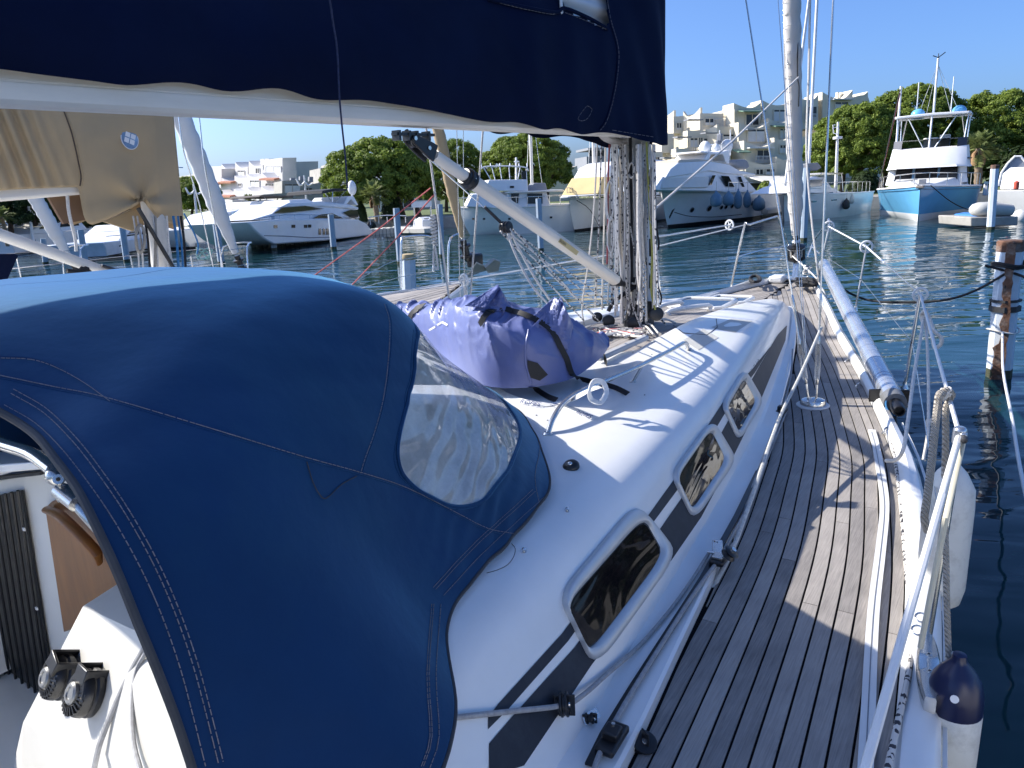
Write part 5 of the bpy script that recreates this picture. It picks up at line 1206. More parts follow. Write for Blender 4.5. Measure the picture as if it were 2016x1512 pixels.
# ============================================================ THINGS ON DECK
# ---- lavender bag
BT = [(760, 618), (790, 600), (830, 598), (870, 597), (905, 592), (945, 590), (990, 598), (1040, 612), (1085, 618), (1125, 634), (1160, 650), (1185, 662), (1200, 672)]
BB_ = [(760, 640), (790, 668), (830, 690), (870, 715), (905, 738), (945, 757), (990, 764), (1040, 763), (1085, 757), (1125, 746), (1160, 724), (1185, 702), (1200, 680)]
BAG = thing('duffel_bag', 'shiny lavender blue bag lashed with black straps on the coachroof', 'bag', atz(1000, 740, 1.72))
KN1, KN2 = atd(972, 618, 4.25), atd(1098, 668, 4.55)
def bagp(s, t):
    f = s * (len(BT) - 1); i = min(int(f), len(BT) - 2); w = f - i
    def sm(P): 
        p0, p1, p2, p3 = (P[max(0, min(len(P) - 1, k))] for k in (i - 1, i, i + 1, i + 2))
        return [.5 * (2 * p1[k] + (p2[k] - p0[k]) * w + (2 * p0[k] - 5 * p1[k] + 4 * p2[k] - p3[k]) * w * w + (3 * p1[k] - p0[k] - 3 * p2[k] + p3[k]) * w ** 3) for k in (0, 1)]
    (ut, vt), (ub, vb) = sm(BT), sm(BB_)
    e = math.sin(math.pi * min(1, max(0, s * .94 + .06))) ** .5
    B0 = atz(ub, vb, 1.735 + .10 * max(0, s - .75) * 4 * .6); dh = math.hypot(B0.x, B0.y); D = V((B0.x, B0.y, 0)) / dh
    dep = .05 + .24 * e; T = atd(ut, vt, dh + dep); a = math.pi * t * 1.0
    h = T.z - B0.z; c, sn = math.cos(a), math.sin(a)
    p = B0 + D * (dep * (1 - (abs(c) ** .8) * (1 if c > 0 else -1))) + V((0, 0, h * abs(sn) ** .62)) - D * .045 * math.sin(min(a * 2, math.pi)) * (1 if t < .5 else 0) 
    g_ = p * 3.4
    cr_ = (1 - abs(noise.noise(V((g_.x * 1.6 + g_.z * .8, g_.y * 1.1, g_.z * 1.2))))) ** 3 * .05 + (1 - abs(noise.noise(V((p.x * 14 + p.z * 9, p.y * 9, p.z * 8 - p.x * 5))))) ** 5 * .011 + noise.noise(p * 3.3) * .03
    for K_, n_ in ((KN1, 13), (KN2, 11)):                   # folds pulled in to the strap
        d_ = (p - K_).length; cr_ += .009 * math.exp(-d_ / .26) * min(1, d_ / .06) * math.sin(n_ * math.atan2(p.z - K_.z, (p - K_).dot(AX[0])) + 2 * noise.noise(p * 5))
    return p + (D * -.6 + V((0, 0, .8))) * (cr_ - .018) * min(1, sn * 3 + .05)
q = MB(); q.grid(lambda u, v: bagp(u, v), 190, 90); BGT = bvh(q); q.build('body', BAGM, BAG, ang=75)
def bagpt(u, v, out=.004):
    return hit(BGT, u, v, out) or hit(CT, u, v, out)
def flap(P, dd, folds=.03, name='flap'):
    "loose corner of cloth: quad of pixels with distances added behind the bag's face"
    def fn(u, v):
        a = V((*P[0], 0)).lerp(V((*P[1], 0)), u); b_ = V((*P[3], 0)).lerp(V((*P[2], 0)), u); p = a.lerp(b_, v)
        d = lerp(lerp(dd[0], dd[1], u), lerp(dd[3], dd[2], u), v) + folds * math.sin(u * 5.5 + v * 2) * v + .012 * noise.noise(V((u * 4, v * 4, p.x)))
        return atd(p.x, p.y, d)
    mb = MB(); mb.grid(fn, 24, 24); return mb.build(name, BAGM, BAG, ang=75, solid=.004)
def rngd(u, v): p = bagpt(u, v, 0); return math.hypot(p.x, p.y) if p else 4.6
dA, dB, dC = rngd(945, 612), rngd(1060, 640), rngd(1120, 660)
flap([(930, 612), (1010, 612), (996, 588), (981, 560)], [dA - .03, dA + .06, dA + .12, dA + .1], .05)
flap([(915, 602), (955, 606), (985, 572), (978, 561)], [dA - .02, dA - .03, dA + .1, dA + .1], .03)
flap([(1036, 655), (1118, 690), (1128, 640), (1104, 585)], [dB - .04, dB - .0, dB + .06, dB + .02], .06)
flap([(1050, 622), (1110, 668), (1112, 600), (1092, 584)], [dB + .01, dB - .02, dB + .05, dB + .05], .03)
q = MB(); P_ = [bagpt(u, v, .006) for u, v in ((1038, 708), (1058, 714), (1078, 737), (1062, 749), (1041, 742))]; q.add(P_, [(0, 1, 2, 3, 4)]); q.build('open_mouth', WEB, BAG)
q = MB(); P_ = [bagpt(u, v, .004) for u, v in smooth2([(1040, 650), (1034, 690), (1036, 720), (1046, 756)], 5)]; q.tube(P_, .006, 6); q.build('hem', BAGM, BAG)
def strap(P, w=.032, base=None, nm='strap', m_=WEB, par=BAG, out=.013):
    pts = [bagpt(u, v, out) for u, v in smooth2(P, 3)]; mb = MB(); D = (CAMP - pts[len(pts) // 2]).normalized() + V((0, 0, .6)); mb.ribbon(pts, w, .003, D, 0); return mb.build(nm, m_, par)
strap([(948, 640), (958, 622), (968, 612), (985, 610), (1010, 616), (1045, 628), (1078, 645), (1095, 672), (1112, 705), (1122, 735), (1140, 750)])
strap([(1120, 735), (1150, 752), (1185, 760), (1212, 768), (1236, 780)]); strap([(1046, 762), (1062, 775), (1080, 786), (1096, 792)]); strap([(806, 636), (814, 618), (826, 608), (838, 604)], .045)
q = MB(); pts = [atd(u, v, d_) for u, v, d_ in ((1182, 690, 4.65), (1192, 712, 4.6), (1190, 738, 4.5), (1172, 752, 4.4), (1150, 752, 4.3))]; q.ribbon(pts, .03, .003, (0, 1, .4), 4); q.build('carry_loop', WEB, BAG)
p = bagpt(967, 616, .012); q = MB(); q.box(p, (.05, .03, .02), Matrix.Rotation(.5, 3, 'Z')); q.build('buckle', BLACK, BAG, bevel=.004)
q = MB(); 
for a, c in (((862, 640), (872, 634)), ((872, 634), (882, 640)), ((846, 650), (858, 643))): q.ribbon([bagpt(*a, .004), bagpt(*c, .004)], .012, .001, CAMP - bagpt(*a), 0)
q.build('print', WEBW, BAG)
# ---- white lifeline webbing tied round the grab rail
def rp(u, v, z=None): return hit(CT, u, v, .006) if z is None else atz(u, v, z)
SP = [rp(975, 768), rp(1005, 784), rp(1040, 795), rp(1075, 799), rp(1100, 796), rp(1125, 787, 1.735), rp(1150, 774, 1.76), rp(1172, 764, 1.79), rp(1182, 762, 1.79)]
q = MB(); q.ribbon(SP, .038, .002, (0, -.35, 1), 5); LT = q.build('webbing', WEBW, None, Vector(SP[3])); LT.location = SP[3]; LT['label'] = 'white safety webbing printed LIFE ROPES, tied to the grab rail'; LT['category'] = 'webbing'; ROOT[LT.name] = Vector(SP[3])
SP2 = [rp(1098, 797), rp(1112, 806), rp(1130, 812), rp(1150, 822), rp(1170, 826)]
q = MB(); q.ribbon(SP2, .038, .002, (0, -.35, 1), 5); q.build('tail', WEBW, LT)
q = MB(); q.tube([atz(1160, 770, 1.80), atz(1168, 752, 1.83), atz(1186, 752, 1.82), atz(1194, 772, 1.77), atz(1182, 792, 1.74), atz(1164, 786, 1.75)], .015, 6, 4, flat=.35, closed=True); q.build('knot', WEBW, LT)
for a, c, s_ in (((1022, 796), (1070, 805), 'ROPES'), ((1090, 803), (1112, 796), 'LIF'), ((1132, 817), (1168, 830), 'ROPES')):
    pa, pc = rp(*a), rp(*c); pa.z += .004; pc.z += .004
    text(s_, (pc - pa).length / len(s_) * 1.45, frame(pa, pc - pa, V((-.05, -.4, 1))), LT, INK, th=.0004)
# ---- alloy pole stowed along the rail
pa, pc = aty(1763, 795, 5.35), aty(1622, 520, 10.7); PD = (pc - pa).normalized(); ext = pa
PO = thing('stowed_pole', 'long shiny alloy pole stowed outside the starboard rail', 'pole', pa)
q = MB(); q.tube([pa + PD * .12, pc], .071, 24); PT_ = q.build('tube', ALUP, PO)
q = MB(); q.lathe([(.073, .0), (.073, .12)], pa, PD, 24); q.build('end_sleeve', mat('grey_sleeve', (.16, .165, .17), .45), PO)
q = MB(); q.lathe([(.042, .0), (.042, -.13), (.036, -.15), (.028, -.15), (.027, -.10)], pa, PD, 20); q.build('end_plug', BLACK, PO)
TAPE = mat('tape', (.25, .31, .42), .3, .3)
for t in (.35, .42, .49, .9, 1.02, 1.08, 1.25, 1.9, 2.4, 3.2, 4.1): q = MB(); q.lathe([(.0712, t), (.0724, t + .004), (.0724, t + .014), (.0712, t + .018)], pa, PD, 24); q.build('tape_band', TAPE, PO)
q = MB(); sx = PD.cross(V((0, 0, 1))).normalized(); uz = sx.cross(PD)
q.tube([pa + sx * .06 * math.cos(a) + uz * .06 * math.sin(a) + PD * (-.01 + .05 * math.sin(a)) for a in [1.5 + .35 * i for i in range(11)]], .007, 6, 2); q.build('lanyard', ROPEB, PO)
q = MB(); 
for sg in (-1, 1): q.beam(pa + PD * .2 + sx * sg * .08 - uz * .06, pa + PD * .2 + sx * sg * .085 + uz * .035, .012, .11, sx)
q.beam(pa + PD * .2 - sx * .09 - uz * .075, pa + PD * .2 + sx * .12 - uz * .075, .11, .014, uz); q.build('pole_cradle', BLACK, PO, bevel=.01)
q = MB(); q.tube([pa - PD * .02 - uz * .05, pa - PD * .05 - uz * .12, pa - PD * .03 - uz * .2], .012, 6, 3); q.ball(pa - PD * .04 - uz * .13, .022); q.build('catch', BLACK, PO)
q = MB(); q.tube([aty(1624, 528, 10.5), aty(1632, 538, 10.3), aty(1650, 556, 9.8)], .006, 6, 3); q.build('lashing', ROPEB, PO)
# ---- furled headsail and drum
FH = thing('furled_headsail', 'beige furled headsail on the bow forestay above a black drum', 'furled sail', (XC, 10.85, 1.4))
fx = lambda u, v: atx(u, v, XC)
f0, f1 = fx(1567, 462), fx(1559, -20); fd = (f1 - f0).normalized()
P_ = [f0 + (f1 - f0) * (i / 40) for i in range(41)]; R_ = [.055 + .045 * min(1, i / 6) + .006 * math.sin(i * 1.7) + .004 * math.sin(i * 4.3) for i in range(41)]
q = MB(); q.tube(P_, R_, 18); FS = q.build('sail', SAIL, FH, ang=60)
q = MB(); sp_ = [(P_[int(i / 6)].lerp(P_[min(40, int(i / 6) + 1)], (i % 6) / 6) + (AX[0] * math.cos(i * .55) * -1 + V((0, -1, 0)) * math.sin(i * .55)) * (R_[int(i / 6)] + .001)) for i in range(240)]; q.tube(sp_, .004, 4); q.build('leech_line', SAIL, FS)
q = MB(); q.lathe([(.035, -.02), (.05, 0), (.05, .03), (.03, .05)], f0 - fd * .06, fd, 18); q.lathe([(.06, .0), (.045, .06)], f0 - fd * .15, fd, 18); q.build('swivel', BLACK, FH)
dr = f0 - fd * .30
q = MB(); q.lathe([(.105, .10), (.12, .115), (.12, .13), (.06, .145)], dr, fd, 26); q.lathe([(.12, -.06), (.12, -.045), (.06, -.04), (.06, .10)], dr, fd, 26)
for k in range(7): a = 6.283 * k / 7; o_ = (V((1, 0, 0)) * math.cos(a) + V((0, 1, 0)) * math.sin(a)) * .112; q.beam(dr + o_ - fd * .05, dr + o_ + fd * .11, .03, .012, o_)
q.build('drum', BLACK, FH); q = MB(); q.lathe([(.123, .10), (.123, .112)], dr, fd, 26); q.lathe([(.06, .2), (.035, .24)], dr, fd, 20); q.build('drum_rim', STEEL, FH)
q = MB(); q.lathe([(.059, -.04), (.085, -.02), (.085, .08), (.059, .1)], dr, fd, 20); q.build('furling_line', ROPE, FH)
q = MB()
for s_ in (-.02, .02): q.beam(dr - fd * .08 + V((s_, 0, 0)), V((XC + s_, 10.9, 1.3)), .008, .035, (1, 0, 0))
q.build('link_plates', STEEL, FH)
q = MB(); q.tube([dr + V((-.03, -.1, 0)), atz(1600, 540, 1.5), atz(1612, 556, 1.4), aty(1630, 590, 9.6)], .009, 6, 2); single(q, 'rope', ROPE, 'white furling line running aft from the black drum', 'rope', base=dr)
# bow clutter
q = MB()
rg = random.Random(5)
P_ = []
for i in range(26): P_.append(atz(1572 + rg.uniform(-5, 36), 556 + rg.uniform(-9, 7), 1.31 + rg.uniform(0, .07)))
q.tube(P_, .016, 7, 4); single(q, 'mooring_line', ROPEK, 'black mooring line heaped on the bow beneath the drum', 'mooring line')
q = MB(); P_ = [atz(1590 + rg.uniform(-10, 10), 530 + rg.uniform(-9, 9), 1.45 + rg.uniform(-.03, .03)) for i in range(12)]; q.tube(P_, .008, 6, 5); single(q, 'rope', ROPE, 'small white coil hanging just below the furling drum', 'rope')
q = MB(); P_ = [atz(1486 + 9 * math.cos(i * 1.1) + rg.uniform(-3, 3), 549 + 6 * math.sin(i * 1.1), 1.33 + .012 * i * .6) for i in range(15)]; q.tube(P_, .018, 7, 4); single(q, 'mooring_line', ROPEK, 'small black coil on the port bow deck edge', 'mooring line')
q = MB(); q.tube([atz(1478, 553, 1.3), atz(1440, 567, 1.28), atz(1380, 590, 1.27)], .02, 8, 3); single(q, 'rope', PLAST, 'white padded line along the port bow edge', 'rope')
# ---- running rigging along the coachroof ledge
def ledge(P, h, r, m_, lb, nm='rope', sub=3, grp=None):
    pts = []
    for t_ in P:
        u, v = t_[:2]; p = hit(CT, u, v, h)
        if p is None: p = atz(u, v, 1.16)
        if len(t_) > 2: p = p + V((0, 0, t_[2]))
        pts.append(p)
    mb = MB(); mb.tube(pts, r, 8, sub); return single(mb, nm, m_, lb, 'rope', grp)
ledge([(1168, 1530), (1186, 1482), (1228, 1400), (1300, 1282), (1370, 1172), (1412, 1105), (1432, 1070)], .022, .0085, ROPEG, 'grey sheet through the two black track cars beside the cabin', grp='ropes along the cabin side')
mb = MB(); P_ = [hit(CT, 1432, 1072, .03) or atz(1432, 1072, 1.25), atz(1475, 985, 1.42), atz(1530, 835, 1.78), atz(1560, 760, 1.95)]; P_ = [aty(1403, 1160, 2.72), aty(1455, 1050, 3.05), aty(1531, 832, 4.1), aty(1575, 740, 4.75), aty(1617, 645, 5.5)]
mb.tube(P_, .0105, 8, 4); single(mb, 'rope', mat('pale_sheet', (.5, .5, .47), .8, var=.25, vs=50), 'pale sheet rising from the cabin side to the shroud turnbuckles', 'rope', 'ropes along the cabin side')
for k_, (P_, r, lb) in enumerate([([(1440, 1060), (1478, 960), (1510, 880), (1538, 800), (1554, 740), (1560, 690)], .006, 'innermost grey line lying against the cabin foot, forward of the car'),
        ([(1425, 1080), (1470, 985), (1492, 935), (1528, 850), (1545, 790)], .0065, 'grey line twisting beside the cabin foot, middle of the bundle'),
        ([(1408, 1120), (1440, 1065), (1482, 975), (1520, 880), (1550, 805)], .0065, 'outermost grey line of the bundle next to the teak'),
        ([(1412, 1100), (1468, 1010), (1490, 962), (1500, 905), (1530, 835)], .0055, 'thin slack line in the bundle along the cabin foot')]):
    ledge(P_, .012 + .006 * k_, r, ROPEG, lb, grp='ropes along the cabin side')
P_ = [hit(CT, 840, 1419, .01), hit(CT, 868, 1416, .01), hit(CT, 900, 1413, .012), hit(CT, 1000, 1402, .014), hit(CT, 1093, 1392, .03), hit(CT, 1130, 1372, .03), hit(CT, 1190, 1325, .018), hit(CT, 1260, 1272, .012), hit(CT, 1320, 1205, .012), hit(CT, 1360, 1150, .014), hit(CT, 1396, 1095, .02)]
mb = MB(); mb.tube([p for p in P_ if p], .0078, 8, 4); single(mb, 'rope', ROPEG, 'grey line leading from under the hood round a flat black block', 'rope', 'ropes along the cabin side')
# small hardware
def blockat(u, v, r, ax, lb, out=.02, name='deck_block', grp='blocks on the cabin side'):
    p = hit(CT, u, v, out) or atz(u, v, 1.17); t = thing(name, lb, 'block', p, grp); ax = Vector(ax).normalized(); a = ax.orthogonal().normalized(); b_ = ax.cross(a)
    mb = MB(); mb.lathe([(r * .75, -.014), (r, -.011), (r, -.005), (r * .78, -.003), (r * .78, .003), (r, .005), (r, .011), (r * .75, .014)], p, ax, 20); mb.build('sheave', BLACK, t)
    mb = MB(); mb.lathe([(r * .25, -.018), (r * .28, -.0165), (r * .28, .0165), (r * .25, .018)], p, ax, 14); mb.build('pin', STEEL, t)
    mb = MB()
    for sg in (-1, 1): mb.beam(p + ax * sg * .0155 - V((0, 0, r * 1.1)), p + ax * sg * .0155 + V((0, 0, r * .9)), .006, r * .9, ax)
    mb.build('cheek', BLACK, t, bevel=.002); return t, p
blockat(1096, 1390, .036, (.86, .45, .1), 'flat upright black block on the charcoal stripe', .03)
t, p = blockat(1158, 1420, .017, (.9, .4, .2), 'little steel block by the end of the stripe', .014)
mb = MB(); mb.beam(p + V((-.02, -.02, -.01)), p + V((.02, .02, .018)), .03, .004, (.5, -.6, .6)); mb.build('strap_plate', STEEL, t)
t, p = blockat(1256, 1460, .038, (.35, -.2, 1), 'cheek block lying against the teak at the lower end of the track', .02)
def car(u, v, lb, big):
    p = hit(CT, u, v, .012) or atz(u, v, 1.17); d_ = ((hit(CT, u + 30, v - 48, .012) or p + V((.0, 1, 0))) - p).normalized(); sx = d_.cross(V((0, 0, 1))).normalized()
    t = thing('track_car', lb, 'track car', p, 'track cars beside the cabin'); M3 = Matrix((sx, d_, V((0, 0, 1)))).transposed()
    mb = MB(); mb.box(p + V((0, 0, .012)), (.06, .13, .026), M3); mb.build('slider', BLACK, t, bevel=.008)
    if big:
        mb = MB(); mb.box(p + V((0, 0, .032)), (.045, .09, .012), M3); mb.beam(p + d_ * .02 + V((0, 0, .03)) - sx * .01, p + d_ * .05 + V((0, 0, .085)) - sx * .02, .045, .004, d_); mb.build('plate', STEEL, t, bevel=.002)
        mb = MB()
        for i in range(-1, 2): mb.lathe([(.004, 0), (.004, .001)], p + d_ * .048 + V((0, 0, .078)) - sx * (.018 + i * .012) - d_ * .003, -d_ + V((0, 0, .5)), 8)
        mb.build('holes', RUBB, t)
        c = p + sx * .045 + V((0, 0, .05)); mb = MB(); ax = (sx * .6 + V((0, 0, .8))).normalized(); mb.lathe([(.030, -.016), (.034, -.013), (.022, 0), (.034, .013), (.030, .016)], c, ax, 20); mb.build('wheel', BLACK, t)
        mb = MB(); mb.lathe([(.012, .0), (.012, .03)], c, ax, 12); mb.build('axle', STEEL, t); mb = MB(); mb.lathe([(.006, -.05), (.007, -.02)], p + V((0, 0, .04)), sx, 10); mb.build('pin', STEEL, t)
    else:
        mb = MB(); mb.box(p + V((0, 0, .035)), (.05, .05, .03), M3); mb.build('stop', BLACK, t, bevel=.006); mb = MB(); mb.lathe([(.006, 0), (.006, .012)], p + V((0, 0, .048)) + d_ * .01, n=10); mb.build('pin', STEEL, t)
car(1412, 1110, 'track car with a perforated steel plate and black wheel, beside the largest window', True); car(1205, 1468, 'plain black track end stop at the lower end of the cabin track', False); car(1535, 812, 'small black track car beside the foremost window', False)
q = MB(); q.prism([hit(CT, u, v, .001) for u, v in ((1555, 700), (1563, 703), (1552, 745), (1545, 742))], (0.002, 0, .001)); q.build('vent_plate', GELC, COACH)
# ---- flecked rope along the rail
P_ = [(1754, 858, 1.17), (1762, 905, 1.165), (1772, 980, 1.155), (1781, 1080, 1.15), (1789, 1170, 1.15), (1797, 1250, 1.16), (1788, 1330, 1.2), (1768, 1420, 1.2), (1744, 1530, 1.2)]
q = MB(); q.tube([atz(*p) for p in P_], .0095, 8, 5); single(q, 'rope', FL, 'white rope with dark flecks lying along the toe rail', 'rope')
# ---- ropes hanging from the guard wire
def hang(P, r, m_, lb): 
    mb = MB(); mb.tube([aty(u, v, y) for u, v, y in P], r, 8, 5); return single(mb, 'rope', m_, lb, 'rope', 'ropes hanging on the starboard guard wire')
TW = mat('twisted_rope', (.42, .38, .32), .9, var=.2, vs=60)
n = TW.node_tree.nodes; L = TW.node_tree.links; wv = n.new('ShaderNodeTexWave'); wv.inputs['Scale'].default_value = 38; wv.bands_direction = 'DIAGONAL'; g = n.new('ShaderNodeNewGeometry'); L.new(g.outputs['Position'], wv.inputs[0])
bp = n.new('ShaderNodeBump'); bp.inputs['Distance'].default_value = .006; bp.inputs['Strength'].default_value = 1; L.new(wv.outputs[0], bp.inputs['Height']); L.new(bp.outputs[0], n['Principled BSDF'].inputs['Normal'])
hang([(1818, 626, 5.3), (1812, 668, 5.0), (1800, 735, 4.5), (1786, 840, 3.9), (1778, 885, 3.75), (1765, 905, 3.8), (1744, 907, 3.85)], .009, ROPE, 'cream rope running from the wire knot down to the toe rail')
hang([(1822, 626, 5.3), (1826, 690, 5.0), (1828, 760, 4.7), (1828, 826, 4.5), (1826, 860, 4.4), (1818, 905, 4.35)], .0085, ROPE, 'cream rope hanging straight down with a knot halfway')
hang([(1814, 618, 5.3), (1822, 612, 5.25), (1830, 628, 5.25), (1838, 650, 5.2), (1853, 665, 5.2), (1852, 678, 5.2), (1840, 684, 5.2), (1836, 664, 5.25), (1824, 640, 5.25), (1816, 632, 5.3), (1814, 618, 5.32)], .012, ROPE, 'thick cream loop knotted to the upper guard wire')
hang([(1862, 776, 3.0), (1850, 776, 2.95), (1846, 800, 2.95), (1840, 850, 2.9), (1834, 910, 2.85), (1826, 975, 2.8), (1820, 1020, 2.8), (1826, 1046, 2.82)], .0135, TW, 'twisted hemp coloured rope, left leg of the fender lashing')
hang([(1850, 782, 3.0), (1862, 768, 2.98), (1874, 776, 3.0), (1868, 790, 3.02), (1862, 810, 3.02), (1862, 870, 3.02), (1860, 940, 3.05)], .0125, TW, 'twisted hemp coloured rope, right leg of the fender lashing')
hang([(1858, 985, 2.5), (1862, 1080, 2.45), (1864, 1180, 2.4), (1868, 1290, 2.35), (1876, 1312, 2.35)], .009, TW, 'rope down to the navy topped fender')
for (u, v, y, r) in ((1829, 832, 4.5, .02), (1872, 1292, 2.36, .016), (1820, 625, 5.3, .022), (1860, 776, 2.99, .022)):
    mb = MB(); p = aty(u, v, y); mb.tube([p + V((r * .6 * math.cos(2.2 * i), r * .5 * math.sin(1.3 * i), r * math.sin(2.2 * i + .4 * i))) for i in range(9)], r * .5, 7, 4, closed=True); single(mb, 'rope_knot', ROPE, {4.5: 'small knot halfway down the cream rope', 2.36: 'knot at the eye of the navy topped fender', 5.3: 'bulky cream knot on the wire below the spoked wheel', 2.99: 'thick hitch on the sloping upper guard wire'}[y], 'knot', 'knots on the starboard ropes')
def fender(c, r, h, lb, topm, bodym):
    t = thing('fender', lb, 'fender', c, 'fenders on the starboard side')
    if topm is not bodym:
        mb = MB(); mb.lathe([(r, -h * .30), (r * .99, -h * .15), (r * .86, 0), (r * .6, h * .1), (r * .34, h * .17), (r * .27, h * .2), (r * .24, h * .25), (.001, h * .26)], c, n=28); k = mb.build('cap', topm, t, ang=60)
        mb = MB(); mb.lathe([(.012, 0), (.012, .004)], c + V((0, -r * .92, -h * .07)), (.25, -1, .35), 12); mb.build('valve', WHITE, k)
        mb = MB(); mb.lathe([(r * .8, -h * 1.12), (r, -h * .98), (r * 1.005, -h * .302), (r, -h * .3)], c, n=28); mb.build('body', bodym, t, ang=60)
    else:
        mb = MB(); mb.lathe([(.001, h * .2), (r * .25, h * .19), (r * .6, h * .12), (r * .95, 0), (r, -h * .15), (r, -h * .8), (r * .85, -h * .93), (r * .4, -h), (.001, -h * 1.02)], c, n=28); mb.build('body', bodym, t, ang=60)
    return t
fender(aty(1884, 1336, 2.32), .078, .34, 'navy topped white fender at the bottom right corner', NAVYV, FENDW)
c = aty(1872, 960, 3.12); fender(c, .088, .52, 'plain white fender hanging half hidden outside the gunwale', FENDW, FENDW)
# ---- halyards round the mast
mh = lambda u, v, dy=0: aty(u, v, MY - .18 + dy)
rgm = random.Random(11)
HAL = [([(1176, 280), (1170, 400), (1158, 520), (1146, 600), (1150, 640)], ROPE, .0075), ([(1184, 282), (1180, 420), (1174, 550), (1172, 605)], FL, .007), ([(1192, 280), (1190, 420), (1186, 560), (1185, 610)], ROPE, .008), ([(1200, 284), (1197, 360), (1197, 450), (1195, 520)], ROPER, .008),
       ([(1206, 284), (1202, 380), (1200, 470), (1198, 560), (1196, 600)], ROPE, .006), ([(1214, 284), (1224, 380), (1232, 470), (1236, 560), (1238, 610)], ROPE, .0075), ([(1220, 290), (1232, 390), (1238, 490), (1240, 580), (1262, 645)], FL, .008), ([(1228, 285), (1234, 400), (1250, 500), (1255, 560), (1246, 620)], FL, .007),
       ([(1246, 290), (1248, 380), (1252, 450), (1258, 510), (1252, 555), (1244, 558)], ROPE, .0085), ([(1262, 280), (1266, 400), (1270, 500), (1272, 590)], ROPE, .0105), ([(1273, 280), (1276, 350), (1280, 430), (1284, 500), (1282, 570), (1290, 610)], ROPEY, .009), ([(1268, 330), (1264, 420), (1262, 520), (1264, 600)], ROPEG, .008),
       ([(1288, 400), (1293, 450), (1297, 480), (1294, 492), (1288, 478)], ROPEK, .008), ([(1286, 540), (1296, 565), (1302, 585), (1300, 600)], ROPEK, .007), ([(1260, 470), (1258, 500), (1268, 515), (1284, 520), (1290, 505)], ROPEK, .009), ([(1238, 380), (1236, 440), (1240, 540), (1234, 612)], ROPEG, .007),
       ([(1210, 290), (1216, 370), (1224, 450), (1230, 530)], ROPE, .007), ([(1242, 285), (1240, 330), (1243, 420), (1236, 520), (1252, 620)], ROPE, .007), ([(1256, 520), (1262, 570), (1262, 610)], ROPEK, .01)]
for i, (P_, m_, r) in enumerate(HAL):
    mb = MB(); dy = rgm.uniform(-.1, .08); mb.tube([mh(u, v, dy) for u, v in P_], r, 6, 4); mb.build('halyard', m_, MAST)
for i in range(34):                                             # the thick bundle of halyards down both sides of the mast
    u0 = rgm.uniform(1203, 1290); mb = MB(); w0 = rgm.uniform(-5, 5); dy = rgm.uniform(-.16, .1)
    mb.tube([mh(u0, 284, dy), mh(u0 + w0 * .6 + 2, 360, dy), mh(u0 + w0 + 3, 450, dy), mh(u0 + rgm.uniform(-4, 6) + 3, 540, dy), mh(u0 + rgm.uniform(-6, 8) + 4, rgm.uniform(590, 640), dy)], rgm.uniform(.007, .0115), 6, 4); mb.build('halyard', [ROPE, FL, ROPE, SAIL][i % 4], MAST)
for (u, v, w_, h_, m_, k) in ((1201, 395, 11, 42, ROPE, 7), (1203, 462, 9, 38, ROPE, 6), (1284, 400, 8, 45, ROPEG, 8), (1262, 415, 6, 20, ROPE, 6), (1243, 335, 8, 16, FL, 6), (1283, 350, 9, 20, ROPEG, 6)):    # coils hung on the cleats
    mb = MB(); P_ = []
    for j in range(k * 6): a = j * 1.047; P_.append(mh(u + w_ * math.sin(a) * (.6 + .4 * (j % 5) / 5), v - h_ * math.cos(a) * (.8 + .2 * (j % 7) / 7), -.04 + .05 * math.sin(j * .9)))
    mb.tube(P_, .006, 6, 2); mb.build('halyard_coil', m_, MAST)
mb = MB()                                                       # chain like snap shackles
for i in range(16): p = mh(1268, 520 + i * 6.5, -.12); mb.tube([p + V((.012 * math.cos(a) * (1 if i % 2 else .3), .012 * math.cos(a) * (.3 if i % 2 else 1), .018 * math.sin(a))) for a in [6.283 * k / 8 for k in range(8)]], .0035, 5, closed=True)
mb.build('chain', STEEL, MAST, kind='stuff')
for u, v, r in ((1248, 636, .05), (1276, 610, .07), (1292, 618, .055), (1198, 632, .05), (1176, 624, .04)):
    p = mh(u, v, -.05); mb = MB(); mb.lathe([(r * .7, -.022), (r, -.018), (r, -.007), (r * .75, -.004), (r * .75, .004), (r, .007), (r, .018), (r * .7, .022)], p, (rgm.uniform(.3, .8), -.7, .1), 18); mb.build('turning_block', BLACK, MAST)
for i, (u0, v0, u1, v1) in enumerate([(1283, 620, 1312, 640), (1290, 630, 1330, 636), (1272, 636, 1296, 656), (1262, 640, 1286, 658), (1215, 640, 1150, 660), (1205, 634, 1140, 650)]):
    mb = MB(); a, c = mh(u0, v0), atz(u1, v1, wz(5) + .03); mb.tube([a, a.lerp(c, .5) + V((0, 0, .02)), c], .008, 6, 3); mb.build('halyard_tail', ROPE if i % 2 else FL, MAST)
for i in range(4):                                              # heap of line at the mast foot
    mb = MB(); P_ = [atz(1210 + rgm.uniform(-45, 70), 654 + rgm.uniform(-9, 10), wz(5) + rgm.uniform(.012, .04)) for j in range(16)]; mb.tube(P_, .0075, 6, 4); mb.build('rope_heap', [ROPE, FL, ROPER, ROPE][i], MAST)
q = MB(); q.lathe([(.03, 0), (.03, .05), (.045, .055), (.045, .06)], V((XC + .1, MY - .06, 2.5)), (1, -.3, 0), 16); q.build('winch', STEEL, MAST)
for z_ in (2.25, 2.75): q = MB(); q.beam(V((XC + .12, MY - .02, z_ - .07)), V((XC + .12, MY - .02, z_ + .07)), .016, .03, (1, 0, 0)); q.build('cleat', BLACK, MAST, bevel=.005)
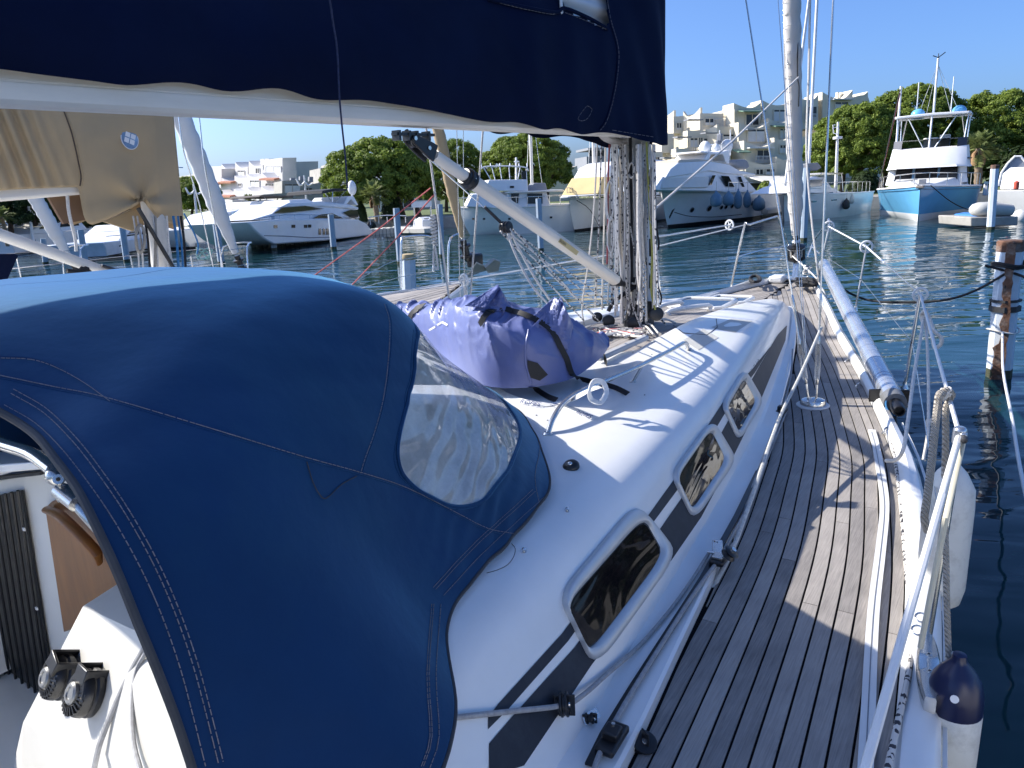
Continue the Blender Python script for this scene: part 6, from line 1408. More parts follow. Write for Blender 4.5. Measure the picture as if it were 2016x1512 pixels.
# white halyard led forward to the forestay, and lines beside the headsail
q = MB(); q.tube([atx(1291, 410, XC + .1), atx(1440, 280, XC + .06), aty(1572, 152, 10.2)], .010, 8); single(q, 'rope', ROPE, 'pale taut rope slanting from the mast up to the furled headsail', 'rope', 'lines beside the furled headsail')
for P_, m_, r, lb in (([(1595, -10), (1592, 150), (1588, 300), (1597, 420), (1606, 500), (1613, 562)], ROPE, .014, 'white line right of the furled headsail reaching the bow'), ([(1543, -10), (1546, 200), (1550, 300), (1565, 480)], ROPE, .008, 'thin line along the left edge of the furled headsail'),
                    ([(1572, -10), (1570, 140), (1573, 170), (1572, 210)], ROPEK, .008, 'short dark halyard end right of the furled headsail')):
    q = MB(); q.tube([aty(u, v, 10.2) for u, v in P_], r, 6, 4); single(q, 'rope', m_, lb, 'rope', 'lines beside the furled headsail')
# ---- port shrouds, stanchion and guard wire behind the bag
PCH = V((2 * XC + .79, 5.42, 1.15))
for uv, y, r, m_, off in (((838, 245), 5.1, .010, ROPE, -.05), ((899, 245), 5.4, .0035, STEEL, .0), ((912, 245), 5.45, .0035, STEEL, .04), ((952, 240), 5.5, .0085, mat('twisted_wire', (.5, .48, .44), .5, .3, var=.4, vs=90), .05)):
    a = PCH + V((off, 0, .05)); pole('port_shroud', a, aty(*uv, y), r, m_=m_)
q = MB(); a = aty(852, 430, 5.3)
for k in range(9): q.tube([a + V((.025 * math.cos(t), .02 * math.sin(t), -.03 * k + .03 * t / 6.28)) for t in [6.283 * i / 8 for i in range(9)]], .009, 6)
q.tube([a + V((0, -.02, -.28)), a + V((-.02, -.02, -.4)), a + V((.03, -.02, -.46)), a + V((.02, -.02, -.26))], .009, 6, 3, closed=True); single(q, 'rope_knot', ROPE, 'long knot and loop tied on the port shroud', 'knot')
S1p, S1pt = port(S1b), port(S1t); pole('stanchion', S1p, S1pt, .0135); S2p, S2pt = port(S2b), port(S2t); pole('stanchion', S2p, S2pt, .0125)
S0p = V((2 * XC + .3, 2.3, 1.2)); S0pt = S0p + V((0, 0, .75)); pole('stanchion', S0p, S0pt, .0135)
wire([S0pt, S1pt, S2pt, PLt], .0075); wheel(S1pt, .055, (.2, 1, 0)).build('wire_wheel', PLAST, YA)
q = MB(); q.tube([S1pt, S1pt + V((.02, 0, -.2)), S1pt + V((.05, .05, -.5)), S1pt + V((.03, -.02, -.1))], .011, 6, 4); single(q, 'rope', ROPE, 'cream rope hitched on the port guard wire behind the bag', 'rope')
# ============================================================ NEIGHBOURING YACHTS TO PORT
def hull_rings(L_, Bm, f0, f1, n_=22, stem=.5, tr=.85, draft=.35, flare=.0, full=1.6, step=0):
    "x = 0 at the stem, x = -L at the stern; rings of a hull with sheer, flare and transom"
    rings = []
    for i in range(n_ + 1):
        t = i / n_; b = Bm / 2 * (1 - (1 - min(1, t / .55)) ** full) if t < .55 else Bm / 2 * lerp(1, tr, ((t - .55) / .45) ** 2)
        z_ = lerp(f0, f1, t ** .7); x = -t * L_; sh = stem * (1 - t) ** 3
        b = max(b, .012); wl = b * lerp(.25 if flare else .6, .92, min(1, t * 1.9) ** (1.2 if flare else .8))
        rings.append([V((x, -b, z_)), V((x - sh * .12, -lerp(wl, b, .62), z_ * .62)), V((x - sh * .35, -lerp(wl, b, .3), z_ * .28)), V((x - sh * .6, -wl, 0)), V((x - sh * .8, -wl * .6, -draft * .6)), V((x - sh, 0, -draft)),
                      V((x - sh * .8, wl * .6, -draft * .6)), V((x - sh * .6, wl, 0)), V((x - sh * .35, lerp(wl, b, .3), z_ * .28)), V((x - sh * .12, lerp(wl, b, .62), z_ * .62)), V((x, b, z_))])
    return rings
def hull(parent, rings, m_, deck_m, rail=True, rail_m=None, ang=40):
    mb = MB(); mb.loft(rings, False); mb.add(rings[-1], [list(range(len(rings[-1])))]); h = mb.build('hull', m_, parent, Vector(), ang=ang)
    mb = MB(); mb.loft([[r[0] + V((0, .02, -.03)), (r[0] + r[-1]) / 2 + V((0, 0, .02)), r[-1] + V((0, -.02, -.03))] for r in rings], False); mb.build('deck', deck_m, parent, Vector())
    if rail:
        mb = MB(); w = .05
        for k in (0, -1): mb.tube([r[k] for r in rings], .045, 6)
        mb.build('rubbing_rail', rail_m or m_, parent, Vector())
    return h
def at_root(name, label, cat, p, heading, group=None):
    return thing(name, label, cat, (p.x, p.y, 0), group, rz=math.atan2(heading.y, heading.x))
def to_local(root, p): return (Matrix.Translation(root.location) @ Matrix.Rotation(root.rotation_euler[2], 4, 'Z')).inverted() @ Vector(p)
GREYT = 0
# A: next berth
A = at_root('sailing_yacht', 'next door sailing yacht with tan sail cover, teak foredeck and plough anchor', 'sailing yacht', V((-7.0, 9.1, 0)), V((0, 1, 0)))
lz = lambda p: to_local(A, p)
hull(A, hull_rings(11.5, 3.5, 1.36, 1.2, stem=.5, full=1.9), GEL, CAULK)
rr_ = hull_rings(11.5, 3.5, 1.36, 1.2, stem=.5, full=1.9)
for i in range(20):                                             # teak planks on the foredeck
    y0 = -1.3 + i * .13; mb = MB(); rows_ = []
    for j in range(16):
        x = -.25 - j * .28; t = -x / 11.5; r = rr_[int(t * 22)]; r2 = rr_[min(22, int(t * 22) + 1)]; f = t * 22 - int(t * 22); hb = lerp(r[-1].y, r2[-1].y, f) - .1; zz = lerp(r[0].z, r2[0].z, f) + .028 - .02 * abs(y0) 
        a, c = max(-hb, y0), min(hb, y0 + .118)
        if c - a > .01: rows_.append([V((x, a, zz - .02)), V((x, a, zz)), V((x, c, zz)), V((x, c, zz - .02))])
    if len(rows_) > 1: mb.loft(rows_, True, True); mb.build('teak_plank', TEAK, A, Vector())
mb = MB(); mb.loft([[V((x, a * w, z_)) for a, z_ in ((-1, 1.2), (-.85, 1.2 + h), (0, 1.25 + h), (.85, 1.2 + h), (1, 1.2))] for x, w, h in ((-3.2, .5, .05), (-4, .8, .3), (-5, 1.0, .42), (-9, 1.1, .45))], False, False); mb.build('coachroof', GEL, A, Vector())
# pulpit hoops
for P_ in ([(790, 566), (790, 480), (798, 467), (842, 465), (855, 480), (853, 535)], [(882, 562), (884, 480), (896, 463), (907, 466), (914, 500)]):
    mb = MB(); X_ = -7.6 if P_[0][0] < 800 else -7.15; mb.tube([lz(atx(u, v, X_ + .0)) for u, v in P_], .017, 8, 3); mb.build('pulpit', STEEL, A, Vector())
for P_ in ([(690, 560), (760, 520), (790, 512), (855, 500)], [(700, 570), (790, 545), (850, 534)]): mb = MB(); mb.tube([lz(atx(u, v, -7.4)) for u, v in P_], .005, 6, 2); mb.build('guard_wire', STEEL, A, Vector())
# furled sail
def furled(root, P0, P1, X_, m_, r0, r1, lzz):
    a, c = atx(*P0, X_), atx(*P1, X_); mb = MB(); N_ = 30; mb.tube([lzz(a.lerp(c, i / N_)) for i in range(N_ + 1)], [lerp(r0, r1, min(1, i / 10)) * (1 + .06 * math.sin(i * 2.1)) for i in range(N_ + 1)], 12); mb.build('furled_sail', m_, root, Vector(), ang=60)
    d = (c - a).normalized(); mb = MB(); mb.lathe([(.05, -.05), (.05, -.12), (.1, -.13), (.1, -.16), (.06, -.17), (.06, -.28), (.1, -.29), (.1, -.32), (.02, -.4)], lzz(a), lzz(c) - lzz(a), 16); mb.build('furling_drum', BLACK, root, Vector())
furled(A, (910, 466), (848, 190), -7, TAN, .04, .085, lz)
mb = MB(); mb.box(lz(atx(935, 512, -7)), (.3, .12, .2)); mb.tube([lz(atx(926, 500, -7)), lz(atx(944, 520, -7))], .06, 10); mb.build('windlass', BLACK, A, Vector(), bevel=.03)
for p0 in (940,):
    an = thing('anchor', 'grey plough anchor on the next yacht bow roller', 'anchor', atx(930, 540, -6.95))
    mb = MB(); sh = [atx(u, v, -6.95) for u, v in ((905, 548), (930, 538), (958, 528))]; mb.tube(sh, .03, 8); mb.build('shank', mat('galvanised', (.36, .37, .36), .5, .5, dirt=(.3, .2, .12), dirt_amt=.4), an)
    fl = [atx(918, 544, -6.95), atx(938, 515, -6.8), atx(962, 527, -6.95), atx(940, 535, -7.1)]
    mb = MB(); mb.prism(fl, (0, 0, -.025)); mb.prism([atx(952, 524, -6.85), atx(970, 508, -6.85), atx(982, 512, -6.9), atx(978, 530, -6.95), atx(958, 534, -7.0)], (.02, .02, -.03)); mb.build('fluke', mat('zinc', (.42, .41, .37), .5, .4, dirt=(.45, .36, .2), dirt_amt=.5, ds=5), an)
# mast with its ropes
mA = atx(324, 545, -7); mb = MB(); mb.tube([lz(V((-7, mA.y, 1.3))), lz(V((-7, mA.y, 9)))], .1, 20); MA = mb.build('mast', ALU, A, Vector())
for u0, u1, m_, r in ((284, 296, ROPEK, .012), (300, 312, ROPE, .011), (270, 283, ROPE, .009), (328, 331, ROPE, .012), (341, 352, ROPEB, .014), (350, 361, ROPEB, .011), (356, 366, ROPEK, .013), (305, 304, TW, .016), (262, 275, ROPE, .008)):
    mb = MB(); mb.tube([lz(atx(u0, 425, -6.86)), lz(atx((u0 + u1) / 2 + 2, 480, -6.85)), lz(atx(u1, 545, -6.86))], r, 6, 3); mb.build('halyard', m_, MA, Vector())
mb = MB(); mb.tube([lz(atx(272, 410, -6.8)), lz(atx(345, 533, -6.84))], .02, 8); mb.build('black_stay', BLACK, A, Vector())
mb = MB(); P_ = [lz(atx(276 + 9 * math.sin(j * 1.1), 470 + 28 * math.cos(j * 1.1), -6.8 + .04 * math.sin(j))) for j in range(30)]; mb.tube(P_, .012, 6, 2); mb.build('rope_coil', TW, A, Vector())
mb = MB(); mb.tube([lz(atx(-20, 455, -7)), lz(atx(240, 547, -7))], .05, 14); mb.build('vang', ALU, A, Vector())
mb = MB(); mb.tube([lz(atx(200, 523, -6.9)), lz(atx(258, 541, -6.9))], .018, 8); mb.build('vang_end', BLACK, A, Vector())
mb = MB(); mb.beam(lz(atx(-30, 383, -7)), lz(atx(160, 368, -7)), .16, .13); mb.build('boom', ALU, A, Vector(), bevel=.03)
# tan cover
TC = thing('sail_cover', 'tan canvas sail cover with an oval emblem, upper left', 'sail cover', (-7, mA.y, 2.8))
TOPE = [(-60, 60), (0, 60), (90, 60), (160, 60), (230, 60), (290, 60), (322, 100), (328, 200)]
BOTE = [(-60, 384), (0, 373), (90, 370), (158, 366), (176, 441), (214, 431), (262, 406), (276, 392), (288, 420), (320, 440), (360, 452)]
def btm(s): f = s * 420 - 60; return f
def tcp(s, t):
    u = lerp(-60, 345, s)
    vt = 60; vb = tab([(-60, 384), (0, 375), (90, 370), (150, 368)], u) if u < 150 else tab([(155, 370), (165, 425), (176, 441), (190, 440), (214, 431), (245, 416), (266, 405), (278, 396), (288, 410), (302, 430), (325, 441), (345, 452)], u)
    v = lerp(vt, vb, t); uu = u + max(0, s - .8) * 5 * (-20 + 38 * t) 
    dx = .12 + .1 * math.sin(math.pi * min(1, t * .9 + .1)) - max(0, s - .9) * 1.6
    p0 = V((uu, v, 0))
    f = .02 * noise.noise(V((u * .012, v * .015, 0))) 
    # radiating folds from the gather at (275, 395)
    dd = math.hypot(u - 276, v - 396); an = math.atan2(v - 396, u - 276); f += .035 * math.exp(-dd / 110) * math.sin(an * 5 + .6) + .03 * math.exp(-((u - 20 - (v - 250) * .35) / 60) ** 2) * math.sin((u - v * .4) * .22)
    return atx(uu, v, -7 + dx + f)
q = MB(); q.grid(lambda u, v: tcp(u, v), 110, 60); TT = bvh(q)
q.loft([[tcp(1, j / 20) for j in range(21)], [V((-7.2, tcp(1, j / 20).y + .05, tcp(1, j / 20).z)) for j in range(21)]], False)
q.build('canvas', TAN, TC, ang=70, solid=.004)
q = MB(); q.grid(lambda u, v: V((-7.22 - .05 * math.sin(v * 3), tcp(u, v).y, tcp(u, v).z)), 50, 20); q.build('far_side', TAN, TC, ang=70)
def tline(P, r, nm, m_): mb = MB(); mb.tube([p for p in (hit(TT, u, v, .004) for u, v in smooth2(P, 4)) if p], r, 5); mb.build(nm, m_, TC)
tline([(124, 216), (140, 260), (152, 310), (160, 345), (158, 366)], .006, 'seam', BARK)
tline([(128, 216), (144, 260), (156, 310), (164, 345), (161, 366)], .004, 'seam', TAN)
q = MB(); q.prism([atx(u, v, -7.05) for u, v in ((92, 382), (152, 372), (172, 432), (126, 441))], (-.04, 0, 0)); q.build('loose_flap', mat('brown_lining', (.2, .12, .07), .85), TC)
q = MB(); q.prism([atx(u, v, -7.1) for u, v in ((205, 436), (262, 412), (290, 440), (262, 455))], (-.04, 0, 0)); q.build('loose_flap', TAN, TC)
q = MB(); q.tube([atx(132, 380, -6.95), atx(136, 420, -6.95), atx(148, 470, -6.95), atx(150, 495, -6.95)], .014, 6, 3); q.build('tie', ROPE, TC)
p = hit(TT, 254, 273, .004); _, nn, _, _ = TT.ray_cast(CAMP, ray(254, 273).normalized(), 60); nn = nn if nn.dot(ray(254, 273)) < 0 else -nn
k_ = scale_at(p); ey = V((0, .03, 1)).normalized(); ex = ey.cross(nn).normalized(); 
if ex.dot(AX[0]) < 0: ex = -ex
def disc(a, b_, h, nm, m_): mb = MB(); mb.add([p + ex * math.cos(6.283 * i / 32) * a + ey * math.sin(6.283 * i / 32) * b_ + nn * h for i in range(32)], [list(range(32))]); mb.build(nm, m_, TC)
disc(15 * k_ * 1.25, 20.5 * k_, .006, 'emblem_rim', WHITE); disc(13.6 * k_ * 1.25, 18.8 * k_, .009, 'emblem', mat('emblem_blue', (.2, .33, .5), .6, var=.5, vs=12))
mb = MB(); r_ = Matrix.Rotation(-.35, 2)
for i in (-1, 1):
    for j in (-1, 1): 
        cx_, cy_ = i * 4.8, j * 4.8; cc = r_ @ Vector((cx_, cy_)); hs = [r_ @ Vector((a * 4, b_ * 4)) for a, b_ in ((-1, -1), (1, -1), (1, 1), (-1, 1))]
        mb.add([p + ex * (cc.x + h_.x) * k_ * 1.2 + ey * (cc.y + 1 + h_.y) * k_ * 1.15 + nn * .012 for h_ in hs], [(0, 1, 2, 3)])
mb.build('emblem_squares', WHITE, TC, kind='stuff')
# sheets of the next yacht
for P_, lb in (([(848, 370), (740, 455), (615, 545)], 'dark red rope slanting from the port shroud, upper of the pair'), ([(854, 384), (780, 470), (694, 560)], 'dark red rope slanting from the port shroud, lower of the pair')):
    q = MB(); q.tube([atx(P_[0][0], P_[0][1], -4.3), atx(*P_[1], -5.2), atx(*P_[2], -6)], .007, 6); single(q, 'rope', ROPER, lb, 'rope', 'dark red ropes')
# B and C: further berths
for nm, X_, bow, P0, P1, m_, lb, st in (('B', -12.0, (478, 528), (464, 498), (336, 180), SAILW, 'sailing yacht with a white furled sail left of the white flats', 1), ('C', -17.0, (158, 520), (136, 506), (56, 366), SAILW, 'sailing yacht with a white furled sail under the tan cover', 2)):
    bp_ = atx(*bow, X_); S = at_root('sailing_yacht', lb, 'sailing yacht', V((X_, bp_.y, 0)), V((0, 1, 0))); ls = lambda p, S=S: to_local(S, p)
    hull(S, hull_rings(11, 3.4, 1.4, 1.2, stem=.5, full=1.9), GEL, TEAK)
    furled(S, P0, P1, X_, m_, .06, .16 if st == 1 else .14, ls)
    for sg in (-1, 1): mb = MB(); mb.tube([V((-1.6, .9 * sg, 1.35)), V((-1.6, .9 * sg, 1.95))], .014, 8); mb.build('stanchion', STEEL, S, Vector())
    mb = MB(); mb.tube([V((-.2, -.4, 1.4)), V((-.1, -.35, 1.95)), V((.25, 0, 2.0)), V((-.1, .35, 1.95)), V((-.2, .4, 1.4))], .016, 8, 3)
    mb.build('pulpit', STEEL, S, Vector())
    mb = MB(); 
    for sg in (-1, 1):
        for h_ in (1.95, 1.65): mb.tube([V((-.1, .35 * sg, h_)), V((-1.6, .9 * sg, h_)), V((-5, 1.6 * sg, h_ - .05))], .006, 5)
    mb.build('guard_wire', STEEL, S, Vector())
    mb = MB(); mb.tube([V((-4.9, 0, 1.3)), V((-4.9, 0, 14))], .09, 14); mb.build('mast', ALU, S, Vector())
    for k in range(3): mb = MB(); mb.tube([V((-4.9 - .3 * k + .3, -1.5, 1.3)), V((-4.9, -.2, 12))], .006, 5); mb.build('shroud', STEEL, S, Vector())
    mb = MB(); c_ = V((-2.5, 0, 1.45)); mb.loft([[V((x, a * w, z_)) for a, z_ in ((-1, 1.3), (-.85, 1.3 + h), (0, 1.35 + h), (.85, 1.3 + h), (1, 1.3))] for x, w, h in ((-3.0, .5, .05), (-4, .8, .3), (-5, 1.0, .42), (-9, 1.1, .45))], False); mb.build('coachroof', GEL, S, Vector())
for P_, r, m_, X_, lb in (([(351, 225), (362, 300), (392, 400), (424, 545)], .008, STEEL, -9, 'thin stay crossing in front of the white furled sail'), ([(392, 230), (402, 320), (420, 420), (442, 545)], .010, STEEL, -9, 'taut wire right of the white furled sail'), ([(362, 420), (378, 450), (390, 480), (388, 500)], .010, ROPEB, -8.5, 'blue line hanging right of the tan cover'), ([(318, 222), (345, 320), (360, 330)], .006, ROPEB, -8.5, 'blue tie at the tan cover edge')):
    q = MB(); q.tube([atx(u, v, X_) for u, v in P_], r, 6, 3); single(q, 'rope', m_, lb, 'rope', 'stays left of the white flats')
q = MB(); P_ = [atx(402 + 14 * math.sin(j * 1.3) + rgm.uniform(-4, 4), 500 + 12 * math.cos(j * 1.7), -10) for j in range(14)]; q.tube(P_, .010, 6, 3); single(q, 'rope', mat('turquoise_rope', (.25, .45, .42), .8), 'tangled pale turquoise rope above the hood', 'rope')
q = MB(); P_ = [atx(155 + rgm.uniform(-24, 30), 536 + rgm.uniform(-9, 8), -6.9) for j in range(20)]; q.tube(P_, .02, 6, 3); single(q, 'rope', ROPEK, 'dark coil of rope behind the hood at the left', 'rope')
q = MB(); q.prism([atx(u, v, -9.5) for u, v in ((-20, 500), (28, 500), (36, 503), (14, 552), (-20, 552))], (-.3, 0, 0)); single(q, 'dark_cover', NAVY, 'small dark navy panel at the left edge above the hood', 'cover')
# added boat, out of view to starboard: its white side bounces sunlight onto our deck
SB = at_root('motor_cruiser', 'added white motor cruiser, unseen beyond the right edge, bounces light onto the starboard side', 'motor cruiser', V((2.9, 3.2, 0)), V((0, 1, 0)))
rr_ = hull_rings(9.5, 3.1, 1.45, 1.2, stem=.7, full=2.0); hull(SB, rr_, GEL, GELC)
mb = MB(); mb.loft([[V((x, -w, 1.2)), V((x - .5 * k, -w * .9, z_)), V((x - .5 * k, w * .9, z_)), V((x, w, 1.2))] for x, w, z_, k in ((-2.2, .8, 1.5, 0), (-2.9, 1.2, 2.5, 1), (-4.5, 1.25, 2.6, 0), (-8, 1.25, 2.5, 0))], False, True); mb.build('cabin', WHITE, SB, Vector(), bevel=.05)
for sg in (-1, 1): mb = MB(); mb.prism([V((-3.9, 1.2 * sg, 1.8)), V((-6.5, 1.22 * sg, 1.8)), V((-6.3, 1.16 * sg, 2.3)), V((-4.2, 1.15 * sg, 2.3))], (0, .03 * sg, 0)); mb.build('side_window', GLASSD, SB, Vector())
# ============================================================ PILES AND MOORING LINES
PILEW = mat('pile_white', (.6, .66, .72), .6, var=.06, vs=3, dirt=(.42, .4, .36), dirt_amt=.5, ds=4)
PILEB = mat('pile_blue_grey', (.34, .42, .5), .6, var=.1, vs=3, dirt=(.3, .27, .22), dirt_amt=.5, ds=3)
RUST = mat('rust', (.12, .058, .034), .9, var=.5, vs=9, bump=.6, bs=40, dirt=(.34, .3, .26), dirt_amt=.6, ds=7)
WEED = mat('tide_weed', (.05, .055, .03), .9, var=.4, vs=20)
def pile(wl, top, r, lb, m_=PILEB, cap=True, grp='mooring piles'):
    p = atz(*wl, 0); t_ = aty(*top, p.y); H = t_.z
    T = thing('mooring_pile', lb, 'mooring pile', (p.x, p.y, 0), grp); d = V((t_.x - p.x, 0, H))
    mb = MB(); mb.loft([[p + d * k + V((r * math.cos(a), r * math.sin(a), 0)) for a in [6.283 * i / 8 + .2 for i in range(8)]] for k in (-1.2, 0, .5, 1)], True, True); mb.build('post', m_, T, ang=25)
    mb = MB(); mb.loft([[p + d * k + V((r * 1.01 * math.cos(a), r * 1.01 * math.sin(a), 0)) for a in [6.283 * i / 8 + .2 for i in range(8)]] for k in (-.1, .12 / max(H, .1))], True); mb.build('waterline_growth', WEED, T, ang=25)
    if cap: mb = MB(); mb.loft([[p + d * k + V((r * s * math.cos(a), r * s * math.sin(a), 0)) for a in [6.283 * i / 8 + .2 for i in range(8)]] for k, s in ((1 - .12 / H, 1.03), (1.002, 1.03), (1.012, .9))], True, True); mb.build('rusty_cap', RUST, T, ang=25)
    return T, p, d
T, p, d = pile((1966, 742), (1990, 476), .15, 'large near mooring pile with a rusty face and black straps', PILEW)
b_ = V((-p.x, -p.y, 0)).normalized(); sx = V((0, 0, 1)).cross(b_)
mb = MB(); rg = random.Random(2); rows_ = []
for i in range(30):
    k = i / 29; w0 = -.062 + rg.uniform(-.012, .012); w1 = .03 + rg.uniform(-.02, .02) + (.05 if k < .25 else 0); c = p + d * (k * .99); rows_.append([c + b_ * .156 + sx * (-w1), c + b_ * .168 + sx * (-w1 * .9), c + b_ * .168 + sx * (-w0), c + b_ * .156 + sx * -w0])
mb.loft(rows_, True, True); mb.build('rust_streak', RUST, T)
for k, h_ in ((.52, .07), (.58, .03)):
    mb = MB(); mb.lathe([(.172, -h_ / 2), (.178, -h_ / 2), (.178, h_ / 2), (.172, h_ / 2)], p + d * k, (d.x, 0, d.z), 8); mb.build('black_strap', RUBB, T)
mb = MB(); q2 = p + d * .55 + sx * -.17; mb.prism([q2 + V((0, 0, .05)), q2 + V((.09, 0, .1)), q2 + V((.07, 0, -.1)), q2 + V((0, 0, -.08))], b_ * .02); mb.build('strap_end', RUBB, T)
for k, m_, r in ((.845, ROPEK, .018), (.83, ROPEK, .016), (.36, ROPE, .012)):
    mb = MB(); mb.tube([p + d * k + V((.182 * math.cos(a), .182 * math.sin(a), .02 * math.sin(a * 2))) for a in [6.283 * i / 20 for i in range(20)]], r, 6, closed=True); mb.build('rope_turn', m_, T)
bk = p + d * .84 + b_ * .17
q = MB(); q.tube([bk + sx * .1, atd(1920, 572, 11.3), atd(1850, 592, 11.4), atd(1750, 595, 11.5), atd(1690, 585, 11.6), atz(1625, 548, 1.35)], .016, 8, 4); single(q, 'mooring_line', ROPEK, 'long black mooring line sagging from the near pile to our bow', 'mooring line')
q = MB(); q.tube([bk, bk.lerp(p + d * .72, .5) + b_ * .03, p + d * .68 + b_ * .17 - sx * .02], .012, 6, 3); single(q, 'mooring_line', ROPEK, 'loose black tail hanging on the near pile face', 'mooring line')
q = MB(); q.tube([bk - sx * .25, atd(2016, 545, 11.2), atd(2080, 590, 10.5)], .016, 8, 3); single(q, 'mooring_line', ROPEK, 'short black line leaving the near pile to the right', 'mooring line')
w0 = p + d * .355 + b_ * .18; q = MB(); q.tube([w0, atd(1975, 730, 9.8), atd(1992, 820, 7.8), atd(2008, 920, 6.2), atd(2040, 1060, 4.8)], .014, 8, 4); single(q, 'mooring_line', PLAST, 'pale mooring line running from the near pile off the right edge', 'mooring line')
pile((1950, 452), (1959, 326), .15, 'distant pile with a tall rusty top right of the light blue yacht', PILEW)
for wl, tp, r, lb in (((540, 492), (534, 424), .16, 'grey pile on the pontoon in front of the left motor yacht bow'), ((657, 490), (651, 422), .16, 'grey pile left of the small white launch'), ((788, 520), (780, 410), .13, 'grey pile beside the red ropes'), ((870, 506), (866, 402), .12, 'slim pale pile behind the port shrouds'), ((1065, 494), (1060, 391), .13, 'blue grey pile behind the boom vang'), ((1582, 474), (1588, 330), .13, 'slim white pile directly behind the furled headsail'),
                  ((250, 515), (238, 430), .16, 'grey pile left of the next mast'), ((170, 530), (158, 452), .14, 'grey pile under the loose tan flap'), ((90, 520), (85, 470), .14, 'grey pile at the far left'), ((436, 520), (425, 440), .15, 'grey pile behind the white furled sail')):
    pile(wl, tp, r, lb, PILEB, cap=False)
T, p, d = pile((806, 588), (803, 508), .2, 'stout short pile with a wooden head beside the next yacht bow', PILEW, cap=False)
mb = MB(); mb.lathe([(.2, -.04), (.21, 0), (.17, .1), (.02, .12)], p + d, n=12); mb.build('wooden_head', mat('pale_timber', (.42, .32, .17), .8), T)

# floating pontoon of plastic cubes
for k_, (a, c, n_, lb) in enumerate((((495, 486), (840, 452), 44, 'long floating pontoon of weathered plastic cubes in front of the left motor yachts'), ((340, 492), (500, 487), 18, 'end run of the plastic cube pontoon left of the yacht bow'))):
    pa_, pc_ = atz(*a, 0), atz(*c, 0); PN = thing('floating_pontoon', lb, 'pontoon', pa_); dd_ = (pc_ - pa_) / n_; pr = V((-dd_.y, dd_.x, 0)).normalized(); base_me = None
    for i in range(n_):
        for j in range(2):
            c = pa_ + dd_ * (i + .5) + pr * (j * .55 * (1 if pr.dot(pa_) > 0 else -1)); L2 = dd_.length
            if base_me is None:
                mb = MB(); mb.box((0, 0, .12), (L2 * .95, .5, .52), Matrix.Rotation(math.atan2(dd_.y, dd_.x), 3, 'Z')); o = mb.build('float_cube', PONT, PN, Vector(), bevel=.05); base_me = o
            else: o = base_me.copy(); COL.objects.link(o); o.parent = PN
            o.location = c - pa_ + V((0, 0, .02 * math.sin(i * 2.3)))
# ============================================================ BOATS ALONG THE FAR QUAY
class Boat:
    def __init__(s, name, label, cat, bow, stern, sd=None, group='motor yachts along the far quay'):
        b_ = atz(*bow, 0); e_ = atz(*stern, 0) if sd is None else atd(*stern, sd); e_.z = 0
        s.L = (b_ - e_).length; s.root = at_root(name, label, cat, b_, b_ - e_, group)
        s.M = Matrix.Translation(s.root.location) @ Matrix.Rotation(s.root.rotation_euler[2], 4, 'Z'); s.I = s.M.inverted()
        s.cam = s.I @ CAMP; s.near = 1 if s.cam.y > 0 else -1
    def at(s, u, v, y):
        "local point where a line of sight meets the fore and aft plane at y (signed towards the viewer)"
        d = s.I.to_3x3() @ ray(u, v); yy = y * s.near; return s.cam + d * ((yy - s.cam.y) / d.y)
    def ax(s, u, v, x): d = s.I.to_3x3() @ ray(u, v); return s.cam + d * ((x - s.cam.x) / d.x)
    def part(s, mb, name, m_, parent=None, **k): return mb.build(name, m_, parent or s.root, Vector(), **k)
    def ext(s, px, y, name, m_, top=1.0, parent=None, bevel=.04, yfar=None):
        "side profile traced on the near side, carried across the beam; top < 1 leans the sides in"
        P = [s.at(u, v, y) for u, v in px]; z0 = min(p.z for p in P); z1 = max(p.z for p in P); mb = MB(); n_ = len(P)
        w = lambda p: lerp(1, top, (p.z - z0) / max(.01, z1 - z0))
        A_ = [V((p.x, p.y * w(p), p.z)) for p in P]; B_ = [V((p.x, (-p.y if yfar is None else yfar * s.near) * w(p), p.z)) for p in P]
        mb.add(A_ + B_, [list(range(n_)), list(range(n_, 2 * n_))[::-1]] + [[i, (i + 1) % n_, n_ + (i + 1) % n_, n_ + i] for i in range(n_)])
        return s.part(mb, name, m_, parent, ang=30, bevel=bevel)
    def win(s, px, y, name='window', m_=None, parent=None, out=.03, lean=None):
        mb = MB(); P = [s.at(u, v, y + out) for u, v in px]
        mb.prism(P, (0, -.05 * s.near, 0)); return s.part(mb, name, m_ or GLASSD, parent, ang=30)
    def tube(s, P, r, name, m_, parent=None, sub=0): mb = MB(); mb.tube(P, r, 6, sub); return s.part(mb, name, m_, parent)
    def rail(s, rings, i0, i1, h, r=.02, inset=.1, name='railing', step=2):
        mb = MB()
        for k in (0, -1):
            P = [rings[i][k] + V((0, inset if k == 0 else -inset, 0)) for i in range(i0, i1)]
            mb.tube([p + V((0, 0, h)) for p in P], r, 6)
            for p in P[::step]: mb.tube([p, p + V((0, 0, h))], r * .8, 5)
        a, c = rings[i0][0], rings[i0][-1]; mb.tube([a + V((.0, .1, h)), (a + c) / 2 + V((.35, 0, h)), c + V((0, -.1, h))], r, 6, 3); s.part(mb, name, STEEL)
    def fender(s, u, v, r, h, m_, lb, y):
        p = s.M @ s.at(u, v, y); t = thing('fender', lb, 'fender', p, 'fenders on the far boats'); mb = MB()
        mb.lathe([(.001, h * .62), (r * .2, h * .6), (r * .25, h * .5), (r * .7, h * .35), (r, h * .1), (r, -h * .3), (r * .6, -h * .48), (.001, -h * .52)], p, n=14); mb.build('body', m_, t, ang=70)
        mb = MB(); mb.tube([p + V((0, 0, h * .58)), p + V((0, 0, h * .58 + .5))], .015, 5); mb.build('lanyard', ROPE, t)

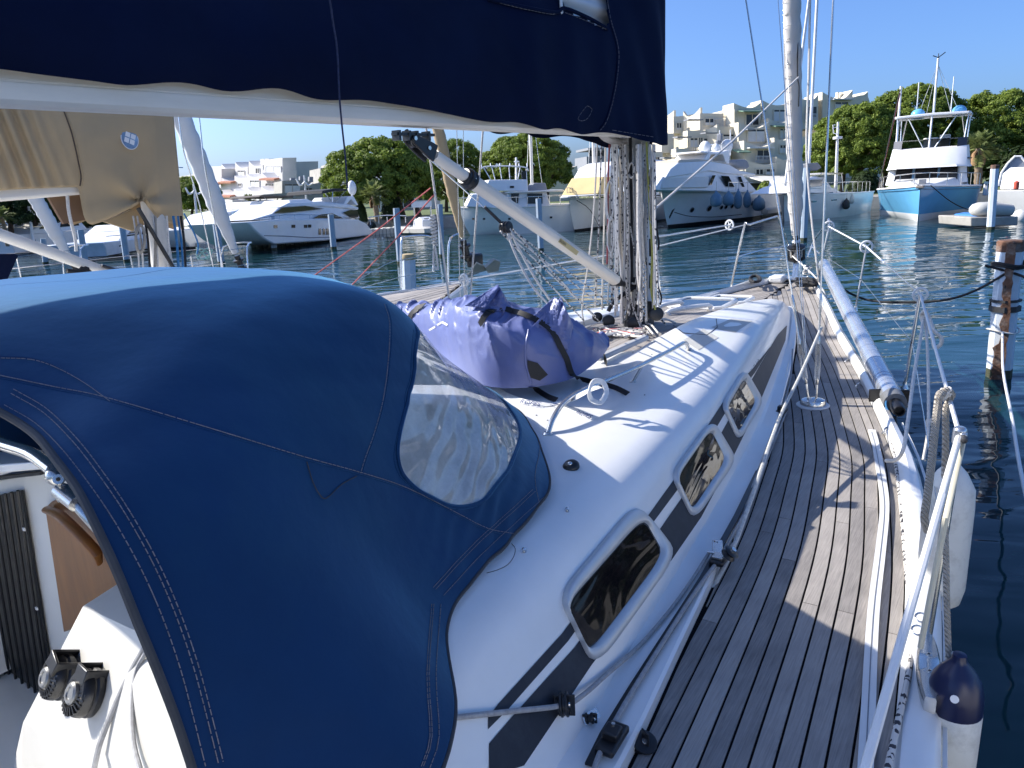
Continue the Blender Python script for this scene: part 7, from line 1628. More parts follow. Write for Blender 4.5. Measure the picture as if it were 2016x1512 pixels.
# ---- light blue sport fishing yacht, bow towards us
B = Boat('sport_fishing_yacht', 'light blue flybridge fishing yacht moored bow out under the pines', 'motor yacht', (1806, 438), (1833, 415), 54, None)
rg_ = hull_rings(B.L, 5.0, 1.72, 1.25, stem=1.0, flare=1, full=2.1, tr=.9); hull(B.root, rg_, BLUEH, GEL, rail_m=WHITE)
mb = MB(); mb.loft([[p * 1.0 + V((.02, (.02 if p.y > 0 else -.02), 0)) for p in [r[3].lerp(r[2], .75), r[3], r[4], r[5], r[6], r[7], r[7].lerp(r[8], .75)]] for r in rg_], False); B.part(mb, 'boot_stripe', WHITE)
mb = MB()
for sg in (0, -1): mb.tube([r[sg].lerp(r[1 if sg == 0 else -2], .25) + V((0, -.015 if sg == 0 else .015, 0)) for r in rg_], .018, 5)
B.part(mb, 'knuckle_line', mat('dark_knuckle', (.04, .12, .2), .4), None)
mb = MB(); mb.loft([[V((x, a * w, z_)) for a, z_ in ((-1, z0), (-.8, z1), (.8, z1), (1, z0))] for x, w, z0, z1 in ((-.9, .25, 1.66, 1.7), (-2, 1.1, 1.62, 1.85), (-3.6, 1.75, 1.55, 2.0), (-10, 1.9, 1.4, 1.9))], False); B.part(mb, 'foredeck', WHITE, bevel=.04)
def sect(rows): return [[V((x, -w0, z0)), V((x2, -w1, z1)), V((x2, w1, z1)), V((x, w0, z0))] for x, w0, z0, x2, w1, z1 in rows]
mb = MB(); mb.loft(sect([(-3.3, 1.5, 1.7, -3.9, 1.45, 2.55), (-3.7, 1.85, 1.7, -4.3, 1.75, 2.55), (-9, 1.85, 1.5, -9, 1.75, 2.55)]), False, True); hs = B.part(mb, 'deckhouse', WHITE, ang=30)
for i, (y0, y1) in enumerate(((-1.42, -.62), (-.52, .52), (.62, 1.42))):
    mb = MB(); mb.prism([V((-3.36, y0, 1.86)), V((-3.36, y1, 1.86)), V((-3.82, y1 * .97, 2.52)), V((-3.82, y0 * .97, 2.52))], (.05, 0, .02)); B.part(mb, 'windscreen_pane', GLASSD, hs)
for y in (-.57, .57): mb = MB(); mb.beam(V((-3.28, y, 1.84)), V((-3.76, y, 2.54)), .1, .06, (1, 0, 0)); B.part(mb, 'pillar', FENDB, hs)
for sg in (-1, 1): mb = MB(); mb.prism([V((-4.1, 1.84 * sg, 1.9)), V((-8.6, 1.84 * sg, 1.9)), V((-8.6, 1.78 * sg, 2.45)), V((-4.4, 1.78 * sg, 2.45))], (0, .03 * sg, 0)); B.part(mb, 'side_window', GLASSD, hs)
mb = MB(); mb.loft([[V((x, -w, z_)), V((x + .0, -w * .96, z_ + .14)), V((x2, -w * .9, zt)), V((x2, w * .9, zt)), V((x, w * .96, z_ + .14)), V((x, w, z_))] for x, x2, w, z_, zt in ((-3.2, -4.0, 1.35, 2.5, 3.45), (-3.5, -4.3, 1.85, 2.46, 3.5), (-5, -5.2, 1.95, 2.45, 3.52), (-9.2, -9.2, 1.95, 2.45, 3.4))], False, True); fb = B.part(mb, 'flybridge', WHITE, ang=30)
mb = MB(); mb.loft([[V((x, -w, z_)), V((x, -w, z_ + .05)), V((x, w, z_ + .05)), V((x, w, z_))] for x, w, z_ in ((-3.5, 1.3, 2.86), (-3.85, 1.83, 2.85), (-5, 1.92, 2.85), (-9, 1.93, 2.85))], False, True); B.part(mb, 'dark_band', BLACK, fb)
mb = MB(); mb.loft([[V((x, -w, 3.45)), V((x - .15, -w, 3.9)), V((x - .15, w, 3.9)), V((x, w, 3.45))] for x, w in ((-4.05, 1.25), (-4.35, 1.66), (-6.5, 1.72))], False); B.part(mb, 'venturi_screen', mat('smoked_screen', (.05, .05, .06), .2), fb)
mb = MB(); mb.box((-5.6, 0, 3.75), (.8, .7, .5)); mb.box((-6.6, .6, 3.8), (.5, .5, .7)); B.part(mb, 'helm', VINYL, fb, bevel=.06)
mb = MB(); mb.loft([[V((x, -w, 5.02 + k)), V((x, -w, 5.14 + k)), V((x, 0, 5.19 + k)), V((x, w, 5.14 + k)), V((x, w, 5.02 + k)), V((x, 0, 5.06 + k))] for x, w, k in ((-4.4, 1.62, 0), (-4.6, 1.72, 0), (-8.2, 1.75, .05))], True, True); ht = B.part(mb, 'hardtop', WHITE, bevel=.03)
for sg in (-1, 1):
    for P_ in ([V((-4.5, 1.5 * sg, 3.5)), V((-4.8, 1.6 * sg, 5.03))], [V((-7.8, 1.6 * sg, 3.4)), V((-7.9, 1.65 * sg, 5.05))], [V((-4.2, .25 * sg, 3.45)), V((-4.7, 1.1 * sg, 5.04))], [V((-7.8, 1.6 * sg, 3.5)), V((-6.5, 1.3 * sg, 5.05))]): B.tube(P_, .035, 'support', STEEL, ht)
B.tube([V((-4.15, 0, 3.4)), V((-4.5, 0, 5.05))], .05, 'support', WHITE, ht)
for y, z_ in ((-.75, 5.36), (1.15, 5.36)): mb = MB(); mb.ball((-6.0, y, z_ - .12), (.34, .34, .3), 16, 8, None, -.3, 1); mb.lathe([(.3, -.22), (.34, -.05), (.33, 0)], V((-6, y, z_ - .12)), n=16); B.part(mb, 'radar_dome', BLUEH, ht)
for x, y, z0, z1, r in ((-5.4, 0, 5.1, 7.9, .06), (-6.4, -.85, 5.1, 6.9, .03), (-6.4, .75, 5.1, 7.0, .03), (-8.9, -1.9, 2.4, 7.0, .07)): B.tube([V((x, y, z0)), V((x + .05, y, z1))], r, 'antenna', WHITE)
mb = MB(); mb.tube([V((-5.3, -.25, 8.02)), V((-5.3, 0, 7.9)), V((-5.3, .3, 8.12))], .025, 5); mb.tube([V((-5.3, 0, 7.9)), V((-5.3, 0, 8.1))], .02, 5); B.part(mb, 'wind_vane', BLACK)
for y in (-.4, -.2, .4, .6): B.tube([V((-5.4, 0, 7.6)), V((-6.5, y * 2, 5.1))], .012, 'stay', STEEL)
B.rail(rg_, 1, 15, .62); 
mb = MB(); mb.box((.15, 0, 1.66), (.9, .34, .12)); B.part(mb, 'bow_pulpit_plank', mat('bow_plank', (.3, .25, .2), .7), bevel=.03)
mb = MB(); mb.box((-1.3, 0, 1.86), (.4, .3, .25)); mb.tube([V((-1.2, -.5, 1.95)), V((.2, -.1, 1.75))], .04, 6); mb.tube([V((-1.4, -1.2, 1.9)), V((-.7, -.2, 2.0))], .035, 6); B.part(mb, 'anchor_windlass', GREY, bevel=.03); mb = MB(); mb.tube([V((-2.2, .6, 2.05)), V((-2.2, 1.4, 2.05))], .07, 6); B.part(mb, 'boat_hook', BLACK)
mb = MB(); mb.tube([V((-.3, .4, 1.7)), V((-.6, 1.3, .9)), V((-1.5, 2.1, .45)), V((-3, 2.6, .5))], .025, 5, 4); B.part(mb, 'mooring_rope', ROPEK)
for p_, q_, m_ in (((-8.5, -1.9, 6.8), (-5, -2.3, 1.5), ROPEK), ((-8.6, -1.9, 6.6), (-6, -2.4, 1.5), ROPER)): B.tube([V(p_), V(q_)], .03, 'outrigger', m_)
B.fender(1735, 408, .22, .72, FENDL, 'pale fender hanging off the left bow of the light blue yacht', 2.55); B.fender(1722, 408, .18, .6, FENDL, 'second pale fender behind the light blue yacht bow', 2.6)

# ---- big white motor yacht, centre right
B = Boat('motor_yacht', 'large white flybridge motor yacht with blue grey fenders, centre right', 'motor yacht', (1303, 452), (1487, 419))
rg_ = hull_rings(B.L, 4.9, 2.05, 1.3, stem=1.3, flare=1, full=2.0, tr=.92); hull(B.root, rg_, GEL, GEL)
mb = MB(); mb.loft([[r[3].lerp(r[2], .35) + V((0, .02 if r[3].y > 0 else -.02, 0)), r[3] + V((0, .02 if r[3].y > 0 else -.02, 0)), r[4], r[5], r[6], r[7] + V((0, .02 if r[7].y > 0 else -.02, 0)), r[7].lerp(r[8], .35) + V((0, .02 if r[7].y > 0 else -.02, 0))] for r in rg_], False); B.part(mb, 'boot_stripe', BLACK)
mb = MB()
for k in (0, -1): mb.tube([r[k] + V((0, .03 if r[k].y > 0 else -.03, .02)) for r in rg_], .07, 6)
B.part(mb, 'bulwark_cap', GELC)
hs = B.ext([(1292, 374), (1398, 376), (1492, 378), (1468, 343), (1408, 336), (1355, 334), (1312, 350)], 1.95, 'deckhouse', WHITE, .86, yfar=-.3)
B.ext([(1306, 371), (1394, 369), (1406, 346), (1315, 347)], 1.98, 'windscreen_cover', VINYL, .86, hs, yfar=-.3)
B.win([(1397, 364), (1404, 345), (1409, 345), (1401, 364)], 1.9, parent=hs); B.win([(1421, 346), (1435, 347), (1446, 368), (1430, 367)], 1.9, parent=hs); B.win([(1454, 348), (1459, 348), (1466, 368), (1462, 368)], 1.88, parent=hs)
fb = B.ext([(1312, 350), (1325, 332), (1342, 320), (1400, 317), (1440, 324), (1458, 336), (1488, 342), (1488, 345), (1430, 342), (1400, 336), (1360, 343)], 1.85, 'flybridge', WHITE, .92, yfar=-.3)
B.ext([(1336, 322), (1344, 314), (1380, 312), (1434, 318), (1430, 324), (1398, 319)], 1.7, 'flybridge_cover', BEIG, .9, fb, yfar=-.3)
B.ext([(1440, 322), (1442, 314), (1474, 313), (1478, 318), (1478, 330), (1470, 334), (1450, 326)], 1.2, 'covered_tender', GREY, .85, fb, bevel=.12, yfar=-.3)
B.ext([(1383, 322), (1395, 302), (1382, 300), (1384, 297), (1420, 300), (1438, 295), (1440, 299), (1436, 322), (1430, 322), (1426, 304), (1402, 304), (1394, 322)], 1.55, 'radar_arch', WHITE, .95, yfar=-.3)
for u, v, r in ((1388, 291, .33), (1409, 292, .24), (1431, 288, .36)):
    mb = MB(); mb.ball(B.at(u, v, .6), (r, r, r * 1.15), 14, 8); B.part(mb, 'radar_dome', WHITE)
for P_ in ([(1393, 290), (1392, 285), (1432, 284), (1433, 288)], [(1418, 336), (1418, 262)], [(1438, 306), (1438, 255)], [(1417, 300), (1417, 256)]):
    B.tube([B.at(u, v, .3) for u, v in P_], .035, 'antenna', WHITE)
mb = MB(); mb.box(B.at(1417, 272, .3), (.25, .3, .5)); mb.box(B.at(1414, 280, .3), (.5, .2, .2)); B.part(mb, 'searchlight', GREY, bevel=.05)
for u, v, w_ in ((1362, 413, 1.6), (1396, 410, 2), (1420, 408, 1.4), (1429, 407, 1.4), (1441, 405.5, 1.4), (1481, 400, 1.4)):
    r_ = w_ * .036 * 2.2; p = None
    tr_ = bvh(MB().loft(rg_, False)); d_ = B.I.to_3x3() @ ray(u, v); h_, nn, _, _ = tr_.ray_cast(B.cam, d_.normalized(), 200)
    if h_:
        nn = nn if nn.dot(d_) < 0 else -nn; mb = MB(); mb.lathe([(r_ * 1.25, -.02), (r_ * 1.25, .03), (r_, .035)], h_, nn, 14); pw = B.part(mb, 'porthole', GREY); mb = MB(); mb.lathe([(r_, .03), (r_ * .98, .04)], h_, nn, 14); B.part(mb, 'pane', GLASSD, pw)
mb = MB(); a = B.at(1304, 413, 2.0); 
d_ = B.I.to_3x3() @ ray(1314, 420); h_, nn, _, _ = tr_.ray_cast(B.cam, d_.normalized(), 200)
if h_:
    P_ = []
    for u, v in ((1303, 411), (1328, 410), (1318, 430), (1300, 424)):
        d_ = B.I.to_3x3() @ ray(u, v); hh, n2_, _, _ = tr_.ray_cast(B.cam, d_.normalized(), 200); P_.append((hh or h_) + (n2_ if n2_ is not None and n2_.dot(d_) < 0 else -(n2_ or V((0, 1, 0)))) * .03)
    mb = MB(); mb.prism(P_, (0, -.03, 0)); B.part(mb, 'anchor_plate', BLACK)
for u, v, r, h, i in ((1410, 393, .42, .85, 0), (1434, 392, .42, .8, 1), (1453, 393, .3, 1.15, 2), (1471, 393, .3, 1.05, 3), (1494, 401, .5, .95, 4)):
    B.fender(u, v, r * .72, h * .85, FENDB, ['ball fender nearest the bow of the big white yacht', 'second ball fender from the bow of the big white yacht', 'long blue grey fender on the big white yacht, forward of its twin', 'long blue grey fender on the big white yacht, aft of its twin', 'large ball fender at the stern of the big white yacht'][i], 2.75)
mb = MB(); P_ = [B.at(u, v, 2.55) for u, v in ((1328, 418), (1360, 426), (1410, 427), (1460, 422))]; mb.tube(P_, .02, 5, 4); B.part(mb, 'mooring_rope', ROPEK)
B.rail(rg_, 0, 12, .55)

# ---- yellow covered trawler
B = Boat('motor_yacht', 'white displacement yacht with yellow canvas covers, left of the mast', 'motor yacht', (1122, 458), (1310, 424))
rg_ = hull_rings(B.L, 4.6, 1.85, 1.35, stem=1.0, flare=1, full=2.0, tr=.9); hull(B.root, rg_, GEL, GELC, rail_m=GELC)
mb = MB(); mb.loft([[p + V((0, (.02 if p.y > 0 else -.02), 0)) for p in [r[3].lerp(r[2], .25), r[3], r[4], r[5], r[6], r[7], r[7].lerp(r[8], .25)]] for r in rg_], False); B.part(mb, 'boot_stripe', BLACK)
B.ext([(1178, 384), (1198, 348), (1252, 342), (1352, 345), (1352, 384)], 1.9, 'deckhouse', WHITE, .85, yfar=-.4); B.ext([(1180, 382), (1198, 347), (1258, 342), (1258, 380)], 1.95, 'windscreen_cover', YELC, .85, bevel=.08, yfar=-.4)
B.ext([(1196, 349), (1208, 326), (1222, 318), (1277, 312), (1352, 318), (1352, 349)], 1.8, 'flybridge', WHITE, .88, bevel=.1, yfar=-.4); B.ext([(1212, 325), (1226, 318), (1277, 312), (1277, 322)], 1.7, 'flybridge_cover', SAILW, .9, bevel=.08, yfar=-.4)
B.ext([(1346, 350), (1350, 346), (1374, 342), (1374, 368), (1346, 368)], 1.2, 'aft_cover', BEIG, .9, bevel=.1, yfar=-.4)
tr_ = bvh(MB().loft(rg_, False)); P_ = []
for u, v in ((1116, 411), (1140, 410), (1140, 430), (1118, 431)):
    d_ = B.I.to_3x3() @ ray(u, v); hh, n2_, _, _ = tr_.ray_cast(B.cam, d_.normalized(), 200)
    if hh: P_.append(hh + (n2_ if n2_.dot(d_) < 0 else -n2_) * .03)
if len(P_) == 4:
    mb = MB(); mb.prism(P_, (0, -.03, 0)); B.part(mb, 'anchor_plate', BLACK); c = sum(P_, Vector()) / 4 + V((0, .06, 0)); mb = MB(); mb.tube([c + V((0, 0, .3)), c - V((0, 0, .2))], .04, 6); mb.tube([c + V((-.2, 0, -.05)), c + V((-.12, 0, -.22)), c - V((0, 0, .24)), c + V((.12, 0, -.22)), c + V((.2, 0, -.05))], .04, 6, 3); B.part(mb, 'anchor', mat('old_anchor', (.4, .36, .3), .7))
mb = MB(); mb.box((.1, 0, 1.95), (.9, .5, .12)); B.part(mb, 'bow_roller', GELC, bevel=.04); B.rail(rg_, 0, 10, .6, .022)
for u in (1100, 1108): pass
mb = MB(); mb.tube([V((-.4, .3, 1.75)), V((-.2, 1.2, 1.2)), V((1.5, 2.6, .2))], .02, 5, 3); B.part(mb, 'mooring_rope', ROPEK)

# ---- trawler with the white bimini frame
B = Boat('motor_yacht', 'white trawler yacht with a flybridge bimini frame, behind the boom vang', 'motor yacht', (908, 464), (1135, 450))
rg_ = hull_rings(B.L, 4.0, 1.65, 1.45, stem=.9, flare=1, full=2.1, tr=.9); hull(B.root, rg_, GELC, GELC)
hs = B.ext([(998, 414), (1000, 377), (1076, 376), (1086, 414)], 1.6, 'deckhouse', WHITE, .94); B.ext([(918, 407), (930, 382), (962, 380), (1004, 384), (1004, 410)], 1.5, 'windscreen_cover', WHITE, .85)
B.win([(1006, 381), (1022, 381), (1020, 400), (1008, 400)], 1.58, parent=hs); B.win([(1038, 381), (1068, 381), (1068, 401), (1038, 401)], 1.58, parent=hs)
fb = B.ext([(956, 376), (962, 354), (1038, 353), (1040, 376)], 1.5, 'flybridge', WHITE, .92); B.win([(1004, 366), (1012, 366), (1012, 370), (1004, 370)], 1.5, parent=fb)
B.ext([(995, 378), (1110, 373), (1112, 377), (995, 381)], 1.75, 'boat_deck', GELC, 1.0)
mb = MB()
for k in (-1, 1):
    P_ = [B.at(u, v, 1.3 * k) for u, v in ((944, 334), (952, 329), (970, 327), (1010, 327), (1036, 330), (1040, 337))]; mb.tube(P_, .035, 6, 3)
    for u0, v0, u1, v1 in ((952, 330, 966, 354), (968, 328, 975, 354), (984, 328, 988, 354), (1002, 328, 1004, 354), (1024, 329, 1020, 352), (1036, 332, 1038, 366)): mb.tube([B.at(u0, v0, 1.3 * k), B.at(u1, v1, 1.35 * k)], .03, 5)
for u in (948, 966, 984, 1004, 1022, 1038): mb.tube([B.at(u, 329, 1.3), V((B.at(u, 329, 0).x, 0, B.at(u, 322, 0).z)), B.at(u, 329, -1.3)], .03, 5, 3)
B.part(mb, 'bimini_frame', WHITE)
B.win([(1026, 338), (1038, 335), (1038, 353), (1028, 355)], 1.3, 'clear_panel', GLASSD)
B.tube([B.at(1016, 355, 0), B.at(1016, 310, 0)], .06, 'antenna', WHITE); B.tube([B.at(1012, 318, 0), B.at(1022, 318, 0)], .04, 'spreader', WHITE)
for u, v in ((932, 431), (953, 431), (1003, 431), (1085, 428)): B.win([(u - 2.5, v - 2), (u + 2.5, v - 2), (u + 2.5, v + 2), (u - 2.5, v + 2)], 1.98, 'porthole')
B.rail(rg_, 0, 22, .55, .02); B.ext([(1040, 376), (1052, 360), (1075, 360), (1078, 376)], 1.0, 'deck_gear', GREY, .8)
for i, (u0, u1, v1, m_) in enumerate(((1042, 1058, 440, ALU), (1052, 1048, 420, STEEL))): pass

# ---- left white flybridge yacht
B = Boat('motor_yacht', 'sleek white flybridge motor yacht with a dark bimini, left of the large pine', 'motor yacht', (560, 484), (742, 456))
rg_ = hull_rings(B.L, 4.2, 1.75, 1.35, stem=1.6, flare=1, full=2.1, tr=.95)
H_ = B.ext([(488, 437), (500, 452), (520, 470), (540, 481), (640, 474), (735, 463), (734, 455), (722, 440), (706, 432), (640, 430), (560, 431)], 2.0, 'hull', GEL, 1.0, bevel=.08)
mb = MB(); mb.loft([[B.at(u, v, 2.02), B.at(u, v, 2.02) - V((0, .02 * B.near, .05))] for u, v in ((520, 463), (560, 464), (610, 467), (660, 466))], False); B.part(mb, 'hull_stripe', GREY)
hs = B.ext([(500, 433), (545, 420), (560, 408), (600, 402), (650, 405), (705, 412), (710, 430), (650, 432)], 1.7, 'deckhouse', WHITE, .8, bevel=.1)
B.win([(538, 420), (556, 409), (600, 405), (638, 411), (600, 415), (560, 419)], 1.55, 'windscreen', GLASSD, hs); B.win([(616, 430), (632, 422), (655, 420), (676, 430)], 1.72, 'side_window', GLASSD, hs); B.win([(676, 418), (690, 413), (704, 414), (706, 428), (692, 430)], 1.66, 'aft_window', GLASSD, hs)
fb = B.ext([(556, 408), (575, 399), (640, 396), (690, 402), (708, 408), (706, 413), (640, 407)], 1.6, 'flybridge', WHITE, .9, bevel=.08)
B.ext([(574, 400), (576, 393), (610, 391), (618, 396), (618, 400)], 1.1, 'flybridge_seating', WHITE, .8, fb)
B.ext([(634, 382), (636, 375), (660, 371), (684, 372), (682, 376), (660, 376)], 1.3, 'bimini', mat('dark_bimini', (.03, .032, .035), .8), 1.0)
for P_ in ([(682, 374), (660, 398)], [(640, 380), (652, 396)], [(655, 377), (655, 398)]): B.tube([B.at(u, v, 1.25) for u, v in P_], .03, 'bimini_support', STEEL)
B.ext([(678, 402), (688, 386), (700, 386), (706, 404), (702, 404), (694, 392), (684, 402)], 1.4, 'radar_arch', WHITE, .9); mb = MB(); mb.ball(B.at(693, 370, 0), (.3, .3, .5), 12, 8); mb.tube([B.at(693, 388, 0), B.at(693, 362, 0)], .06, 6); B.part(mb, 'radar_dome', WHITE)
for u, v, w_ in ((543, 446, 3.5), (578, 445.5, 3.5), (602, 445.5, 3), (610, 445, 3)): B.win([(u - w_, v - 3), (u + w_, v - 3), (u + w_, v + 3), (u - w_, v + 3)], 2.0, 'porthole')
for u in (630, 638, 645, 651): B.win([(u - 2.2, 450), (u + 2.2, 450), (u + 2.2, 462), (u - 2.2, 462)], 2.0, 'hull_window')
mb = MB(); mb.tube([B.at(u, v, 1.9) for u, v in ((500, 432), (560, 423), (640, 424), (700, 430))], .02, 5, 3); [mb.tube([B.at(u, v, 1.9), B.at(u, v + 8, 1.9)], .015, 5) for u, v in ((510, 431), (530, 427), (550, 424), (580, 423), (610, 423))]; B.part(mb, 'railing', STEEL)
mb = MB(); mb.tube([B.at(724, 450, .5), B.at(730, 440, .5), B.at(736, 446, .5)], .2, 8, 3); B.part(mb, 'outboard_motor', BLACK)
# ---- launch in front of it
B = Boat('launch', 'small white open launch moored beside the sleek white yacht', 'boat', (660, 465), (716, 461), None, None)
B.ext([(659, 458), (664, 466), (714, 462), (716, 453), (690, 456)], .8, 'hull', WHITE, 1.0); B.ext([(674, 457), (676, 452), (694, 452), (696, 457)], .5, 'console', SAILW, .8)
for P_ in ([(684, 455), (688, 434), (706, 432), (708, 453)], [(697, 433), (697, 453)]): B.tube([B.at(u, v, .5) for u, v in P_], .03, 'canopy_frame', STEEL, sub=0)
# ---- second yacht behind
B = Boat('motor_yacht', 'white open motor yacht with pale blue windscreen left of the sleek white yacht', 'motor yacht', (372, 488), (585, 462))
B.ext([(352, 452), (362, 470), (375, 488), (540, 478), (590, 462), (590, 434), (480, 440)], 2.0, 'hull', GELC, 1.0, bevel=.08); B.ext([(372, 486), (540, 477), (540, 482), (374, 491)], 2.03, 'boot_stripe', BLACK, 1.0, bevel=.0)
hs = B.ext([(420, 442), (444, 420), (480, 412), (560, 408), (585, 416), (590, 440)], 1.7, 'deckhouse', WHITE, .85, bevel=.08)
B.win([(442, 432), (462, 417), (492, 414), (474, 430)], 1.6, 'windscreen', mat('pale_windscreen', (.25, .36, .45), .1), hs); B.win([(480, 430), (496, 415), (545, 412), (548, 426)], 1.58, 'side_window', GLASSD, hs)
B.ext([(488, 410), (500, 397), (540, 393), (560, 398), (560, 408)], 1.4, 'flybridge', WHITE, .85); B.ext([(510, 388), (515, 384), (578, 385), (578, 389)], 1.4, 'bimini', mat('brown_bimini', (.12, .1, .085), .8), 1.0)
for P_ in ([(520, 388), (530, 398)], [(560, 388), (548, 400)], [(575, 388), (590, 410)], [(548, 387), (540, 410)]): B.tube([B.at(u, v, 1.3) for u, v in P_], .03, 'bimini_support', STEEL)
B.win([(395, 462), (400, 460), (400, 464), (395, 466)], 2.0, 'porthole'); B.win([(468, 454), (474, 452), (474, 457), (468, 458)], 2.0, 'porthole')
# ---- far left motor boats
for i, (bw, st, k, lb) in enumerate((((30, 500), (185, 480), 1.0, 'white motor cruiser at the far left behind the thin masts'), ((212, 505), (330, 484), 1.0, 'white motor cruiser with a blue grey hull below the tan cover'), ((-40, 482), (60, 470), .9, 'small white cruiser at the left edge'), ((150, 470), (250, 462), .9, 'white cruiser with an open flybridge behind the grey pile'))):
    B = Boat('motor_cruiser', lb, 'motor cruiser', bw, st); (u0, v0), (u1, v1) = bw, st; w = u1 - u0; S_ = lambda a, b_: (u0 + w * a, lerp(v0, v1, a) - w * b_ * .5)
    B.ext([S_(-.08, .5), S_(-.03, .25), S_(0, 0), S_(.5, 0), S_(1, 0), S_(1, .36), S_(.5, .42)], 1.7, 'hull', (GEL, mat('pale_blue_hull', (.5, .56, .62), .35), GEL, GELC)[i], 1.0, bevel=.06)
    hs = B.ext([S_(.18, .44), S_(.36, .74), S_(.82, .72), S_(.92, .4)], 1.35, 'cabin', WHITE, .85, bevel=.06); B.win([S_(.27, .5), S_(.39, .70), S_(.55, .69), S_(.5, .5)], 1.25, 'windscreen', GLASSD, hs); B.win([S_(.56, .5), S_(.6, .68), S_(.78, .67), S_(.82, .5)], 1.25, 'side_window', GLASSD, hs)
    B.ext([S_(.3, .76), S_(.4, .95), S_(.44, .95), S_(.45, .80), S_(.82, .78), S_(.82, .72)], 1.15, 'flybridge', WHITE, .9); B.ext([S_(.7, .78), S_(.74, 1.1), S_(.8, 1.1), S_(.82, .78)], 1.1, 'radar_arch', WHITE, .9)
    B.tube([B.at(*S_(-.02, .68), 1.4), B.at(*S_(.3, .62), 1.5), B.at(*S_(.5, .6), 1.5)], .025, 'railing', STEEL); B.win([S_(.2, .26), S_(.26, .26), S_(.26, .3), S_(.2, .3)], 1.7, 'porthole')
    B.ext([S_(.02, .03), S_(.98, .03), S_(.98, .0), S_(.0, -.01)], 1.73, 'boot_stripe', BLACK, 1.0, bevel=0)
# ---- white sailing yacht behind the forestay
B = Boat('sailing_yacht', 'white sailing yacht with a radar mast at the stern, behind the furled headsail', 'sailing yacht', (1541, 437), (1664, 417), None, None)
rg_ = hull_rings(B.L, 3.9, 1.45, 1.2, stem=.35, full=1.9); hull(B.root, rg_, GEL, GEL); B.rail(rg_, 0, 21, .62, .018)
for u, v in ((1604, 397), (1643, 394)): B.win([(u - 4.5, v - 1.2), (u + 4.5, v - 2), (u + 4.5, v + .6), (u - 4.5, v + 1.6)], 1.95, 'hull_window')
B.ext([(1556, 380), (1580, 366), (1600, 360), (1640, 368), (1660, 380)], 1.2, 'coachroof', WHITE, .85); B.ext([(1590, 372), (1592, 352), (1610, 347), (1630, 348), (1642, 374)], 1.2, 'sprayhood', WHITE, .85, bevel=.12); B.win([(1592, 368), (1595, 354), (1620, 353), (1618, 366)], 1.15, 'hood_window', mat('hood_pane', (.12, .14, .15), .15)); B.win([(1626, 380), (1640, 378), (1642, 384), (1628, 385)], 1.3, 'side_window')
a = B.at(1590, 372, 0); mb = MB(); mb.tube([V((a.x, 0, 1.5)), V((a.x, 0, 17))], [.09, .07], 12); B.part(mb, 'mast', WHITE)
B.ext([(1590, 322), (1612, 320), (1619, 330), (1610, 336), (1590, 338)], .18, 'covered_boom', GREY, .8, bevel=.05)
mb = MB(); P_ = [B.at(1645, 382, .6), B.at(1650, 240, .6)]; mb.tube(P_, [.1, .06], 10); rm = B.part(mb, 'radar_mast', WHITE)
mb = MB(); mb.lathe([(.1, -.05), (.26, -.05), (.26, .08), (.1, .1)], B.at(1649, 272, .6), n=14); B.part(mb, 'radome', WHITE, rm)
mb = MB(); mb.tube([B.at(1650, 265, .6), B.at(1641, 262, .6), B.at(1640, 246, .6), B.at(1644, 246, .6)], .03, 6); mb.tube([B.at(1640, 252, .6), B.at(1649, 250, .6)], .02, 5); B.part(mb, 'wind_generator', WHITE, rm)
B.ext([(1618, 340), (1660, 340), (1660, 343), (1618, 343)], 1.2, 'solar_arch', STEEL, 1.0, bevel=0); mb = MB(); [mb.tube([B.at(u, 342, 1.1), B.at(u + 3, 376, 1.2)], .025, 5) for u in (1622, 1657)]; B.part(mb, 'arch_leg', STEEL)
B.tube([V((.0, 0, 1.5)), V((a.x + .3, 0, 15))], .07, 'furled_sail', SAILW); B.fender(1666, 402, .2, .55, RUBB, 'black fender at the stern of the white sailing yacht', 1.95); B.fender(1677, 392, .15, .5, FENDW, 'white fender at the stern of the white sailing yacht', 1.95)
B = Boat('tender', 'white rib tender tucked behind the big white motor yacht stern', 'tender', (1500, 424), (1535, 414), None, None)
for k in (-1, 1): B.tube([B.at(1497, 420, 0), B.at(1506, 418, .7 * k), B.at(1532, 413, .8 * k)], .24, 'tube', RIBT, sub=3)
B.ext([(1502, 424), (1530, 417), (1530, 412), (1504, 419)], .6, 'hull', GEL, .9)
# ---- inflatable by the pines, pontoon dinghy on the right, upturned dinghy
B = Boat('tender', 'grey inflatable tender with white console below the small palm', 'tender', (848, 460), (785, 458), None, None)
for k in (-1, 1): B.tube([B.at(850, 452, 0), B.at(840, 454, .7 * k), B.at(786, 454, .75 * k)], .26, 'tube', RIBT, sub=3)
B.ext([(846, 458), (788, 462), (788, 456), (844, 455)], .6, 'hull', RIBT, .9); B.ext([(812, 454), (812, 434), (822, 428), (830, 434), (832, 454)], .5, 'console', WHITE, .8); mb = MB(); mb.box(B.at(838, 442, 0), (.5, .5, .8)); B.part(mb, 'outboard_motor', BLACK, bevel=.1)
q = MB(); s0 = atd(810, 440, 50); k_ = scale_at(s0); q.beam(atd(811, 407, 50), atd(848, 405, 50), .08, .02); SG = thing('sign_board', 'blank white banner on two posts by the tender', 'sign', (s0.x, s0.y, GZ))
q = MB(); q.prism([atd(810, 397, 50), atd(849, 395, 50), atd(849, 407, 50), atd(810, 409, 50)], (0, .05, 0)); q.build('board', WHITE, SG); 
for u in (813, 846): q = MB(); a = atd(u, 405, 50); q.tube([V((a.x, a.y + .08, GZ)), V((a.x, a.y + .08, a.z))], .05, 8); q.build('post', STEEL, SG)
B = Boat('pontoon_raft', 'grey work raft carrying an inflatable dinghy at the right', 'raft', (1912, 446), (2004, 441), None, None)
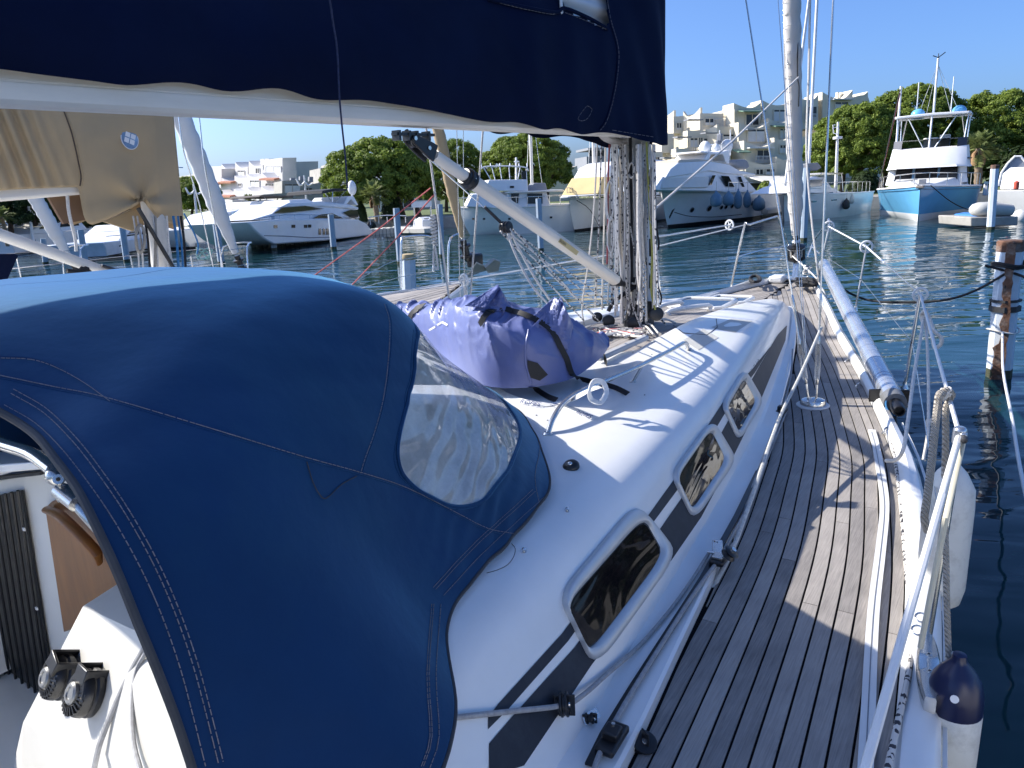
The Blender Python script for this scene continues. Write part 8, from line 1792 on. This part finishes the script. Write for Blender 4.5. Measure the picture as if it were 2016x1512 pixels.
B.ext([(1911, 428), (1912, 446), (2004, 444), (2005, 426)], 1.2, 'float', CONC, 1.0); B.ext([(1922, 424), (1944, 420), (1946, 428), (1922, 428)], .8, 'blue_sheet', mat('blue_tarp', (.05, .2, .5), .5), 1.0)
DGY = thing('inflatable_dinghy', 'grey inflatable dinghy lying on the work raft', 'dinghy', B.M @ B.at(1955, 424, 0))
for k in (-1, 1): mb = MB(); mb.tube([B.M @ p for p in (B.at(1918, 414, 0), B.at(1924, 412, .7 * k), B.at(1950, 412, .85 * k), B.at(1990, 414, .8 * k))], [.2, .28, .3, .24], 10, 4); mb.build('tube', RIBT, DGY)
mb = MB(); mb.prism([B.M @ B.at(u, v, .6) for u, v in ((1930, 414), (1948, 398), (1968, 400), (1990, 414))], (0, .6, 0)); mb.build('canvas_cover', VINYL, DGY, bevel=.1)
B = Boat('motor_cruiser', 'white motor boat with a red buoy, cut off by the right edge', 'motor cruiser', (2030, 425), (2110, 418), None, None)
B.ext([(2016, 374), (2022, 398), (2030, 424), (2120, 418), (2120, 374)], .9, 'hull', GEL, 1.0); B.ext([(2022, 372), (2026, 340), (2040, 328), (2110, 328), (2110, 374)], .7, 'cabin', WHITE, .85); B.win([(2024, 368), (2028, 342), (2040, 334), (2040, 366)], .65, 'windscreen', GLASSD); mb = MB(); mb.lathe([(.03, -.2), (.11, -.14), (.11, .14), (.03, .2)], B.at(2001, 365, 1.2), n=12); B.part(mb, 'red_buoy', mat('buoy_red', (.55, .09, .05), .5)); mb = MB(); mb.ball(B.at(2008, 430, 1.5), (.4, .4, .4), 12, 8); B.part(mb, 'ball_fender', FENDW)
p = atd(1990, 366, 56); UD = thing('upturned_dinghy', 'white dinghy stored upright on its transom under the pine at the right', 'dinghy', (p.x, p.y, GZ)); q = MB()
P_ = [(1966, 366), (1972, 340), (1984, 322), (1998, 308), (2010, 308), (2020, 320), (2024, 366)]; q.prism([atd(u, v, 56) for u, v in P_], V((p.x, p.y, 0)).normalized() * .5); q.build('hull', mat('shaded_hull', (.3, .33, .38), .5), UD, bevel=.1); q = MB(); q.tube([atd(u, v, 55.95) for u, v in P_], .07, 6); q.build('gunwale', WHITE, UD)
p = atd(1940, 386, 52); BP = thing('service_pedestal', 'white power pedestal on the quay beside the palm', 'pedestal', (p.x, p.y, GZ)); q = MB(); k_ = scale_at(p)
q.prism([atd(u, v, 52) for u, v in ((1934, 385), (1937, 362), (1945, 361), (1945, 385))], (0, .4, 0)); q.build('body', WHITE, BP, bevel=.05); q = MB(); q.prism([atd(u, v, 51.9) for u, v in ((1936, 362), (1938, 358), (1946, 358), (1946, 362))], (0, .5, 0)); q.build('cap', FENDB, BP)
# ---- quay lamps with curved arms
for u, v0, v1, d, lb in ((602, 395, 345, 66, 'white quay lamp with two upturned arms in front of the white flats'), (384, 412, 362, 66, 'white quay lamp with upturned arms above the far left boats'), (58, 440, 400, 60, 'white quay lamp with upturned arms at the far left')):
    a, c = atd(u, v0, d), atd(u - 3, v1, d); t = thing('street_lamp', lb, 'street lamp', (a.x, a.y, GZ), 'quay lamps'); q = MB(); q.tube([V((a.x, a.y, GZ)), c], [.11, .07], 10); q.build('post', WHITE, t)
    for sg, hh in ((-1, -6), (1, 3)):
        q = MB(); m_ = c - V((0, 0, .5)); q.tube([m_, atd(u - 3 + sg * 8, v1 + 20, d), atd(u - 3 + sg * 16, v1 + 13 + hh, d)], [.1, .16, .12], 8, 4, flat=.5); q.build('arm', WHITE, t)
q = MB(); q.tube([atd(725, 428, 50), atd(760, 424, 50), atd(800, 425, 50)], .03, 5, 3)
for u in (728, 745, 762, 780, 798): a = atd(u, 427, 50); q.tube([V((a.x, a.y, GZ)), V((a.x, a.y, a.z))], .025, 5)
single(q, 'rope_fence', WHITE, 'low white rope fence along the quay under the small palm', 'fence')
for u, h, lb in ((1172, 120, 'bare mast behind the yellow covered yacht'), (1050, 130, 'grey sailing mast standing behind the boom vang')):
    a = atz(u, 446, 0); t = thing('moored_mast', lb, 'mast', (a.x, a.y, 0), 'masts of hidden yachts'); q = MB(); q.tube([V((a.x, a.y, .5)), aty(u - 8 if u < 1100 else u - 6, 180, a.y + .3)], .1, 10); q.build('spar', ALU, t)
    for s_ in (-.9, .7): q = MB(); q.tube([V((a.x + s_, a.y + .5, 1)), aty(u - 6, 190, a.y + .3)], .018, 5); q.build('stay', STEEL, t)
